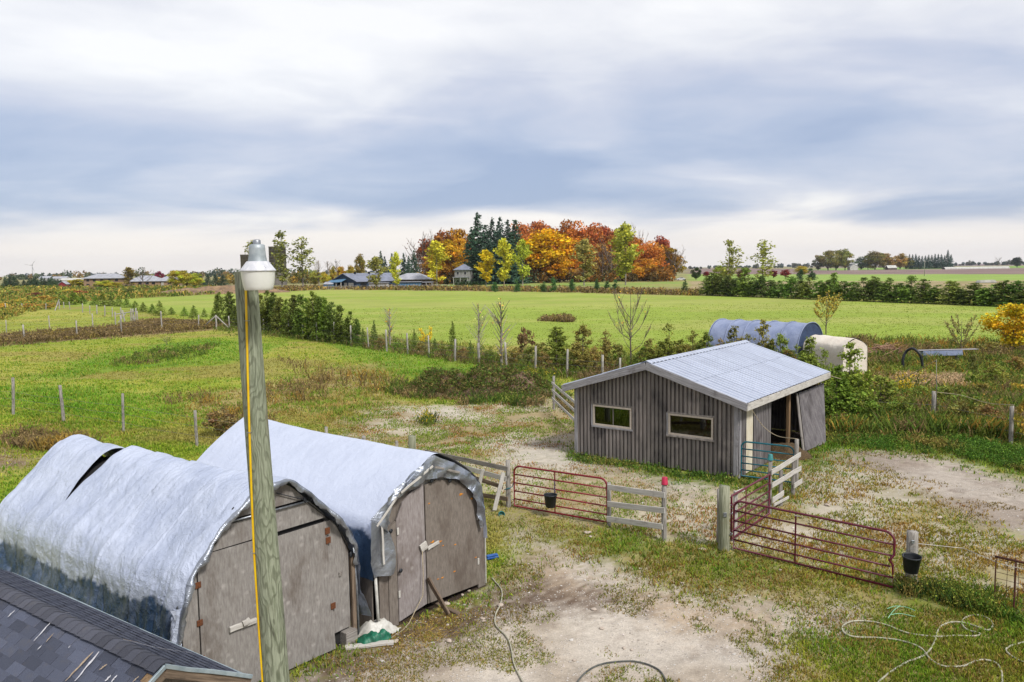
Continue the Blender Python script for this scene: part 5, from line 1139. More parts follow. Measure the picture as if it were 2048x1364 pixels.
# green strainer post between the maroon gates, and its neighbour
gpp = G(1448, 1100); gtop = ztop(1448, 972, gpp)
gpst = thing('gate_post', 'thick round green treated post where the two maroon gates meet', 'post', (gpp[0], gpp[1], 0)); post('post', gpp, gtop, .135, M_['post_green'], gpst, n=18)
g_ = Frame(gpp, gpp+np.array([1, 0, 0])); 
for z in (.42, .95): MB().tube([(.10, -.1, z), (.16, -.12, z), (.16, -.12, z+.05)], .012, 6).build('hinge_pin', M_['steel'], gpst, g_.M)
MB().bbox(-.06, .02, -.15, -.13, .88, .99, .004).build('latch_plate', M_['steel'], gpst, g_.M)
sp = G(1437, 1088); sps = thing('fence_post', 'thin grey post standing just behind the thick green gate post', 'post', (sp[0], sp[1], 0)); post('post', sp, ztop(1437, 978, sp), .05, M_['wood_grey'], sps)
wp0 = G(1470, 1072); wpp = thing('fence_post', 'pale square post with a short cap board behind the maroon gates', 'post', (wp0[0], wp0[1], 0)); board('post', (wp0[0], wp0[1], -.2), (wp0[0], wp0[1], 1.2), .1, .1, M_['wood_pale'], wpp, (1, 0, 0)); board('cap_board', (wp0[0]-.05, wp0[1]-.1, 1.17), (wp0[0]+.25, wp0[1]+.12, 1.2), .09, .03, M_['wood_pale'], wpp)
# pale board fence running back to the shed
q0 = G(1539, 1026); q1 = G(1595, 984); RB = Frame(q0, q1)
rf = fence_thing('board_fence', 'bleached pale board fence with broken lower boards beside the shed', (q0+q1)/2)
post('post', q0, ztop(1538, 913, q0), .055, M_['post_wood'], rf, n=10)
for px, pb2, ptp in ((1561, 1009, 940), (1586, 991, 920)):
    c = G(px, pb2); board('post', (c[0], c[1], -.2), (c[0], c[1], ztop(px, ptp, c)), .10, .09, M_['wood_grey'], rf, (1, 0, 0))
for l0, l1 in (((1543, 945), (1601, 909)), ((1544, 971), (1602, 936)), ((1588, 972), (1604, 961)), ((1545, 1001), (1567, 986)), ((1548, 1010), (1577, 994))):
    a = RB.P(*l0, -.1); b = RB.P(*l1, -.1); board('board', RB.W(a[0], -.1, a[1]), RB.W(b[0], -.1, b[1]), .15 if l0[1] != 1010 else .08, .03, M_['wood_pale'], rf)
bucket('pail', 'small teal pail upturned on the first post of the pale board fence', (q0[0], q0[1], ztop(1538, 913, q0)-.10), .06, .08, .17, M_['teal_plastic'], upside=True, cat='pail')
tp_ = G(1592, 973); tps = thing('gate_post', 'tall grey post at the free end of the teal gate', 'post', (tp_[0], tp_[1], 0)); post('post', tp_, ztop(1592, 878, tp_), .065, M_['post_wood'], tps)
zt_ = ztop(1592, 878, tp_); rp_, _ = resample([SH.W(EXR-.02, YF+.45, EZ-.22), YP(1526, 852, 25.9), YP(1555, 872, 25.6), np.array([tp_[0], tp_[1]-.02, zt_+.01])], 16); tag(MB().tube(rp_, .012, 6).build('rope', M_['rope']), 'pale rope slung from the shed eave to the teal gate post', 'rope')
# board fence behind the taut tarp shed
l1_ = G(1017, 1014); l0_ = G(826, 962); LB = Frame(l0_, l1_)
lf_ = fence_thing('board_fence', 'broken grey board fence behind the taut tarp shed, left of the red gate', (l0_+l1_)/2)
post('post', l1_, ztop(1017, 921, l1_), .07, M_['post_wood'], lf_); tag(post('post', l0_, ztop(825, 872, l0_), .13, M_['post_green'], lf_, n=16), 'thick green treated corner post')
mid = l0_*.5+l1_*.5; post('post', mid, 1.15, .06, M_['post_wood'], lf_)
for l0, l1, w, mm in (((850, 903), (1016, 938), .14, 'wood_grey'), ((910, 930), (1012, 958), .15, 'wood_pale'), ((930, 950), (1005, 974), .13, 'wood_brown'), ((930, 985), (1016, 998), .13, 'wood_brown')):
    a = LB.P(*l0, -.1); b = LB.P(*l1, -.1); board('board', LB.W(a[0], -.1, a[1]), LB.W(b[0], -.1, b[1]), w, .03, M_[mm], lf_)
def lean_plank(label, foot, head, w):
    f = G(*foot); h = LB.P(*head, -.17); hp = LB.W(h[0], -.17, h[1]); o = thing('loose_plank', label, 'plank', (f[0], f[1], 0)); board('timber', (f[0], f[1], .02), hp, w, .035, M_['wood_pale'], o, tuple(LB.v))
lean_plank('bleached plank propped against the fence post left of the red gate', (989, 1022), (1007, 945), .15)
lean_plank('bleached plank propped against the fence behind the taut tarp shed', (950, 1005), (966, 938), .13)
MB().tube([l1_+np.array([-.12, -.1, .55]), l1_+np.array([.05, -.09, .6]), l1_+np.array([.12, -.02, .62]), l1_+np.array([.16, -.02, .75])], .014, 6).build('chain', M_['teal'], lf_)
pt_ = G(1002, 1030); bucket('plastic_tub', 'small teal plastic tub half hidden in the grass by the red gate', (pt_[0], pt_[1], -.02), .07, .09, .12, M_['teal_plastic'], tilt=(.9, .2), cat='tub', handle=False)
# bucket post and wire fence at the right edge
bpst = G(1822, 1170); bt = ztop(1824, 1062, bpst)
bp_ = thing('fence_post', 'thick weathered grey post carrying a black bucket at the end of the maroon gate', 'post', (bpst[0], bpst[1], 0)); post('post', bpst, bt, .115, M_['post_wood'], bp_, n=16)
MB().bbox(bpst[0]-.09, bpst[0]-.02, bpst[1]-.14, bpst[1]-.11, .98, 1.05, .004).build('latch_plate', M_['steel'], bp_)
bk2 = bucket('bucket', 'scuffed black bucket hung on the grey post at the right', (bpst[0]-.17, bpst[1]-.31, .42), .14, .19, .36, M_['black'], tilt=(.06, 0))
wpl = Frame(G(1988, 1213), G(2075, 1236))
wpn = thing('wire_fence', 'rusty wire mesh panel with a pipe top rail at the right edge', 'wire fence', wpl.W(.5, 0, 0))
MB().tube([(-.02, 0, 1.05), (wpl.L+1.0, 0, 1.06)], .025, 10).build('top_rail', M_['rust'], wpn, wpl.M); post('post', wpl.W(.35, 0, 0), 1.1, .02, M_['rust'], wpn); post('post', wpl.W(.0, 0, 0), .98, .014, M_['rust'], wpn)
for i in range(8): MB().tube([(0, .01, .08+.13*i), (wpl.L+1.0, .01, .08+.13*i+.01*math.sin(i*2))], .005, 5).build('wire', M_['rust'], wpn, wpl.M)
for i in range(9): MB().tube([(.0+.2*i, .012, .03), (.0+.2*i+.01*math.sin(i), .012, 1.04)], .005, 5).build('wire', M_['rust'], wpn, wpl.M)
tag(MB().tube([bpst+np.array([.08, -.05, .95]), G(1925, 1150)+np.array([0, 0, .62]), wpl.W(.1, -.03, .93), wpl.W(wpl.L+.8, -.03, .92)], .007, 5).build('wire_strand', M_['wood_pale']), 'slack pale wire from the bucket post to the rusty mesh panel', 'wire')
# ------------------------------------------------------------------ wire fences
def wire_fence(label, posts, r, m, wires=(.4, .8, 1.15), wr=.006, seed=0, skip=(), hmin=.8):
    rr = random.Random(seed); c = G(*posts[len(posts)//2][:2]); f = fence_thing('post_fence', label, c); tops = []
    for px, pb3, ptp in posts:
        b = G(px, pb3); h = max(hmin, ztop(px, ptp, b)); lean = (rr.uniform(-.05, .05), rr.uniform(-.04, .04)); post('post', b, h, r*rr.uniform(.85, 1.15), m, f, lean, n=8); tops.append((b, h, lean))
    for w in wires:
        pts = []
        for (b, h, l), (b2, h2, l2) in zip(tops[:-1], tops[1:]):
            p = b+np.array([l[0]*w, l[1]*w-r, min(w, h-.05)]); q = b2+np.array([l2[0]*w, l2[1]*w-r, min(w, h2-.05)]); pts += [p, (p+q)/2-np.array([0, 0, rr.uniform(.0, .06)])]
        pts.append(q); MB().tube(pts, wr, 4, cap=False).build('wire', M_['wire'], f)
    return f
A_ = wire_fence('weathered post and wire fence running below the cedar hedge', [(459,656,632),(528,664,638),(554,668,640),(579,673,640),(606,677,645),(634,682,645),(668,686,644),(702,691,651),(737,697,655),(774,703,659),(816,707,666),(858,714,671),(910,722,678),(958,727,686),(1013,737,684),(1071,745,692),(1134,754,699),(1205,760,710),(1240,768,716)], .075, M_['post_far'], wr=.008, seed=1)
B_ = wire_fence('nearer of the two post fences along the brown weed band at left', [(-60,690,660),(49,682,649),(154,675,641),(243,667,633),(324,660,622),(397,657,630)], .08, M_['post_far'], wr=.008, seed=2)
Bb = wire_fence('farther post fence along the bright paddock at left', [(-70,672,648),(13,665,640),(100,660,631),(186,654,627),(231,650,624)], .075, M_['post_far'], wr=.008, seed=3)
C_ = wire_fence('far paddock fence of thin posts running below the small spruces', [(12,622,606),(45,621,607),(92,619,607),(128,616,604),(140,619,603),(165,625,607),(180,628,611),(194,628,610),(210,632,611),(225,633,615),(243,638,615),(262,642,617)], .09, M_['post_far'], wr=.008, seed=4)
D_ = wire_fence('sparse post fence crossing the pasture behind the tarp sheds', [(-90,818,745),(27,828,755),(128,843,770),(247,862,787),(394,890,820),(655,928,853),(730,940,872),(797,950,882)], .065, M_['post_wood'], wr=.006, seed=5)
E_ = wire_fence('grey post and wire fence in the weeds right of the shed', [(1715,842,785),(1866,852,782),(2022,888,812),(2190,930,840)], .085, M_['post_wood'], wires=(.5, .95), wr=.006, seed=6)
# brace gate at the paddock corner, corner brace of the hedge fence
cb = G(433, 657); cbt = thing('corner_brace', 'grey corner post with two long sloping brace poles at the hedge end', 'fence brace', (cb[0], cb[1], 0)); hcb = ztop(433, 630, cb); post('post', cb, hcb, .1, M_['post_far'], cbt)
for fp in ((403, 656), (460, 657)):
    f = G(*fp); MB().tube([(f[0], f[1], -.05), (cb[0], cb[1], hcb-.1)], .08, 7).build('brace_pole', M_['post_far'], cbt)
pg = G(255, 645); pgt = thing('pole_gate', 'leaning bundle of grey poles forming a gate in the far paddock corner', 'gate', (pg[0], pg[1], 0))
for px, pb3, ptp, ln in ((231, 647, 624, .0), (243, 663, 630, 0), (250, 646, 620, -.15), (263, 642, 618, 0), (266, 642, 617, .05), (271, 643, 616, .08), (275, 642, 622, .0), (269, 643, 619, -.1)):
    b = G(px, pb3); post('pole', b, ztop(px, ptp, b), .09, M_['post_far'], pgt, (ln, 0), n=7)
a0 = G(231, 647); b0 = G(271, 643); MB().tube([a0+np.array([0, 0, 1.3]), b0+np.array([0, 0, 1.5])], .07, 6).build('rail', M_['post_far'], pgt); MB().tube([a0+np.array([0.4, 0, .1]), G(252, 645)+np.array([0, 0, 1.3])], .07, 6).build('rail', M_['post_far'], pgt)
cb2 = G(119, 618); cb2t = thing('corner_brace', 'grey corner post with a sloping brace at the far end of the paddock', 'fence brace', (cb2[0], cb2[1], 0)); post('post', cb2, ztop(119, 603, cb2), .11, M_['post_far'], cb2t); MB().tube([G(121, 619.5)+np.array([.6, -3, -.05]), cb2+np.array([0, 0, 1.9])], .1, 6).build('brace_pole', M_['post_far'], cb2t)
# short board fence at the back left of the shed
k0 = G(1108, 818); k1 = SH.W(-.15, 1.2, 0); k1[2] = 0; KF = Frame(k0, k1); kf = fence_thing('board_fence', 'short grey three board fence meeting the back left corner of the shed', (k0+k1)/2)
post('post', k0, ztop(1107, 752, k0), .07, M_['post_wood'], kf)
for z in (.55, .95, 1.32): board('board', KF.W(-.1, -.09, z), KF.W(KF.L-.1, -.09, z-.02), .13, .03, M_['wood_pale'], kf)
# ropes over the weeds at right
r0p = G(1866, 852); rod = thing('metal_rod', 'thin tall rod wired to the middle post of the right fence', 'rod', (r0p[0]+.1, r0p[1]-.12, 0)); rt_z = ztop(1863, 718, r0p); MB().tube([(r0p[0]+.1, r0p[1]-.12, -.1), (r0p[0]-.02, r0p[1]-.12, rt_z)], .014, 6).build('rod', M_['wire'], rod)
ropa = [SH.W(EXR+.03, YB-.1, EZ-.15), YP(1720, 768, 37.5), YP(1770, 770, 36.8), YP(1820, 750, 35.8), np.array([r0p[0]-.02, r0p[1]-.14, rt_z-.02])]
sp_, _ = resample(ropa, 24); tag(MB().tube(sp_, .016, 6).build('rope', M_['rope']), 'grey rope sagging from the shed corner to the tall rod', 'rope')
ropb = [np.array([r0p[0], r0p[1]-.14, 1.5]), YP(1920, 790, 34.0), YP(1975, 806, 32.5), G(2022, 888)+np.array([0, -.1, 1.55])]; sp_, _ = resample(ropb, 20); tag(MB().tube(sp_, .012, 6).build('rope', M_['rope']), 'grey rope from the middle post to the right post of the weedy fence', 'rope')

# ------------------------------------------------------------------ hoses, stones, gravel
def hose(label, pts, r, m, n=60):
    W = [G(*p)+np.array([0, 0, r+.012]) for p in pts]; sp_, _ = resample(W, n); sp_[:, 2] = ground_h(sp_[:, 0], sp_[:, 1])+r+.012; return tag(MB().tube(sp_, r, 8).build('hose', m), label, 'hose')
hose('grey garden hose snaking over the dirt from the taut tarp shed', [(984,1158),(1003,1182),(1001,1210),(991,1232),(992,1252),(1015,1278),(1023,1300),(1028,1328),(1048,1370),(1060,1400)], .0155, M_['hose'])
hose('dark hose arching over the dirt at the bottom edge', [(1140,1390),(1165,1352),(1195,1333),(1235,1325),(1275,1325),(1315,1338),(1332,1364),(1335,1400)], .0145, M_['hose_dark'])
hose('long pale looped hose lying on the grass at the lower right', [(1730,1395),(1757,1362),(1806,1328),(1850,1312),(1868,1290),(1876,1262),(1892,1248),(1920,1244),(1953,1254),(1975,1262),(1986,1251),(1976,1238),(1952,1231),(1929,1237),(1924,1248),(1935,1261),(1962,1268),(1950,1273),(1915,1274),(1870,1276),(1815,1268),(1775,1250),(1740,1241),(1705,1241),(1685,1252),(1690,1266),(1712,1273),(1758,1276),(1800,1283),(1840,1298),(1860,1320),(1888,1334),(1925,1334),(1960,1322),(1988,1326),(2002,1342),(2004,1370),(1995,1400)], .0165, M_['hose'], 170)
hose('curved piece of pale hose at the right edge of the grass', [(2075,1330),(2045,1325),(2022,1312),(2012,1300),(2022,1292),(2048,1285),(2080,1275)], .0165, M_['hose'])
cordm = mat('pale_green_cord', S(168,226,186), S(140,200,160), .6, scale=8, bstr=0)
gh = thing('green_netting', 'pale green tangle of net cord lying on the grass below the bucket post', 'netting', G(1810, 1232))
for pts in ([(1774,1222),(1790,1217),(1812,1219),(1830,1226)], [(1776,1241),(1787,1226),(1800,1216)], [(1782,1234),(1800,1232),(1830,1238)]):
    W = [G(*p)+np.array([0, 0, .05]) for p in pts]; sp_, _ = resample(W, 14); MB().tube(sp_, .007, 5).build('cord', cordm, gh)
stone_m = mat('pale_stone', S(222,206,190), S(180,164,148), .9, scale=9, c3=S(150,136,124), blot=4, bdist=.01)
rs = np.random.default_rng(21)
def stone_mesh(seed):
    rq = np.random.default_rng(seed); m = MB(); m.lathe([(0, -.5), (.45, -.42), (.85, -.15), (.95, .1), (.75, .4), (.4, .55), (0, .6)], 10); V = np.array(m.v); nz = fbm(V[:, 0]*1.3+seed*3, V[:, 1]*1.3+V[:, 2], seed, 3)-.5; V = V*(1+nz*.9)[:, None]*np.array([1, rq.uniform(.6, .9), rq.uniform(.5, .75)]); m.v = [tuple(v) for v in V]; return m.mesh('stone', stone_m)
stones = [stone_mesh(i) for i in range(5)]
SP = [(1175,1066,.13),(1181,1074,.07),(1404,1101,.12),(893,1210,.13),(1187,1216,.085),(965,1238,.08),(1001,1212,.10),(1097,1200,.05),(1400,1237,.1),(1203,1256,.07),(1248,1296,.06),(1204,1235,.05),(1263,1299,.05),(1280,1137,.07),(1365,1167,.06),(1312,1074,.07),(898,1283,.09),(967,1242,.05),(1303,1185,.05),(1148,1320,.05),(1295,1219,.055),(1440,1180,.05),(1060,1168,.05),(925,1190,.07),(938,1182,.06),(1655,1010,.12),(1880,1034,.12),(1700,1010,.09),(1830,1080,.09),(1560,1140,.06),(790,1283,.1),(1010,1250,.05),(1330,1238,.05),(1490,1192,.06),(1590,1060,.07),(1230,990,.07),(1620,1045,.08),(1760,1035,.07),(1705,998,.1),(1738,1052,.06)]
named = {0: ('round pale stone lying below the right end of the red gate', ), 2: ('white stone in the grass left of the thick green gate post', ), 3: ('pale rounded stone beside the leaning planks', ), 8: ('flat pale stone alone on the dirt drive', ), 25: ('white stone in the yard behind the maroon gate', ), 26: ('pale stone on the red weeds above the bucket post', )}
for i, (px, py, r) in enumerate(SP):
    g = G(px, py); o = put('stone', stones[i % 5], None, None, Matrix.Translation((g[0], g[1], float(ground_h(np.array([g[0]]), np.array([g[1]]))[0])+r*.18))@Matrix.Rotation(i*1.7, 4, 'Z')@Matrix.Scale(r*.8, 4))
    if i in named: tag(o, named[i][0], 'stone')
    else: tag(o, 'small pale stone lying loose on the bare ground of the yard', 'stone', 'loose stones on the yard')
def gravel(name, label, n, polys, rr_, seed):
    q = np.random.default_rng(seed); base_v = np.array([(1, 0, -.1), (-.3, .9, 0), (-.8, -.6, -.1), (.4, -.9, .1), (.1, .1, .5), (-.2, .2, -.6)]); bf_ = np.array([(0, 1, 4), (1, 2, 4), (2, 3, 4), (3, 0, 4)])
    x, y = field_points(n, 11.5, 34); px, py = projxy(x, y); keep = np.zeros(len(x), bool)
    for P in polys: keep |= inpoly(px, py, P)
    keep &= fbm(x*1.2, y*1.2, 501, 4, .6) > q.uniform(.3, .62, len(x)); x, y = x[keep], y[keep]; m = len(x); s = rr_*q.lognormal(0, .45, m)
    a = q.uniform(0, 6.28, m); ca, sa = np.cos(a), np.sin(a); V = np.empty((m, 6, 3)); bv = base_v[None]*q.uniform(.6, 1.3, (m, 1, 3)); V[:, :, 0] = bv[:, :, 0]*ca[:, None]-bv[:, :, 1]*sa[:, None]; V[:, :, 1] = bv[:, :, 0]*sa[:, None]+bv[:, :, 1]*ca[:, None]; V[:, :, 2] = bv[:, :, 2]
    V = V*s[:, None, None]+np.stack([x, y, ground_h(x, y)+s*.2], -1)[:, None]; F = (bf_[None]+(np.arange(m)*6)[:, None, None]).reshape(-1, 3)
    c = np.array([S(252,246,238), S(236,226,214), S(206,194,182), S(250,238,230)])[q.integers(0, 4, m)]*q.uniform(.75, 1.08, m)[:, None]
    return tag(put(name, npmesh(name, V.reshape(-1, 3), F, np.repeat(c, 6, 0)), M_['blade']), label, 'gravel', kind='stuff')
gravel('gravel', 'loose pale gravel and pebbles on the dirt yard', 34000, [[(640,1500),(690,1300),(960,1190),(985,1060),(1180,1090),(1450,1190),(1720,1188),(1610,1290),(1570,1500)],[(800,800),(1165,830),(1165,920),(1480,968),(1545,1010),(1440,1085),(1020,1008),(800,905)],[(1480,1090),(1545,1010),(1800,935),(2060,960),(2060,1090),(1830,1160)]], .0125, 5)
# ------------------------------------------------------------------ dirt mound
def mound(name, label, cx, cy, rx, ry, h, seed, m, cat='mound'):
    nx, ny = 56, 34; V = []
    gx_, gy_ = np.meshgrid(np.linspace(-1, 1, nx), np.linspace(-1, 1, ny)); q = np.clip(1-gx_**2-gy_**2, 0, 1); nz = fbm(gx_*3+seed, gy_*2.4, seed, 5, .6)
    z = h*q**.8*(.35+1.3*nz)+(fbm(gx_*14, gy_*10, seed+3, 3)-.5)*.16*q-.06*(q <= 0.02)
    V = np.stack([cx+gx_*rx, cy+gy_*ry, z], -1).reshape(-1, 3); i = np.arange(nx*ny).reshape(ny, nx); F = np.stack([i[:-1, :-1], i[:-1, 1:], i[1:, 1:], i[1:, :-1]], -1).reshape(-1, 4)
    return tag(put(name, npmesh(name, V, F, None, True), m), label, cat)
soil = mat('reddish_soil', S(150,120,100), S(104,84,70), .95, scale=5, c3=S(92,100,52), blot=1.1, bstr=.8, bdist=.06, blot_thr=(.5, .65))
m1 = G(893, 792); m2 = G(1000, 795); mound('dirt_mound', 'reddish bare dirt mound in the weeds, left one', m1[0], m1[1]+1.6, 2.6, 2.0, 1.0, 4, soil); mound('dirt_mound', 'weedy dirt mound right of the bare reddish one', m2[0], m2[1]+1.8, 2.9, 2.2, 1.15, 9, soil)
def mound_weeds():
    q = np.random.default_rng(33); pts = []
    for cx, cy, rx, ry, h, s in ((m1[0], m1[1]+1.6, 2.6, 2.0, 1.0, 4), (m2[0], m2[1]+1.8, 2.9, 2.2, 1.15, 9)):
        a = q.uniform(-1, 1, 1500); b = q.uniform(-1, 1, 1500); ok = a*a+b*b < .95; a, b = a[ok], b[ok]; qq = 1-a*a-b*b; z = h*qq**.8*(.35+1.3*fbm(a*3+s, b*2.4, s, 5, .6)); cov = fbm(a*2.5+s, b*2.5, 77, 3); k = (cov > .40) | (b < -.45) ; pts.append(np.stack([cx+a*rx, cy+b*ry, z-.05], -1)[k])
    P = np.repeat(np.concatenate(pts), 4, 0); n = len(P); P = P+q.normal(0, .07, (n, 3))*np.array([1, 1, .3]); pal = np.array([S(92,118,46), S(116,132,56), S(74,98,42), S(140,128,72), S(122,100,66)]); c = pal[q.integers(0, 5, n)]*q.uniform(.7, 1.2, n)[:, None]
    c = c*1.25; V, F, C = blades(P, q.uniform(.12, .4, n), q.uniform(.012, .03, n), c, .6); L2 = P+q.normal(0, .09, (n, 3))+np.array([0, 0, .16]); lv, lf2, lc2 = leaf_quads(np.repeat(L2, 3, 0)+q.normal(0, .08, (n*3, 3)), .05, np.repeat(c, 3, 0)); F = np.concatenate([F, lf2+len(V)]); V = np.concatenate([V, lv]); C = np.concatenate([C, lc2])
    tag(put('mound_weeds', npmesh('mound_weeds', V, F, C), M_['blade']), 'green and brown weeds growing over the dirt mounds', 'weeds', kind='stuff')
mound_weeds()
# ------------------------------------------------------------------ hoop house and cream shelter
HH = Frame(np.array([19.1, 53.2, 0]), np.array([19.1+.712, 53.2+.702, 0]))
hoop = thing('hoop_house', 'blue-grey tarpaulin hoop house behind the grey shed', 'hoop house', HH.W(2.2, 3.5, 0)); HWd, HHt, HLn = 4.4, 3.05, 7.0
arc_ = [(HWd/2-HWd/2*math.cos(t)*abs(math.cos(t))**-.15 if abs(math.cos(t)) > 1e-3 else HWd/2, HHt*math.sin(t)**.8) for t in np.linspace(0.001, math.pi-.001, 40)]
me = tarp_surface(arc_, 60, lambda s: 0*s, lambda s: HLn+0*s, 90, lambda s, y: (-.025*np.abs(np.sin(math.pi*y/1.39))**.7*sstep(np.abs(s-.5), .5, .2)-.02+(fbm(y*2, s*6, 71, 3)-.5)*.07, 0*s, 0*s)); put('cover', me, M_['tarp_blue'], hoop, HH.M)
put('end_mesh', MB().prism(arc_, .05, .07).mesh('end_mesh'), M_['mesh_blue'], hoop, HH.M); put('end_mesh', MB().prism(arc_, HLn-.07, HLn-.05).mesh('end_mesh'), M_['mesh_blue'], hoop, HH.M)
for i in range(6): MB().tube([(x, .02+i*1.39, z+.02) for x, z in arc_], .03, 6).build('hoop', M_['tarp_blue'], hoop, HH.M)
CS = Frame(G(1686, 752), G(1686, 752)+np.array([.93, .37, 0])); CWd = 2.0
shel = thing('shelter_tent', 'cream peaked fabric shelter beside the blue hoop house', 'shelter', CS.W(CWd/2, 2, 0)); pc = [(0, 0), (.02, 1.75), (.35, 2.07), (CWd/2, 2.31), (CWd-.35, 2.07), (CWd-.02, 1.75), (CWd, 0)]
me = tarp_surface([(0, .02), (-.02, .8), (.02, 1.7), (.3, 2.05), (CWd/2, 2.34), (CWd-.3, 2.05), (CWd-.02, 1.7), (CWd, .02)], 50, lambda s: 0*s, lambda s: 3.6+0*s, 40, lambda s, y: ((fbm(y*1.5, s*6, 81, 3)-.5)*.09, 0*s, 0*s)); put('cover', me, M_['tarp_white'], shel, CS.M)
put('end_panel', MB().prism(pc, .03, .05).mesh('end_panel'), M_['tarp_white'], shel, CS.M); put('end_panel', MB().prism(pc, 3.5, 3.52).mesh('end_panel'), M_['tarp_white'], shel, CS.M)
dpa = G(1806, 736); dpb = G(1842, 738); dh = 1.35; dp = thing('drain_pipe', 'black corrugated drain pipe bent into an arch over the weeds', 'pipe', (dpa+dpb)/2)
ap_, _ = resample([dpa+np.array([0, 0, -.05]), dpa+np.array([-.02, 0, .6]), dpa+np.array([.18, 0, 1.1]), dpa*.5+dpb*.5+np.array([0, 0, dh]), dpb+np.array([-.12, 0, 1.0]), dpb+np.array([.05, 0, .45]), dpb+np.array([.12, 0, -.05])], 80)
MB().tube(ap_, [.085+(.012 if i % 2 else 0) for i in range(80)], 10).build('pipe', M_['black'], dp)
tr0 = G(1842, 722); tr1 = G(1922, 720); TF = Frame(tr0, tr1); tro = thing('feed_trough', 'long low grey trough standing in the far weeds at right', 'trough', TF.W(TF.L/2, 0, 0)); MB().bbox(0, TF.L, -.2, .2, .35, .75, .03).build('tub', M_['tarp_blue'], tro, TF.M); MB().bbox(-.3, TF.L+1.2, -.22, .22, .76, .80, .01).build('rim', M_['trim_grey'], tro, TF.M)
for x in (.3, TF.L-.3): MB().bbox(x-.05, x+.05, -.18, .18, -.05, .36, .01).build('leg', M_['wood_grey'], tro, TF.M)
bpc = G(1772, 712); brush = thing('brush_pile', 'loose heap of cut bare branches beyond the cream shelter', 'brush pile', bpc); q = random.Random(6); bm = MB()
for i in range(110):
    a = q.uniform(-1.2, 1.2); x = q.gauss(0, 1.0); y = q.gauss(0, .5); z = max(.03, .9*math.exp(-x*x*.5)*q.random()); l = q.uniform(.5, 1.3); bm.tube([(bpc[0]+x-l*math.cos(a), bpc[1]+y-.3, max(z-l*math.sin(a)*.4, .02)), (bpc[0]+x, bpc[1]+y, z), (bpc[0]+x+l*math.cos(a), bpc[1]+y+q.uniform(-.4, .4), max(z+l*math.sin(a)*.5, .02))], [.03, .025, .012], 4)
tag(bm.build('branches', mat('cut_branches', S(190,150,124), S(140,104,84), .9, scale=4, bstr=0), brush), kind='stuff')
# ------------------------------------------------------------------ trees
M_['bark'] = mat('grey_bark', S(138,124,112), S(92,80,72), .95, scale=12, bstr=.3)
M_['bark_pale'] = mat('pale_bark', S(176,168,156), S(128,118,106), .95, scale=12, bstr=.3)
def limb(m, p, q, r0_, r1, n=5):
    m.tube([p, ((p[0]+q[0])/2, (p[1]+q[1])/2, (p[2]+q[2])/2+.02*abs(q[2]-p[2])), q], [r0_, (r0_+r1)/2, r1], n, cap=False)
def leaf_mesh(name, C, size, rng, outward=None, bias=.6, aspect=.62, tint=None, var=.2):
    col = np.ones((len(C), 3)) if tint is None else tint
    V, F, Cc = leaf_quads(C, size, col, outward, bias, aspect, var, rng); return npmesh(name, V, F, Cc)
def hue(n, rng, k=.12, z=None):
    t = rng.normal(0, 1, n)*k; c = np.stack([1+t*.6, 1+t*.1, 1-t*.5], -1); return np.clip(c, .3, 2)
def proto_broad(seed, nleaf=3400, w=.36, base=.16, size=.021, nclump=26, rz_=None, trunk_r=.02, flat=1.0):
    rng = np.random.default_rng(seed); cz = base+(1-base)*.52; rz_ = (1-base)*.5
    cl = []
    while len(cl) < nclump:
        p = rng.uniform(-1, 1, 3); r = np.linalg.norm(p)
        if .45 < r < 1: cl.append((np.array([p[0]*w*.78*(1-.25*max(p[2], 0)), p[1]*w*.78*(1-.25*max(p[2], 0)), cz+p[2]*rz_*.82]), rng.uniform(.075, .15)))
    C = []; O = []; T = []
    for c, r in cl:
        k = int(nleaf/nclump); d = rng.normal(0, 1, (k, 3)); d /= np.linalg.norm(d, axis=1)[:, None]; q = rng.uniform(.45, 1.08, k)[:, None]*r; C.append(c+d*q*np.array([1.15, 1.15, .8])); O.append(d); T.append(np.ones((k, 3))*rng.uniform(.7, 1.25)*np.array([1, rng.uniform(.8, 1.2), 1]))
    C = np.concatenate(C); O = np.concatenate(O); C[:, 2] = np.clip(C[:, 2], base*.8, 1.0)
    cr = leaf_mesh('crown', C, size, rng, O, .9, .7, np.concatenate(T)*hue(len(C), rng, .2)); m = MB(); limb(m, (0, 0, -.02), (0, 0, base+.2), trunk_r, trunk_r*.7, 7); 
    for c, r in cl[:14]: limb(m, (0, 0, base*.7+.25*rng.random()*(c[2]-base)), tuple(c), trunk_r*.45, .002, 4)
    return m.mesh('trunk', M_['bark']), cr
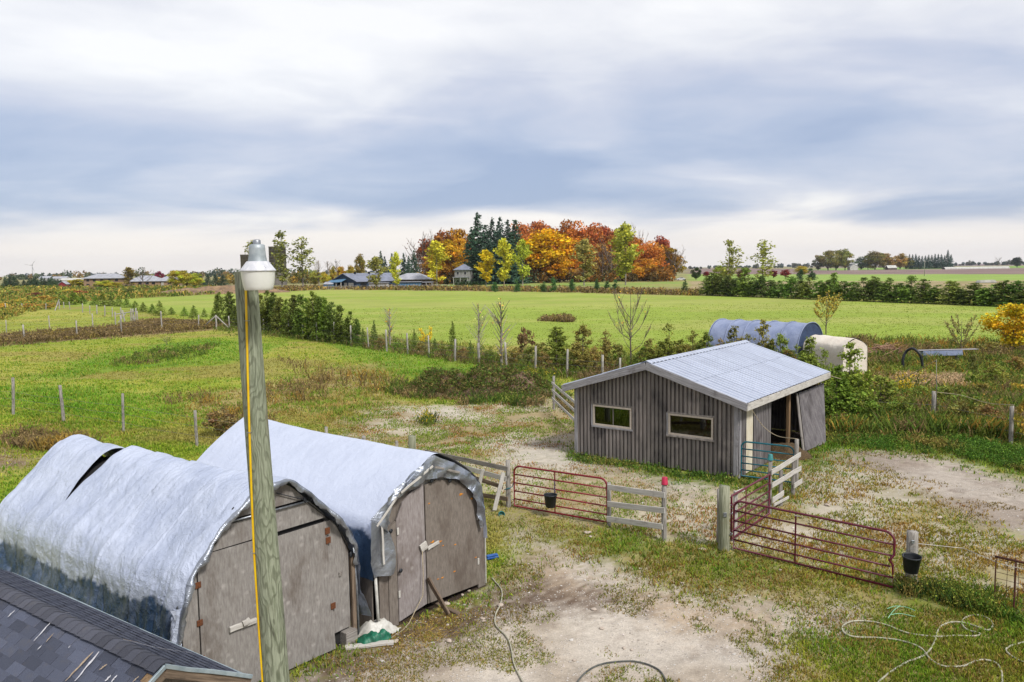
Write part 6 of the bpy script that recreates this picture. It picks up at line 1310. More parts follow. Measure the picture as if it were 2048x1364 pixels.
def proto_poplar(seed, nleaf=2200, w=.12, base=.14, size=.018, gaps=.3, bare=False):
    rng = np.random.default_rng(seed); C = []; O = []; T = []; m = MB(); limb(m, (0, 0, -.02), (.01, 0, .98),   .018 if bare else .011, .004 if bare else .002, 6)
    nb = 44
    for i in range(nb):
        z = base+(1-base)*(i+rng.random())/nb; f = (z-base)/(1-base); L = w*(math.sin(math.pi*min(f*.92+.12, 1))**.7)*rng.uniform(.45, 1.3)*(.75 if bare else 1); a = rng.uniform(0, 6.28)
        if rng.random() < gaps*.5: continue
        e = np.array([L*math.cos(a), L*math.sin(a), z+L*(1.5 if bare else .9)]); s_ = np.array([0, 0, z]); limb(m, tuple(s_), tuple(e+(e-s_)*(.5 if bare else 0)), .006 if bare else .003, .0025 if bare else .001, 3); k = int(nleaf/nb*1.2); t = rng.uniform(.25, 1.1, k)[:, None]; C.append(s_+(e-s_)*t+rng.normal(0, .019+.01*f, (k, 3))); O.append(np.tile([math.cos(a), math.sin(a), .4], (k, 1))); T.append(np.ones((k, 3))*rng.uniform(.75, 1.2))
    C = np.concatenate(C); return m.mesh('trunk', M_['bark_pale']), leaf_mesh('crown', C, size, rng, np.concatenate(O), .5, .75, np.concatenate(T)*hue(len(C), rng))
def proto_spruce(seed, w=.27, base=.02, lev=40, size=.016, full=1.0, droop=.25):
    rng = np.random.default_rng(seed); C = []; O = []; m = MB(); limb(m, (0, 0, -.02), (0, 0, .99), .014, .001, 6); T = []
    for i in range(lev):
        z = base+(1-base)*(i/lev)**.95; L0 = w*(1-z)**.85+.008
        for j in range(9 if i < lev*.8 else 5):
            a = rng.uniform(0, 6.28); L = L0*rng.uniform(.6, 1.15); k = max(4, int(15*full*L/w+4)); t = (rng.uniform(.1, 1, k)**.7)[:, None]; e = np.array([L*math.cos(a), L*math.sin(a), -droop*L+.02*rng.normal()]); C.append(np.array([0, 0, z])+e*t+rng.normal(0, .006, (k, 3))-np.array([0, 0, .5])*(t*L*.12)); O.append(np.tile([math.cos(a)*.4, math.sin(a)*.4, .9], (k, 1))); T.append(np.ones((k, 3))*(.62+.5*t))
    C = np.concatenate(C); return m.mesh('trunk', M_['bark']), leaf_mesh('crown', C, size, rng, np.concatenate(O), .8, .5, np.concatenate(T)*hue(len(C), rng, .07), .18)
def proto_cedar(seed, w=.3, n=3400, size=.019, ragged=.15, leaders=3, base=.03):
    rng = np.random.default_rng(seed); C = []; O = []; T = []; m = MB(); limb(m, (0, 0, -.02), (0, 0, .9), .014, .003, 6)
    tips = [(0, 0, 1.0, 1.0)]+[(rng.uniform(-.5, .5)*w, rng.uniform(-.5, .5)*w, rng.uniform(.55, .9), rng.uniform(.6, .85)) for _ in range(leaders-1)]
    for tx, ty, tz, ws in tips:
        nb = int(60*ws)
        for i in range(nb):
            f = rng.random()**.85; z = base+(tz-base)*f**1.15; L = w*ws*((1-f)**.62*.95+.05)*(1 if f > .08 else .8+f*2.5)*rng.uniform(1-ragged*2.2, 1+ragged); a = rng.uniform(0, 6.28); k = int(n/(60*leaders*.8)); t = (rng.uniform(.15, 1.05, k)**.6)[:, None]; x0 = tx*f**.5; y0 = ty*f**.5
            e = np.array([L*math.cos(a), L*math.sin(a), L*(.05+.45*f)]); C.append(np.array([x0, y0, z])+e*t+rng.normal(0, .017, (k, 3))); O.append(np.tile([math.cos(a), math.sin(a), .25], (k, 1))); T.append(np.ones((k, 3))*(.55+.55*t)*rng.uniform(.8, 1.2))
            if i % 5 == 0: limb(m, (x0*.5, y0*.5, z*.96), (x0+e[0]*.9, y0+e[1]*.9, z+e[2]*.9), .003, .001, 3)
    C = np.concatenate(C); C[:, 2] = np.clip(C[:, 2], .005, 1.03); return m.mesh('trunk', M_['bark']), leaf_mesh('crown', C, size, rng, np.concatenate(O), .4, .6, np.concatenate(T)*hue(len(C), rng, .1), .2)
def proto_bare(seed, w=.3, depth=4, leaves=60, up=.75, r=.014, size=.012, split=.3, twigs=4):
    """vase of ascending limbs with fine twigs"""
    rng = np.random.default_rng(seed); m = MB(); tips = []; m.tube([(0, 0, -.02), (.004, .003, .2), (-.006, .004, .45), (.004, -.004, .75), (0, 0, .98)], [r, r*.85, r*.6, r*.35, .0025], 6, cap=False)
    for i in range(13):
        z0 = .14+.5*(i+rng.random())/13; a = i*2.4+rng.normal(0, .3); L = w*rng.uniform(.55, 1.05)*(1.15-.55*z0); z1 = min(.99, z0+rng.uniform(.25, .5)); P = [np.array([0, 0, z0])]
        for t in (.35, .7, 1.0): P.append(np.array([L*t**.75*math.cos(a), L*t**.75*math.sin(a), z0+(z1-z0)*t**1.15])+rng.normal(0, .008, 3))
        m.tube(P, [r*.42, r*.3, r*.2, .0022], 4, cap=False)
        for j in range(10):
            t = rng.uniform(.3, 1); k = min(int(t*3), 2); p = P[k]+(P[k+1]-P[k])*(t*3-k); b2 = a+rng.normal(0, 1.0); l = rng.uniform(.06, .15); e = p+np.array([l*.5*math.cos(b2), l*.5*math.sin(b2), l]); m.tube([p, (p+e)/2+rng.normal(0, .006, 3), e], [.0034, .0026, .0018], 3, cap=False); tips += [e, (p+e)/2, p+(e-p)*.8]
    t = np.array(tips); t = t[rng.integers(0, len(t), leaves)]+rng.normal(0, .014, (leaves, 3)); return m.mesh('trunk', M_['bark']), leaf_mesh('crown', t, size, rng, None, 0, .7, hue(leaves, rng))
def proto_open(seed, w=.33, n=900, size=.02, base=.2):
    tr, cr = proto_bare(seed, w, 4, n, .7, .014, size, .34, 4); return tr, cr
PR = {}
def protos():
    PR['maple'] = [proto_broad(100+i, 4600, .36+.03*(i % 3), .03, nclump=34) for i in range(6)]
    PR['poplar'] = [proto_poplar(200+i, 2600, .15+.02*(i % 2), .12) for i in range(4)]
    PR['poplar_thin'] = [proto_poplar(220+i, 1500, .15, .10, .016, .8) for i in range(3)]
    PR['spruce'] = [proto_spruce(300+i) for i in range(4)]
    PR['small_spruce'] = [proto_spruce(320+i, .42, .02, 20, .030, .8, .05) for i in range(4)]
    PR['cedar'] = [proto_cedar(400+i, .30+.03*(i % 2), 3400, .020, .2, 3+i % 3) for i in range(6)]
    PR['ragged'] = [proto_cedar(430+i, .33, 3800, .018, .34, 4) for i in range(5)]
    PR['bare'] = [proto_bare(500+i, .34, 5, 50) for i in range(3)]
    PR['bare_narrow'] = [proto_poplar(520+i, 60, .16, .10, .014, .1, True) for i in range(3)]
    PR['open'] = [proto_open(540+i) for i in range(3)]
    PR['shrub'] = [proto_broad(560+i, 1500, .5, .02, .030, 20, None, .012) for i in range(4)]
    PR['yellow_tree'] = [proto_broad(580+i, 3800, .34, .04, .020, 34, None, .015) for i in range(2)]
protos()
CNT = {}
def tree(kind, name, label, px, base_py, top_py, wpx=None, col=(100,120,50), D=None, group=None, wscale=1.0, cat='tree', bark=None):
    if D is None: b = G(px, base_py)
    else: b = YP(px, 540, D); b[2] = 0
    hz = ztop(px, top_py, b); i = CNT.get(kind, 0); CNT[kind] = i+1; tr, cr = PR[kind][i % len(PR[kind])]
    root = thing(name, label, cat, (b[0], b[1], 0), group); D_ = math.hypot(b[0], b[1]); root.rotation_euler = (0, 0, (i*2.399) % 6.283)
    wx = hz*wscale
    if wpx is not None:
        nat = {'maple': .76, 'poplar': .30, 'poplar_thin': .30, 'spruce': .50, 'small_spruce': .84, 'cedar': .62, 'ragged': .62, 'bare': .68, 'bare_narrow': .26, 'open': .66, 'shrub': 1.1, 'yellow_tree': .74}[kind]; wx = wpx*D_/FPX/nat
    root.scale = (wx, wx, hz)
    for n_, me_ in (('trunk', tr), ('crown', cr)):
        o = bpy.data.objects.new(n_, me_)
        if n_ == 'crown' and not me_.materials: me_.materials.append(M_['leaf'])
        COL.objects.link(o); o.parent = root; o.color = (*S(col[0], min(255, col[1]*(1.12 if kind == 'maple' and col[0] > 150 else 1)), col[2], k={'maple': 1.34, 'poplar': 1.12, 'yellow_tree': 1.1}.get(kind, .95)), 1)
    return root
ORD = ['first','second','third','fourth','fifth','sixth','seventh','eighth','ninth','tenth','eleventh','twelfth','thirteenth','fourteenth','fifteenth','sixteenth','seventeenth','eighteenth','nineteenth','twentieth','twenty-first','twenty-second','twenty-third','twenty-fourth','twenty-fifth','twenty-sixth','twenty-seventh','twenty-eighth','twenty-ninth','thirtieth']
rt_ = random.Random(77)
def jit(c, k=.1): 
    f = 1+rt_.uniform(-k, k); return tuple(min(255, v*f*(1+rt_.uniform(-k*.4, k*.4))) for v in c)
# left cedar hedge along the post fence
for i, (x, b, t) in enumerate([(440,652,586),(461,655,584),(482,658,590),(505,660,588),(523,664,590),(537,666,583),(549,668,587),(563,671,595),(576,673,600),(590,676,590),(604,678,591),(616,680,598),(628,682,585),(640,684,594),(651,685,597),(665,687,604),(681,689,611),(702,692,624),(716,694,641)]):
    tree('cedar', 'cedar_tree', ORD[i]+' cedar from the left in the hedge along the post fence', x, b-3, t, None, jit((98,112,44), .16), None, 'cedars of the left hedge', 1.0)
# small spruces beyond the paddock
for i, (x, b, t, w) in enumerate([(128,608,588,24),(147,609,581,40),(165,608,588,26),(190,610,591,26),(205,612,586,30),(222,612,591,26),(238,613,590,26),(254,615,594,24),(271,621,601,26),(287,624,604,26),(305,627,607,24),(320,631,600,32),(343,629,614,22),(369,632,613,22),(388,635,610,28),(409,634,616,20),(426,640,618,20)]):
    tree('small_spruce', 'young_spruce', ORD[i]+' small spruce from the left in the row beyond the paddock', x, b, t, w, jit((112,134,50), .12), None, 'young spruces beyond the paddock')
# saplings along the fence
def T(*a, **k): return tree(*a, **k)
T('small_spruce', 'young_spruce', 'narrow dark young spruce just right of the cedar hedge', 749, 690, 639, 22, (92,110,50))
T('small_spruce', 'young_spruce', 'low young spruce at the right end of the cedar hedge', 727, 692, 655, 22, (100,120,52))
T('bare_narrow', 'sapling', 'thin bare sapling with orange leaves at its tip right of the cedar hedge', 780, 692, 614, 24, (214,150,50), None)
T('small_spruce', 'young_spruce', 'small thin spruce left of the yellow leaved sapling', 829, 702, 656, 24, (112,128,56))
T('open', 'sapling', 'small sapling with bright yellow leaves behind the fence', 852, 700, 658, 34, (244,204,44))
T('small_spruce', 'young_spruce', 'tall thin young spruce midway along the post fence', 906, 706, 641, 32, (112,128,52))
T('small_spruce', 'young_spruce', 'small young spruce left of the two bare poplars', 941, 712, 680, 22, (98,120,50))
T('small_spruce', 'young_spruce', 'small dark young spruce beside the yellow leaved sapling', 870, 706, 676, 20, (92,112,48))
T('bare_narrow', 'poplar_tree', 'left of the two bare upright poplars behind the fence', 959, 726, 606, 34, (216,190,120))
T('bare_narrow', 'poplar_tree', 'right of the two bare upright poplars behind the fence', 1003, 734, 600, 44, (214,176,90))
T('shrub', 'shrub', 'brown leafed shrub left of the dense cedar behind the fence', 1052, 724, 652, 52, (136,112,76), cat='shrub')
T('shrub', 'shrub', 'low olive shrub between the bare poplar and the brown shrub', 1082, 730, 682, 42, (124,124,58), cat='shrub')
T('cedar', 'cedar_tree', 'dense green cedar behind the fence left of the grey shed', 1113, 738, 654, 76, (124,136,56))
T('ragged', 'cedar_tree', 'ragged brownish cedar just left of the shed roof', 1166, 744, 650, 70, (134,124,62))
T('ragged', 'cedar_tree', 'thin brownish cedar left of the tall bare tree', 1212, 740, 662, 50, (136,124,66))
T('bare', 'bare_tree', 'tall bare tree rising behind the left slope of the shed roof', 1261, 728, 582, 84, (206,170,80))
for i, (x, b, t, w, c) in enumerate([(1300,735,676,48,(132,122,66)),(1338,740,647,66,(130,132,60)),(1385,742,663,50,(128,130,60)),(1412,744,664,46,(120,130,56)),(1440,742,678,40,(140,120,62)),(1468,748,650,54,(132,124,62)),(1496,750,668,44,(124,128,58)),(1524,752,642,60,(132,122,62)),(1560,756,668,50,(122,132,56)),(1592,760,690,44,(120,130,54)),(1622,768,672,66,(126,138,54)),(1650,800,700,52,(118,134,50))]):
    T('ragged', 'cedar_tree', ORD[i]+' ragged cedar from the left in the row behind the metal roof', x, b, t, w, jit(c, .08), group='ragged cedars behind the shed')
T('ragged', 'cedar_tree', 'tall ragged cedar before the cream shelter', 1697, 838, 688, 96, (126,142,52)); T('cedar', 'cedar_tree', 'dense low cedar right of the leaning shed panel', 1672, 850, 735, 90, (108,132,46)); T('ragged', 'cedar_tree', 'broad low cedar between the shed and the yellow goldenrod', 1760, 832, 752, 90, (124,136,54))
T('open', 'maple_tree', 'small olive maple behind the blue hoop house', 1652, 668, 586, 56, (176,158,70)); 
T('open', 'sapling', 'thin sparse sapling in the rough ground at right', 1921, 716, 634, 46, (150,144,84)); T('yellow_tree', 'maple_tree', 'bright yellow young maple at the right edge of the field', 2022, 700, 600, 96, (224,192,40))
T('shrub', 'shrub', 'yellowish brown shrub at the right edge by the weedy fence', 2060, 890, 780, 60, (176,154,66), cat='shrub')
for x_, b_, t_2, w_2, c_, l_ in ((1725,846,770,80,(110,128,48),'green bush left of the leftmost right fence post'),(1800,850,796,70,(118,132,54),'green bush under the yellow goldenrod'),(1895,820,770,70,(120,134,54),'green bush beside the tall thin rod'),(1950,846,790,80,(116,126,52),'green bush before the right fence post'),(1840,806,766,60,(124,136,56),'low green bush behind the goldenrod'),(1705,790,742,60,(112,132,48),'green bush below the cream shelter'),(1990,770,728,60,(130,136,58),'green bush below the yellow maple')): T('shrub', 'shrub', l_, x_, b_, t_2, w_2, c_, cat='shrub')
T('shrub', 'shrub', 'low green bush in the rough ground near the trough', 1948, 752, 704, 34, (112,120,58), cat='shrub')
T('shrub', 'shrub', 'brown dead bush in the weeds by the pasture post left of the tarp shed', 445, 868, 810, 90, (124,104,66), cat='shrub'); T('bare', 'shrub', 'leafless dark shrub standing alone in the pasture', 334, 690, 672, 26, (120,104,80), cat='shrub')
for i, (x, b, t, w, c) in enumerate([(1690,700,676,60,(132,118,62)),(1800,712,688,60,(140,122,64)),(1860,700,682,50,(136,124,66)),(1985,708,680,60,(140,128,66)),(1900,742,716,40,(134,130,62)),(2030,742,712,50,(140,120,62)),(1965,800,762,50,(132,130,58)),(2035,800,760,50,(176,150,56)),(1915,860,800,70,(126,124,60)),(1975,868,806,70,(132,112,64))]):
    T('shrub', 'shrub', ['low brown bush beyond the cream shelter','low brown bush behind the drain pipe arch','low brown bush above the grey trough','low brown bush left of the yellow maple','small bush before the grey trough','small brown bush below the yellow maple','green bush in the weeds left of the right post','yellowish bush above the right fence post','dark weedy bush between the middle and right posts','reddish brown bush left of the right fence post'][i], x, b, t, w, c, cat='shrub')
# far field edge: young cedars, poplars
for i, (x, t) in enumerate([(990,564),(1033,558),(1088,564),(1107,554),(1145,558),(1194,558),(1214,562),(1231,559)]):
    T('cedar', 'young_cedar', ORD[i]+' small rounded cedar from the left along the far field edge', x, 584, t, 20, jit((72,106,58), .1), None, 'young cedars along the far field edge', 1)
T('small_spruce', 'young_spruce', 'small dark spruce alone at the far field edge right of the maples', 1370, 588, 557, 24, (66,92,50))
for x, t, w, c, l, D in ((873,485,44,(214,206,62),'bright yellow-green poplar left of the small house',335),(972,502,32,(228,206,40),'slim yellow poplar before the dark spruces',330),(1008,482,36,(210,208,60),'yellow-green poplar before the right edge of the spruces',325),(1045,483,30,(188,200,66),'yellow-green poplar between the spruces and the orange maple',325),(1168,482,46,(164,156,82),'olive tan poplar before the orange maples',320),(1251,452,52,(184,186,70),'tallest green poplar at the right of the maple wood',320),(792,508,22,(206,208,64),'small yellow-green poplar before the barn roof',300),(752,516,34,(168,166,84),'pale olive tree before the barn roof',305)):
    T('poplar', 'poplar_tree', l, x, 580, t, w*.9, c, D)
for x, t, w, c, l, D in ((563,465,40,(128,132,66),'tall thin poplar before the right silo',340),(605,475,40,(134,138,66),'thin leafy poplar right of the silos',340),(507,482,30,(128,130,66),'thin poplar between the two silos behind the lamp',345),(1458,482,36,(146,150,70),'left of the two tall thin poplars behind the far hedge',245),(1526,481,38,(146,152,66),'right of the two tall thin poplars behind the far hedge',235),(1490,535,26,(128,122,66),'small brownish poplar between the two tall thin ones',240)):
    T('poplar_thin', 'poplar_tree', l, x, 580, t, w*1.15, c, D)
# the autumn wood: each crown its own tree
wood = [(858,478,60,(150,84,44),440),(884,456,58,(176,96,40),445),(912,450,58,(214,146,40),450),(934,462,50,(206,120,48),455),(902,478,64,(226,158,36),415),(870,505,56,(198,124,44),410),(930,500,56,(224,150,38),425),
 (1046,440,60,(204,118,62),455),(1072,434,62,(206,112,60),460),(1100,438,64,(212,118,62),465),(1130,438,62,(204,108,58),470),(1158,442,62,(204,112,48),465),(1186,446,60,(206,112,60),460),(1060,468,60,(220,120,50),430),(1212,444,54,(178,86,56),470),(1240,448,54,(184,98,52),475),(1226,470,60,(180,104,48),445),(1258,470,52,(190,110,46),450),
 (1098,458,112,(240,164,26),405),(1150,470,70,(230,140,40),425),(1064,500,54,(214,138,40),410),(1195,478,60,(196,132,62),430),(1280,474,54,(220,122,58),440),(1300,482,58,(226,128,58),420),(1322,472,44,(180,84,58),450),(1328,486,56,(190,126,42),430),(1346,506,40,(170,130,50),440),(1290,512,50,(222,142,44),400),(1120,510,58,(232,150,34),398),(1232,500,46,(172,122,66),425)]
wrank = {k: r for r, k in enumerate(sorted(range(len(wood)), key=lambda k: wood[k][0]))}
for i, (x, t, w, c, D) in enumerate(wood):
    T('maple', 'maple_tree', {0:'rust brown maple at the left end of the autumn wood',18:'biggest bright yellow-orange maple at the front of the wood',14:'dark red maple at the back right of the wood',24:'dark red topped maple near the right end of the wood',26:'olive orange maple at the far right end of the wood'}.get(i, ORD[wrank[i]]+' maple from the left in the autumn wood, '+('golden' if c[1] > 135 else 'orange' if c[1] > 95 else 'rust red')), x, 565, t, w*1.2, jit(c, .05), D, 'autumn maples of the wood')
for x, t, w, l, D in ((1222,478,56,'bare grey-brown tree among the right maples',405),(1205,500,46,'smaller bare tree right of the olive poplar',400),(1350,498,46,'bare brown tree right of the maple wood',420),(1337,492,40,'bare tree at the right end of the maple wood',430),(846,474,60,'bare spreading tree left of the maple wood',430),(838,508,50,'bare leaning tree behind the barn',400),(1270,452,40,'bare tree top behind the tallest green poplar',470),(866,462,36,'bare tree top at the left of the maple wood',460)):
    T('bare', 'bare_tree', l, x, 565, t, w*1.3, (150,116,90), D)
for i, (x, t, w, D) in enumerate([(944,456,40,385),(957,426,54,390),(972,448,40,392),(985,436,40,400),(1001,433,42,395),(1016,440,40,395),(1031,438,44,400),(995,462,50,382),(1022,465,46,385),(960,480,56,378),(980,486,50,376),(1008,492,56,376),(1032,496,40,380)]):
    T('spruce', 'spruce_tree', ORD[i]+' dark spruce of the tall clump in the wood', x, 565, t, w*1.7, jit((62,84,66), .12), D, 'dark spruces of the wood')
for i, (x, t, w, D) in enumerate([(762,502,28,380),(784,506,24,385),(808,506,28,385),(828,500,30,385),(818,512,26,380),(770,512,24,375)]):
    T('spruce', 'spruce_tree', ORD[i]+' dark spruce from the left behind the barn roofs', x, 565, t, w*1.2, jit((70,92,74), .1), D, 'spruces behind the barn')
for x, t, w, c, l, D in ((720,508,26,(150,136,62),'olive tree left of the spruces behind the barn',390),(702,528,20,(196,156,56),'small golden tree behind the barn gable',400),(682,530,18,(206,150,60),'small orange tree behind the barn gable',400),(650,540,22,(206,170,60),'low golden tree left of the barn',390),(665,532,16,(190,150,60),'slim golden tree left of the barn',395),(630,540,26,(180,160,80),'low olive tree between the silos and the barn',400)):
    T('maple', 'autumn_tree', l, x, 565, t, w*1.1, c, D)
for x, t, w, l, D in ((637,520,16,'thin bare tree left of the barn',400),(656,522,16,'thin bare tree at the barn lean-to',405),(672,520,14,'thin bare tree behind the barn gable',405)):
    T('bare_narrow', 'bare_tree', l, x, 565, t, w*1.2, (160,130,100), D)
# the long cedar hedge at the right
hl0 = G(1405, 590); hl1 = G(2075, 615)
hedge = [(1414,556,36),(1424,546,44),(1440,553,40),(1455,552,40),(1472,556,36),(1490,536,40),(1506,556,34),(1522,553,38),(1540,560,34),(1557,562,36),(1582,553,40),(1600,561,34),(1618,556,34),(1640,562,38),(1658,560,34),(1668,547,34),(1688,562,40),(1706,564,36),(1727,556,40),(1748,554,38),(1766,566,34),(1779,557,40),(1800,566,40),(1822,552,40),(1847,559,50),(1868,575,36),(1898,562,48),(1918,578,36),(1948,566,48),(1968,578,36)]
hedge2 = [(1986,570,46),(2009,562,44),(2036,562,50),(2062,566,50)]
for i, (x, t, w) in enumerate(hedge+hedge2):
    f = (x-1405)/(2075-1405); by = 590+25*f
    T('cedar', 'cedar_tree', (ORD[i] if i < 30 else ['thirty-first', 'thirty-second', 'thirty-third', 'thirty-fourth'][i-30])+' cedar from the left in the long hedge beyond the field at right', x, by, t, w*1.4, jit((104,122,54), .16), None, 'cedars of the long right hedge')
for x, b, t, w, k, c, l in ((1601,561,538,14,'cedar',(66,90,56),'small dark cedar beyond the right hedge, left of a pair'),(1621,561,537,24,'cedar',(74,96,58),'broader dark cedar beyond the right hedge'),(1413,556,543,14,'maple',(150,50,52),'small red tree right of the white car'),(1571,556,538,18,'maple',(160,56,56),'small red tree beyond the middle of the right hedge'),(1547,556,540,14,'maple',(140,54,56),'small dark red tree right of the thin poplars'),(1392,560,532,20,'maple',(76,92,48),'round dark green tree right of the white car'),(1440,560,530,28,'maple',(160,150,66),'olive tree behind the left end of the right hedge'),(1484,558,538,20,'maple',(120,70,60),'brown red tree between the thin poplars'),(1603,552,532,28,'maple',(200,160,70),'low golden tree in the far fields beyond the hedge')):
    T(k, 'cedar_tree' if k == 'cedar' else 'autumn_tree', l, x, b, t, w*1.2, c)
for i, (x, t, w, c, D) in enumerate([(1636,514,26,(110,110,86),1050),(1656,498,44,(150,146,76),1000),(1672,496,40,(168,150,72),1020),(1690,497,36,(160,140,76),1010),(1722,513,26,(96,110,84),1050),(1736,508,26,(110,116,80),1050),(1750,500,44,(142,132,70),1000),(1768,504,36,(176,134,76),1030),(1782,512,26,(190,130,80),1060),(1800,506,30,(190,136,76),1060),(1812,512,26,(140,130,80),1080)]):
    T('maple', 'autumn_tree', ORD[i]+' tree from the left in the clumps on the far right skyline', x, 540, t, w*.95, c, D, 'trees on the far right skyline')
for i in range(14):
    x = 1818+i*6.4; T('spruce', 'spruce_tree', ORD[i]+' spruce from the left in the dark row on the far right skyline', x, 540, 510-(8 if i == 12 else 0)+rt_.uniform(-3, 2), 16, jit((70,90,80), .08), 1080+rt_.uniform(-20, 20), 'spruce row on the far right skyline')
T('maple', 'round_tree', 'single round dark tree on the far right skyline', 2034, 540, 514, 22, (84,88,74), 1100); T('bare', 'bare_tree', 'lone bare tree on the far right skyline', 1996, 540, 514, 14, (120,100,90), 1150)
# far left
for i, (x, t, w, k, c, D) in enumerate([(258,536,18,'poplar',(140,126,60),420),(285,536,34,'bare',(150,140,80),430),(318,541,16,'maple',(160,44,80),520),(352,538,30,'maple',(206,176,62),400),(372,537,36,'maple',(196,170,66),410),(388,546,30,'maple',(206,178,70),395),(140,560,26,'maple',(206,166,60),480),(156,558,30,'maple',(200,160,56),470),(208,560,36,'maple',(196,176,66),420),(225,564,30,'maple',(206,180,60),415),(190,562,24,'maple',(206,170,54),430),(245,558,16,'spruce',(64,84,60),430),(250,570,18,'spruce',(60,82,54),400),(400,548,22,'spruce',(66,88,66),440),(415,548,20,'spruce',(66,88,66),450),(430,549,22,'spruce',(66,88,66),440),(445,549,22,'spruce',(66,88,66),445),(340,546,16,'maple',(120,110,80),480),(300,548,30,'maple',(150,130,90),520),(228,550,16,'spruce',(70,92,70),520)]):
    T(k, {'poplar':'poplar_tree','bare':'bare_tree','maple':'autumn_tree','spruce':'spruce_tree'}[k], ['olive poplar before the right bungalow at far left','bare topped tree behind the bungalows','small crimson tree behind the right bungalow','left golden tree beside the right bungalow','middle golden tree beside the right bungalow','right golden tree beside the right bungalow','orange tree left of the brick house','golden tree left of the brick house','golden tree before the brick house','low golden tree right of the brick house','low golden tree at the brick house corner','dark spruce between the two bungalows','small dark spruce before the bungalow gap','dark spruce right of the golden trees','second dark spruce right of the golden trees','third dark spruce right of the golden trees','fourth dark spruce right of the golden trees','grey-brown tree behind the right bungalow','brown tree behind the bungalow roofs','dark spruce behind the brick house roof'][i], x, 575, t, w*1.2, jit(c, .06), D)
for i in range(18):
    x = [8,18,32,56,66,74,82,88,96,102,108,114,46,120,14,70,26,62][i]; T('spruce', 'spruce_tree', ORD[i]+' dark spruce of the group at the far left edge', x, 578, 552+rt_.uniform(0, 8), 18, jit((66,92,62), .12), 500+rt_.uniform(-20, 20), 'spruces at the far left edge')
for i, (x, b, t, w, c) in enumerate([(70,596,584,36,(124,70,56)),(20,592,580,30,(130,136,70)),(110,590,578,40,(160,160,66)),(40,612,596,50,(176,166,70)),(90,606,590,50,(186,160,66)),(10,620,604,44,(190,150,60)),(180,584,574,30,(140,130,80)),(60,620,606,40,(196,140,60)),(100,618,604,40,(170,150,66)),(260,586,574,30,(112,116,60)),(290,582,572,30,(120,118,70)),(320,580,572,24,(106,112,60)),(160,592,580,40,(170,110,66)),(30,586,576,40,(170,150,80)),(142,588,577,36,(196,176,70))]):
    T('shrub', 'shrub', ORD[i]+' bush of the autumn scrub at far left', x, b, t, w, jit(c, .06), None, 'bushes of the left scrub', cat='shrub')
# distant woods that read as one mass
def far_wood(name, label, spans, D, hr, palette, n, size, seed):
    q = np.random.default_rng(seed); Vs, Fs, Cs = [], [], []; off = 0
    for x0, x1 in spans:
        k = max(4, int(n*(x1-x0)/2048)); cx = q.uniform(x0, x1, k); d = D*q.uniform(.96, 1.04, k); hh = q.uniform(hr[0], hr[1], k)*(.4+1.1*vnoise(cx/24.0, cx*0, seed)); X_ = (cx-1024)/FPX*d
        m = 46; c = np.repeat(np.stack([X_, d, hh*.5], -1), m, 0); r = q.normal(0, 1, (k*m, 3)); r /= np.linalg.norm(r, axis=1)[:, None]; r *= q.uniform(.5, 1, (k*m, 1)); rad = np.repeat(np.stack([hh*.55, hh*.5, hh*.52], -1), m, 0); P = c+r*rad; P[:, 2] = np.maximum(P[:, 2], .2); col = np.array(palette)[np.repeat(q.integers(0, len(palette), k), m)]; V, F, C = leaf_quads(P, size, col, r, .6, .8, .2, q); Vs.append(V); Fs.append(F+off); Cs.append(C); off += len(V)
    tag(put(name, npmesh(name, np.concatenate(Vs), np.concatenate(Fs), np.concatenate(Cs)), M_['blade']), label, 'woodland', kind='stuff')
far_wood('far_woodland', 'blue-green line of distant woods along the horizon', [(-200, 2250)], 3600, (7, 14), [S(96,112,104), S(110,116,96), S(86,102,100)], 300, 3.4, 1)
far_wood('far_woodland', 'band of mixed autumn woods on the left skyline', [(-120, 700)], 1300, (6, 12), [S(110,124,84), S(150,130,80), S(90,106,84), S(170,140,84)], 420, 1.6, 2)
far_wood('far_woodland', 'low golden scrub wood between the silos and the barn', [(440, 700)], 480, (3, 7), [S(190,156,70), S(150,140,76), S(120,120,76), S(206,160,70)], 520, .7, 3)
far_wood('far_woodland', 'undergrowth at the foot of the autumn wood', [(850, 1350)], 400, (3, 7), [S(120,100,56), S(150,110,54), S(84,92,56), S(176,120,50)], 560, .7, 4)
far_wood('far_woodland', 'hazy tree line on the right skyline', [(1380, 1640), (1800, 2200)], 2300, (5, 11), [S(104,116,100), S(120,118,96)], 420, 2.4, 5)

# thicket of low bushes along the fence and behind the shed
thick = [(742,694,676,30),(762,698,674,34),(795,702,682,36),(842,708,684,34),(885,712,690,34),(925,718,694,36),(978,726,698,40),(1030,734,694,44),(1062,738,690,46),(1090,742,700,40),(1140,748,694,50),(1190,752,690,52),(1235,752,684,50)]
for i, (x, b, t, w) in enumerate(thick): T('shrub', 'shrub', ORD[i]+' low bush from the left in the thicket along the post fence', x, b-2, t, w, jit([(116,124,56),(136,122,68),(108,122,50),(146,136,70)][i % 4], .08), None, 'low bushes along the post fence', cat='shrub')
thick2 = [(1285,738,690,54),(1320,740,684,56),(1362,742,678,56),(1402,744,682,54),(1450,746,684,52),(1482,750,676,56),(1510,752,684,52),(1545,754,680,54),(1580,760,694,52),(1608,766,700,50)]
for i, (x, b, t, w) in enumerate(thick2): T('cedar' if i % 2 else 'shrub', 'bush', ORD[i]+' green bush from the left in the thicket behind the metal roof', x, b, t, w, jit([(112,126,52),(122,132,56),(132,124,62)][i % 3], .08), None, 'green bushes behind the shed', cat='shrub')
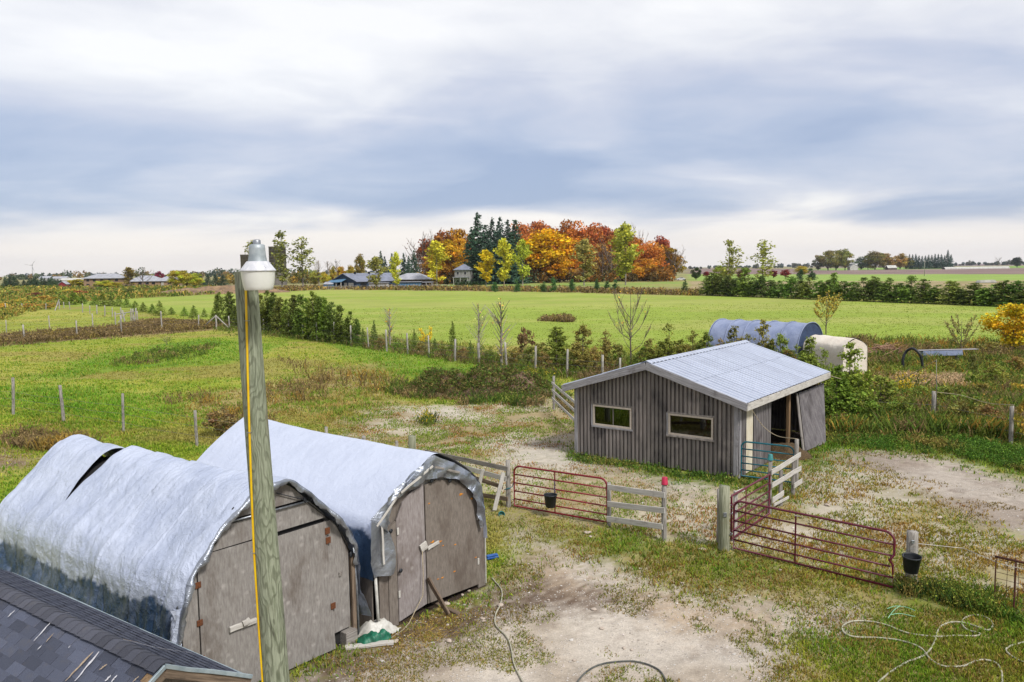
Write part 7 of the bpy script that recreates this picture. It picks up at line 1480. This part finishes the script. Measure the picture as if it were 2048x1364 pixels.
# ------------------------------------------------------------------ far buildings
def D_(px, D): p = YP(px, 540, D); p[2] = 0; return p
def fm(name, c, rough=.8): return mat(name, S(*c), S(*[v*.86 for v in c]), rough, scale=.6, bstr=0)
F_ = dict(roof=fm('far_grey_roof', (146,152,170)), roof2=fm('far_pale_roof', (190,192,200)), blue=fm('far_blue_wall', (56,78,104)), lblue=fm('far_light_blue_wall', (104,150,186)), white=fm('far_white_wall', (226,224,216)), stone=fm('far_stone_wall', (168,166,160)), brick=fm('far_tan_brick', (176,146,116)), win=fm('far_window', (38,42,50), .3), red=fm('far_red_wall', (150,44,50)), conc=fm('silo_concrete', (146,140,134)), brown=fm('far_brown_wall', (110,96,84)))
def gable_box(root, fr, x0, x1, y0, y1, h, rise, wall, roof, over=.5, along='y'):
    """walls and a gable roof; ridge along y or x"""
    w = MB()
    if along == 'y':
        w.prism([(x0, 0), (x0, h), ((x0+x1)/2, h+rise-.15), (x1, h), (x1, 0)], y0, y1); wo_ = put('wall', w.mesh('wall'), wall, root, fr.M); xm = (x0+x1)/2; sl_ = rise/((x1-x0)/2)
        for sg, xe in ((-1, x0-over), (1, x1+over)):
            ze = h-sl_*over; V = [(xm, y0-over, h+rise), (xe, y0-over, ze), (xe, y1+over, ze), (xm, y1+over, h+rise)]; V += [(a, b, c-.18) for a, b, c in V]; put('roof', MB().add(V, [(0, 1, 2, 3), (7, 6, 5, 4), (0, 4, 5, 1), (1, 5, 6, 2), (2, 6, 7, 3)]).mesh('roof'), roof, root, fr.M)
    else:
        w.prism_x([(y0, 0), (y0, h), ((y0+y1)/2, h+rise-.15), (y1, h), (y1, 0)], x0, x1); wo_ = put('wall', w.mesh('wall'), wall, root, fr.M); ym = (y0+y1)/2; sl_ = rise/((y1-y0)/2)
        for sg, ye in ((-1, y0-over), (1, y1+over)):
            ze = h-sl_*over; V = [(x0-over, ym, h+rise), (x0-over, ye, ze), (x1+over, ye, ze), (x1+over, ym, h+rise)]; V += [(a, b, c-.18) for a, b, c in V]; put('roof', MB().add(V, [(0, 1, 2, 3), (7, 6, 5, 4), (0, 4, 5, 1), (1, 5, 6, 2), (2, 6, 7, 3)]).mesh('roof'), roof, root, fr.M)
def hip_box(root, fr, x0, x1, y0, y1, h, rise, wall, roof, over=.5):
    put('wall', MB().box(x0, x1, y0, y1, 0, h).mesh('wall'), wall, root, fr.M); d = (y1-y0)/2; a = min(d, (x1-x0)/2-.3)
    V = [(x0-over, y0-over, h), (x1+over, y0-over, h), (x1+over, y1+over, h), (x0-over, y1+over, h), (x0+a, (y0+y1)/2, h+rise), (x1-a, (y0+y1)/2, h+rise), (x0-over, y0-over, h-.2), (x1+over, y0-over, h-.2), (x1+over, y1+over, h-.2), (x0-over, y1+over, h-.2)]
    put('roof', MB().add(V, [(0, 1, 5, 4), (1, 2, 5), (2, 3, 4, 5), (3, 0, 4), (6, 7, 1, 0), (7, 8, 2, 1), (8, 9, 3, 2), (9, 6, 0, 3)]).mesh('roof'), roof, root, fr.M)
def wins_on(root, fr, items, y, m='win', name='window', t=.06):
    for x0, x1, z0, z1 in items: put(name, MB().box(x0, x1, y-t, y-.005, z0, z1).mesh(name), F_[m], root, fr.M)
# barn
ba = D_(662, 335); BF = Frame(ba, ba+np.array([.8, -.6, 0]))
barn = thing('blue_barn', 'dark blue barn with a grey gable roof beyond the green field', 'barn', BF.W(7, 10, 0))
gable_box(barn, BF, 0, 15.5, 0, 26, 3.0, 3.1, F_['blue'], F_['roof'], .7)
wins_on(barn, BF, [(10.5, 12, .8, 2.2), (12.2, 13.6, .8, 2.2)], 0, 'white'); wins_on(barn, BF, [(2, 4.6, 0, 2.3), (5, 7.2, 0, 2.3)], 0, 'win', 'doorway'); wins_on(barn, BF, [(8, 9.6, 0, 2.2)], 0, 'white', 'door')
put('porch_roof', MB().add([(.3, -.2, 3.4), (9.6, -.2, 3.9), (9.6, -3.2, 2.7), (.3, -3.2, 2.4), (.3, -.2, 3.2), (9.6, -.2, 3.7), (9.6, -3.2, 2.5), (.3, -3.2, 2.2)], [(3, 2, 1, 0), (4, 5, 6, 7), (2, 3, 7, 6), (1, 2, 6, 5), (3, 0, 4, 7)]).mesh('porch_roof'), F_['lblue'], barn, BF.M)
for x in (.6, 3.4, 6.4, 9.3): put('porch_post', MB().box(x-.12, x+.12, -3.1, -2.86, 0, 2.55).mesh('porch_post'), F_['white'], barn, BF.M)
for y in (5, 13): put('vent', MB().box(8.2, 8.9, y, y+.7, 5.4, 6.7).mesh('vent'), F_['win'], barn, BF.M)
for y0, y1 in ((2.0, 5.4),(12, 17.5)): put('doorway', MB().box(15.505, 15.56, y0, y1, 0, 2.5).mesh('doorway'), F_['win'], barn, BF.M)
la_ = D_(646, 330); LF = Frame(la_, la_+np.array([.95, -.3, 0])); lean = thing('lean_to', 'small light blue lean-to at the left end of the barn', 'shed', LF.W(2, 1, 0)); gable_box(lean, LF, 0, 4.2, 0, 4, 1.9, .8, F_['lblue'], F_['roof2'], .2, 'x')
wa = D_(737, 318); WF = Frame(wa, wa+np.array([1, -.12, 0])); wsh = thing('white_shed', 'long cream shed with a flat white roof before the barn', 'shed', WF.W(3.5, 1, 0)); put('wall', MB().box(0, 7.2, 0, 3, 0, 2.1).mesh('wall'), F_['white'], wsh, WF.M); put('roof', MB().box(-.3, 7.5, -.4, 3.2, 2.1, 2.32).mesh('roof'), F_['roof2'], wsh, WF.M)
for i in range(7): put('batten', MB().box(.5+i, .58+i, -.03, -.005, 0, 2.05).mesh('batten'), F_['stone'], wsh, WF.M)
b2 = D_(784, 345); B2 = Frame(b2, b2+np.array([.98, -.2, 0])); brn2 = thing('long_barn', 'long low barn with a pale grey hipped roof right of the blue barn', 'barn', B2.W(8, 4, 0)); hip_box(brn2, B2, 0, 15.5, 0, 10, 3.2, 2.6, F_['brown'], F_['roof2'], .8); wins_on(brn2, B2, [(2, 4, 0, 2.4), (11, 14, 0, 2.4)], 0, 'win', 'doorway')
b3 = D_(794, 322); B3 = Frame(b3, b3+np.array([1, -.05, 0])); ann = thing('blue_annex', 'light blue flat roofed annex before the long barn', 'shed', B3.W(4.5, 1, 0)); put('wall', MB().box(0, 9.2, 0, 3, 0, 2.3).mesh('wall'), F_['lblue'], ann, B3.M); put('roof', MB().box(-.3, 9.6, -.5, 3.2, 2.3, 2.5).mesh('roof'), F_['roof2'], ann, B3.M)
for i in range(8): put('batten', MB().box(.6+i*1.1, .68+i*1.1, -.03, -.005, 0, 2.25).mesh('batten'), F_['blue'], ann, B3.M)
b4 = D_(840, 325); B4 = Frame(b4, b4+np.array([1, 0, 0])); cpt = thing('open_lean_to', 'white roofed open lean-to at the right end of the barns', 'shed', B4.W(2.5, 1, 0)); put('roof', MB().box(-.2, 5, -.3, 3.2, 2.0, 2.25).mesh('roof'), F_['roof2'], cpt, B4.M); put('wall', MB().box(0, 4.8, 2.8, 3, 0, 2.0).mesh('wall'), F_['brown'], cpt, B4.M)
for x in (0, 2.3, 4.6): put('post', MB().box(x, x+.2, -.1, .1, 0, 2.0).mesh('post'), F_['white'], cpt, B4.M)
rfn = thing('rail_fence', 'pale rail fence along the front of the barns', 'fence', D_(750, 312))
for i in range(24):
    c = D_(645+i*11, 312); put('post', MB().box(-.09, .09, -.09, .09, -.1, 1.35).mesh('post'), M_['post_far'], rfn, Matrix.Translation((c[0], c[1], 0)))
for z in (.5, 1.15): put('rail', MB().tube([tuple(D_(645, 312)+np.array([0, -.12, z])), tuple(D_(898, 312)+np.array([0, -.12, z]))], .07, 5).mesh('rail'), M_['post_far'], rfn, Matrix.Identity(4))
# house in the wood
h0_ = D_(909, 372); HF2 = Frame(h0_, h0_+np.array([.96, -.28, 0])); hse = thing('stone_house', 'small grey two storey house at the edge of the spruces', 'house', HF2.W(3.5, 3, 0)); hip_box(hse, HF2, 0, 7, 0, 7, 7.0, 2.6, F_['stone'], F_['roof'], .6)
for x in (1.0, 4.6):
    for z in (1.0, 4.6):
        wf_ = put('window', MB().box(x, x+1.3, -.08, -.005, z, z+1.5).mesh('window'), F_['white'], hse, HF2.M); put('pane', MB().box(x+.15, x+1.15, -.1, -.085, z+.15, z+1.35).mesh('pane'), F_['win'], wf_, HF2.M)
put('porch_roof', MB().box(-.4, 7.4, -2, -.01, 3.4, 3.65).mesh('porch_roof'), F_['roof2'], hse, HF2.M); put('door', MB().box(3, 4, -.08, -.005, 0, 2.2).mesh('door'), F_['brown'], hse, HF2.M)
for x in (0, 3.4, 6.8): put('porch_post', MB().box(x, x+.2, -1.9, -1.7, 0, 3.4).mesh('porch_post'), F_['white'], hse, HF2.M)
for i in range(9): T('cedar', 'hedge_cedar', ORD[i]+' clipped cedar from the left in the row before the stone house', 913+i*7, 575, 562, 11, (64,88,48), 352, 'clipped cedars before the stone house')
# bungalows and brick house at far left
c0 = D_(254, 460); CF = Frame(c0, c0+np.array([1, .06, 0])); bun = thing('bungalow', 'wide tan brick bungalow with a pale grey hipped roof at far left', 'house', CF.W(14, 5, 0)); hip_box(bun, CF, 0, 18, 0, 11, 2.8, 3.2, F_['brick'], F_['roof2'], .7); hip_box(bun, CF, 15, 28, 1.5, 11, 2.8, 2.6, F_['brick'], F_['roof2'], .7)
for x in (2, 6, 10, 13.5, 22): put('pane', MB().box(x, x+1.8, -.06 if x < 15 else 1.44, -.005 if x < 15 else 1.495, .9, 2.2).mesh('pane'), F_['win'], bun, CF.M)
put('door', MB().box(18.2, 19.6, 1.42, 1.495, 0, 2.3).mesh('door'), F_['white'], bun, CF.M)
d0 = D_(166, 425); DF = Frame(d0, d0+np.array([1, -.03, 0])); bri = thing('brick_house', 'tan brick house with a pale hipped roof behind golden trees at far left', 'house', DF.W(10, 5, 0)); hip_box(bri, DF, 0, 20, 0, 10, 5.0, 2.4, F_['brick'], F_['roof2'], .7)
for x in (1.5, 5, 9, 13, 17): 
    for z in (.8, 3.3): put('pane', MB().box(x, x+1.5, -.06, -.005, z, z+1.2).mesh('pane'), F_['win'], bri, DF.M)
for px, D, w, h, l, m in ((76, 900, 12, 5, 'white shed with a rounded roof on the left skyline', 'white'), (102, 900, 16, 4.5, 'small white barn right of the rounded shed on the left skyline', 'white')):
    e = D_(px, D); EF = Frame(e, e+np.array([1, 0, 0])); o = thing('white_barn', l, 'barn', EF.W(w/2, 4, 0)); gable_box(o, EF, 0, w, 0, 10, h*.7, h*.5, F_[m], F_['roof2'], .3, 'x')
e = D_(118, 700); EF = Frame(e, e+np.array([1, 0, 0])); o = thing('long_shed', 'very long low white shed on the left skyline', 'shed', EF.W(15, 3, 0)); gable_box(o, EF, 0, 30, 0, 8, 2.5, 1.6, F_['white'], F_['white'], .3, 'x')
e = D_(115, 460); EF = Frame(e, e+np.array([1, .1, 0])); o = thing('red_barn', 'small dark red barn with a pale roof at far left', 'barn', EF.W(2.5, 2, 0)); gable_box(o, EF, 0, 4.2, 0, 5, 1.9, 1.4, F_['red'], F_['roof2'], .3)
# wind turbine
tz = D_(65, 4200); hubz = ztop(65, 531, tz); wt = thing('wind_turbine', 'white three bladed wind turbine on the left skyline', 'wind turbine', tz); white_far = F_['white']
MB().tube([(tz[0], tz[1], 0), (tz[0], tz[1], hubz)], [2.6, 1.5], 12).build('tower', white_far, wt); MB().box(tz[0]-1.6, tz[0]+1.6, tz[1]-4, tz[1]+4, hubz-.5, hubz+2.6).build('nacelle', white_far, wt)
for a in (R(52), R(172), R(292)):
    q = [(tz[0]+38*f*math.cos(a), tz[1]-4.8, hubz+1+38*f*math.sin(a)) for f in (0, .2, .6, 1)]; MB().tube(q, [1.1, 1.7, 1.1, .3], 6).build('blade', white_far, wt)
# silos
for px, w, top, D, l in ((556, 33, 493, 430, 'taller weathered concrete silo right of the lamp'), (499, 33, 509, 425, 'shorter concrete silo behind the lamp')):
    c = D_(px, D); r = w/2*D/FPX; z = ztop(px, top, c); o = thing('silo', l, 'silo', c); MB().lathe([(r, 0), (r, z-.6), (r*1.02, z-.6), (r*1.02, z), (r*.94, z), (r*.94, z-1), (0, z-1)], 28, (c[0], c[1], 0)).build('shell', F_['conc'], o)
    for k in range(int(z/1.6)): MB().lathe([(r+.01, 1.6*k+.8), (r+.07, 1.6*k+.82), (r+.07, 1.6*k+.9), (r+.01, 1.6*k+.92)], 28, (c[0], c[1], 0)).build('band', F_['conc'], o)
# berm of bare earth at the left end of the green field
bm_ = G(385, 589); mound('earth_berm', 'low earth berm with dry grass at the left end of the green field', bm_[0]+4, bm_[1]+16, 24, 11, 2.4, 17, mat('dry_earth', S(170,140,104), S(120,96,78), .95, scale=.5, c3=S(180,160,110), blot=.15, bstr=.3, bdist=.2), 'berm')
# far right: greenhouses, pole, car
e = D_(1890, 930); EF = Frame(e, e+np.array([.99, .12, 0])); o = thing('greenhouse', 'very long low white greenhouse on the far right fields', 'greenhouse', EF.W(41, 2, 0)); 
me = tarp_surface([(.0, 0), (.3, 1.4), (1.6, 2.3), (3, 2.6), (4.4, 2.3), (5.7, 1.4), (6, 0)], 20, lambda s: 0*s, lambda s: 82+0*s, 30, lambda s, y: (0*s, 0*s, 0*s)); put('cover', me, F_['white'], o, EF.M@Matrix.Rotation(-math.pi/2, 4, 'Z')@Matrix.Translation((-6, 0, 0)))
for i in range(12): put('rib', MB().box(6.8*i, 6.8*i+.12, -.03, .0, 0, 1.3).mesh('rib'), F_['roof2'], o, EF.M)
e = D_(1700, 1000); EF = Frame(e, e+np.array([1, 0, 0])); o = thing('white_barn', 'small white barn between the tree clumps on the right skyline', 'barn', EF.W(5, 3, 0)); gable_box(o, EF, 0, 10, 0, 8, 4.5, 3.5, F_['white'], F_['roof2'], .3)
e = D_(1776, 985); EF = Frame(e, e+np.array([1, 0, 0])); o = thing('white_barn', 'low white roofed barn right of the tree clumps on the right skyline', 'barn', EF.W(5, 3, 0)); gable_box(o, EF, 0, 11, 0, 8, 2.5, 3.0, F_['brown'], F_['white'], .3, 'x')
e = G(1958, 566); EF = Frame(e, e+np.array([1, 0, 0])); o = thing('white_trailer', 'flat white covered stack in the field beyond the right hedge', 'stack', EF.W(2.5, 1, 0)); me = MB().prism([(0, 0), (.6, .9), (5.6, 1.0), (6.4, 0)], 0, 2.4).mesh('cover'); put('cover', me, F_['white'], o, EF.M); put('base', MB().box(-.15, 6.6, -.1, 2.5, -.05, .12).mesh('base'), F_['brown'], o, EF.M)
up_p = D_(1849, 450); upo = thing('utility_pole', 'thin grey utility pole in the far right fields', 'utility pole', up_p); MB().tube([(up_p[0], up_p[1], -.3), (up_p[0], up_p[1], ztop(1849, 520, up_p))], [.16, .11], 7).build('pole', M_['post_far'], upo); MB().tube([(up_p[0]-.9, up_p[1], ztop(1849, 523, up_p)), (up_p[0]+.9, up_p[1], ztop(1849, 523, up_p))], .07, 5).build('crossarm', M_['post_far'], upo)
cp = D_(1354, 415); CRF = Frame(cp, cp+np.array([1, .05, 0])); car = thing('parked_car', 'white hatchback car on the lane right of the maple wood', 'car', CRF.W(2.2, .9, 0)); paint = mat('white_car_paint', S(240,240,242), S(232,232,236), .25, scale=2, bstr=0, spec=.6)
put('body', MB().prism([(0, .3), (.02, .75), (.25, .95), (1.15, 1.02), (1.75, 1.5), (3.1, 1.55), (3.95, 1.1), (4.35, 1.0), (4.42, .35)], 0, 1.75).mesh('body'), paint, car, CRF.M); put('window', MB().prism([(1.35, 1.05), (1.82, 1.43), (3.05, 1.47), (3.7, 1.08)], -.012, -.002).mesh('window'), F_['win'], car, CRF.M)
for x in (.85, 3.5):
    for y in (-.06, 1.61):
        w_ = MB(); w_.tube([(x, y, .32), (x, y+.2, .32)], .33, 16); wo_ = w_.build('wheel', M_['black'], car, CRF.M); MB().tube([(x, y-.01, .32), (x, y+.21, .32)], .19, 12).build('rim', M_['steel'], wo_, CRF.M)
for y in (.15, 1.3): put('headlight', MB().box(-.02, .02, y, y+.3, .62, .78).mesh('headlight'), F_['roof2'], car, CRF.M)
# ------------------------------------------------------------------ haze
hz_m = bpy.data.materials.new('haze'); hz_m.use_nodes = True; nt = hz_m.node_tree; nt.nodes.clear(); pv = N(nt, 'ShaderNodeVolumePrincipled'); pv.inputs['Color'].default_value = (.78, .86, 1.0, 1); pv.inputs['Density'].default_value = HAZE; pv.inputs['Anisotropy'].default_value = .2; oo = N(nt, 'ShaderNodeOutputMaterial'); nt.links.new(pv.outputs[0], oo.inputs['Volume'])
hz = put('haze', MB().box(-6200, 6200, -320, 6300, -1.5, 140).mesh('haze'), hz_m); tag(hz, kind='stuff')
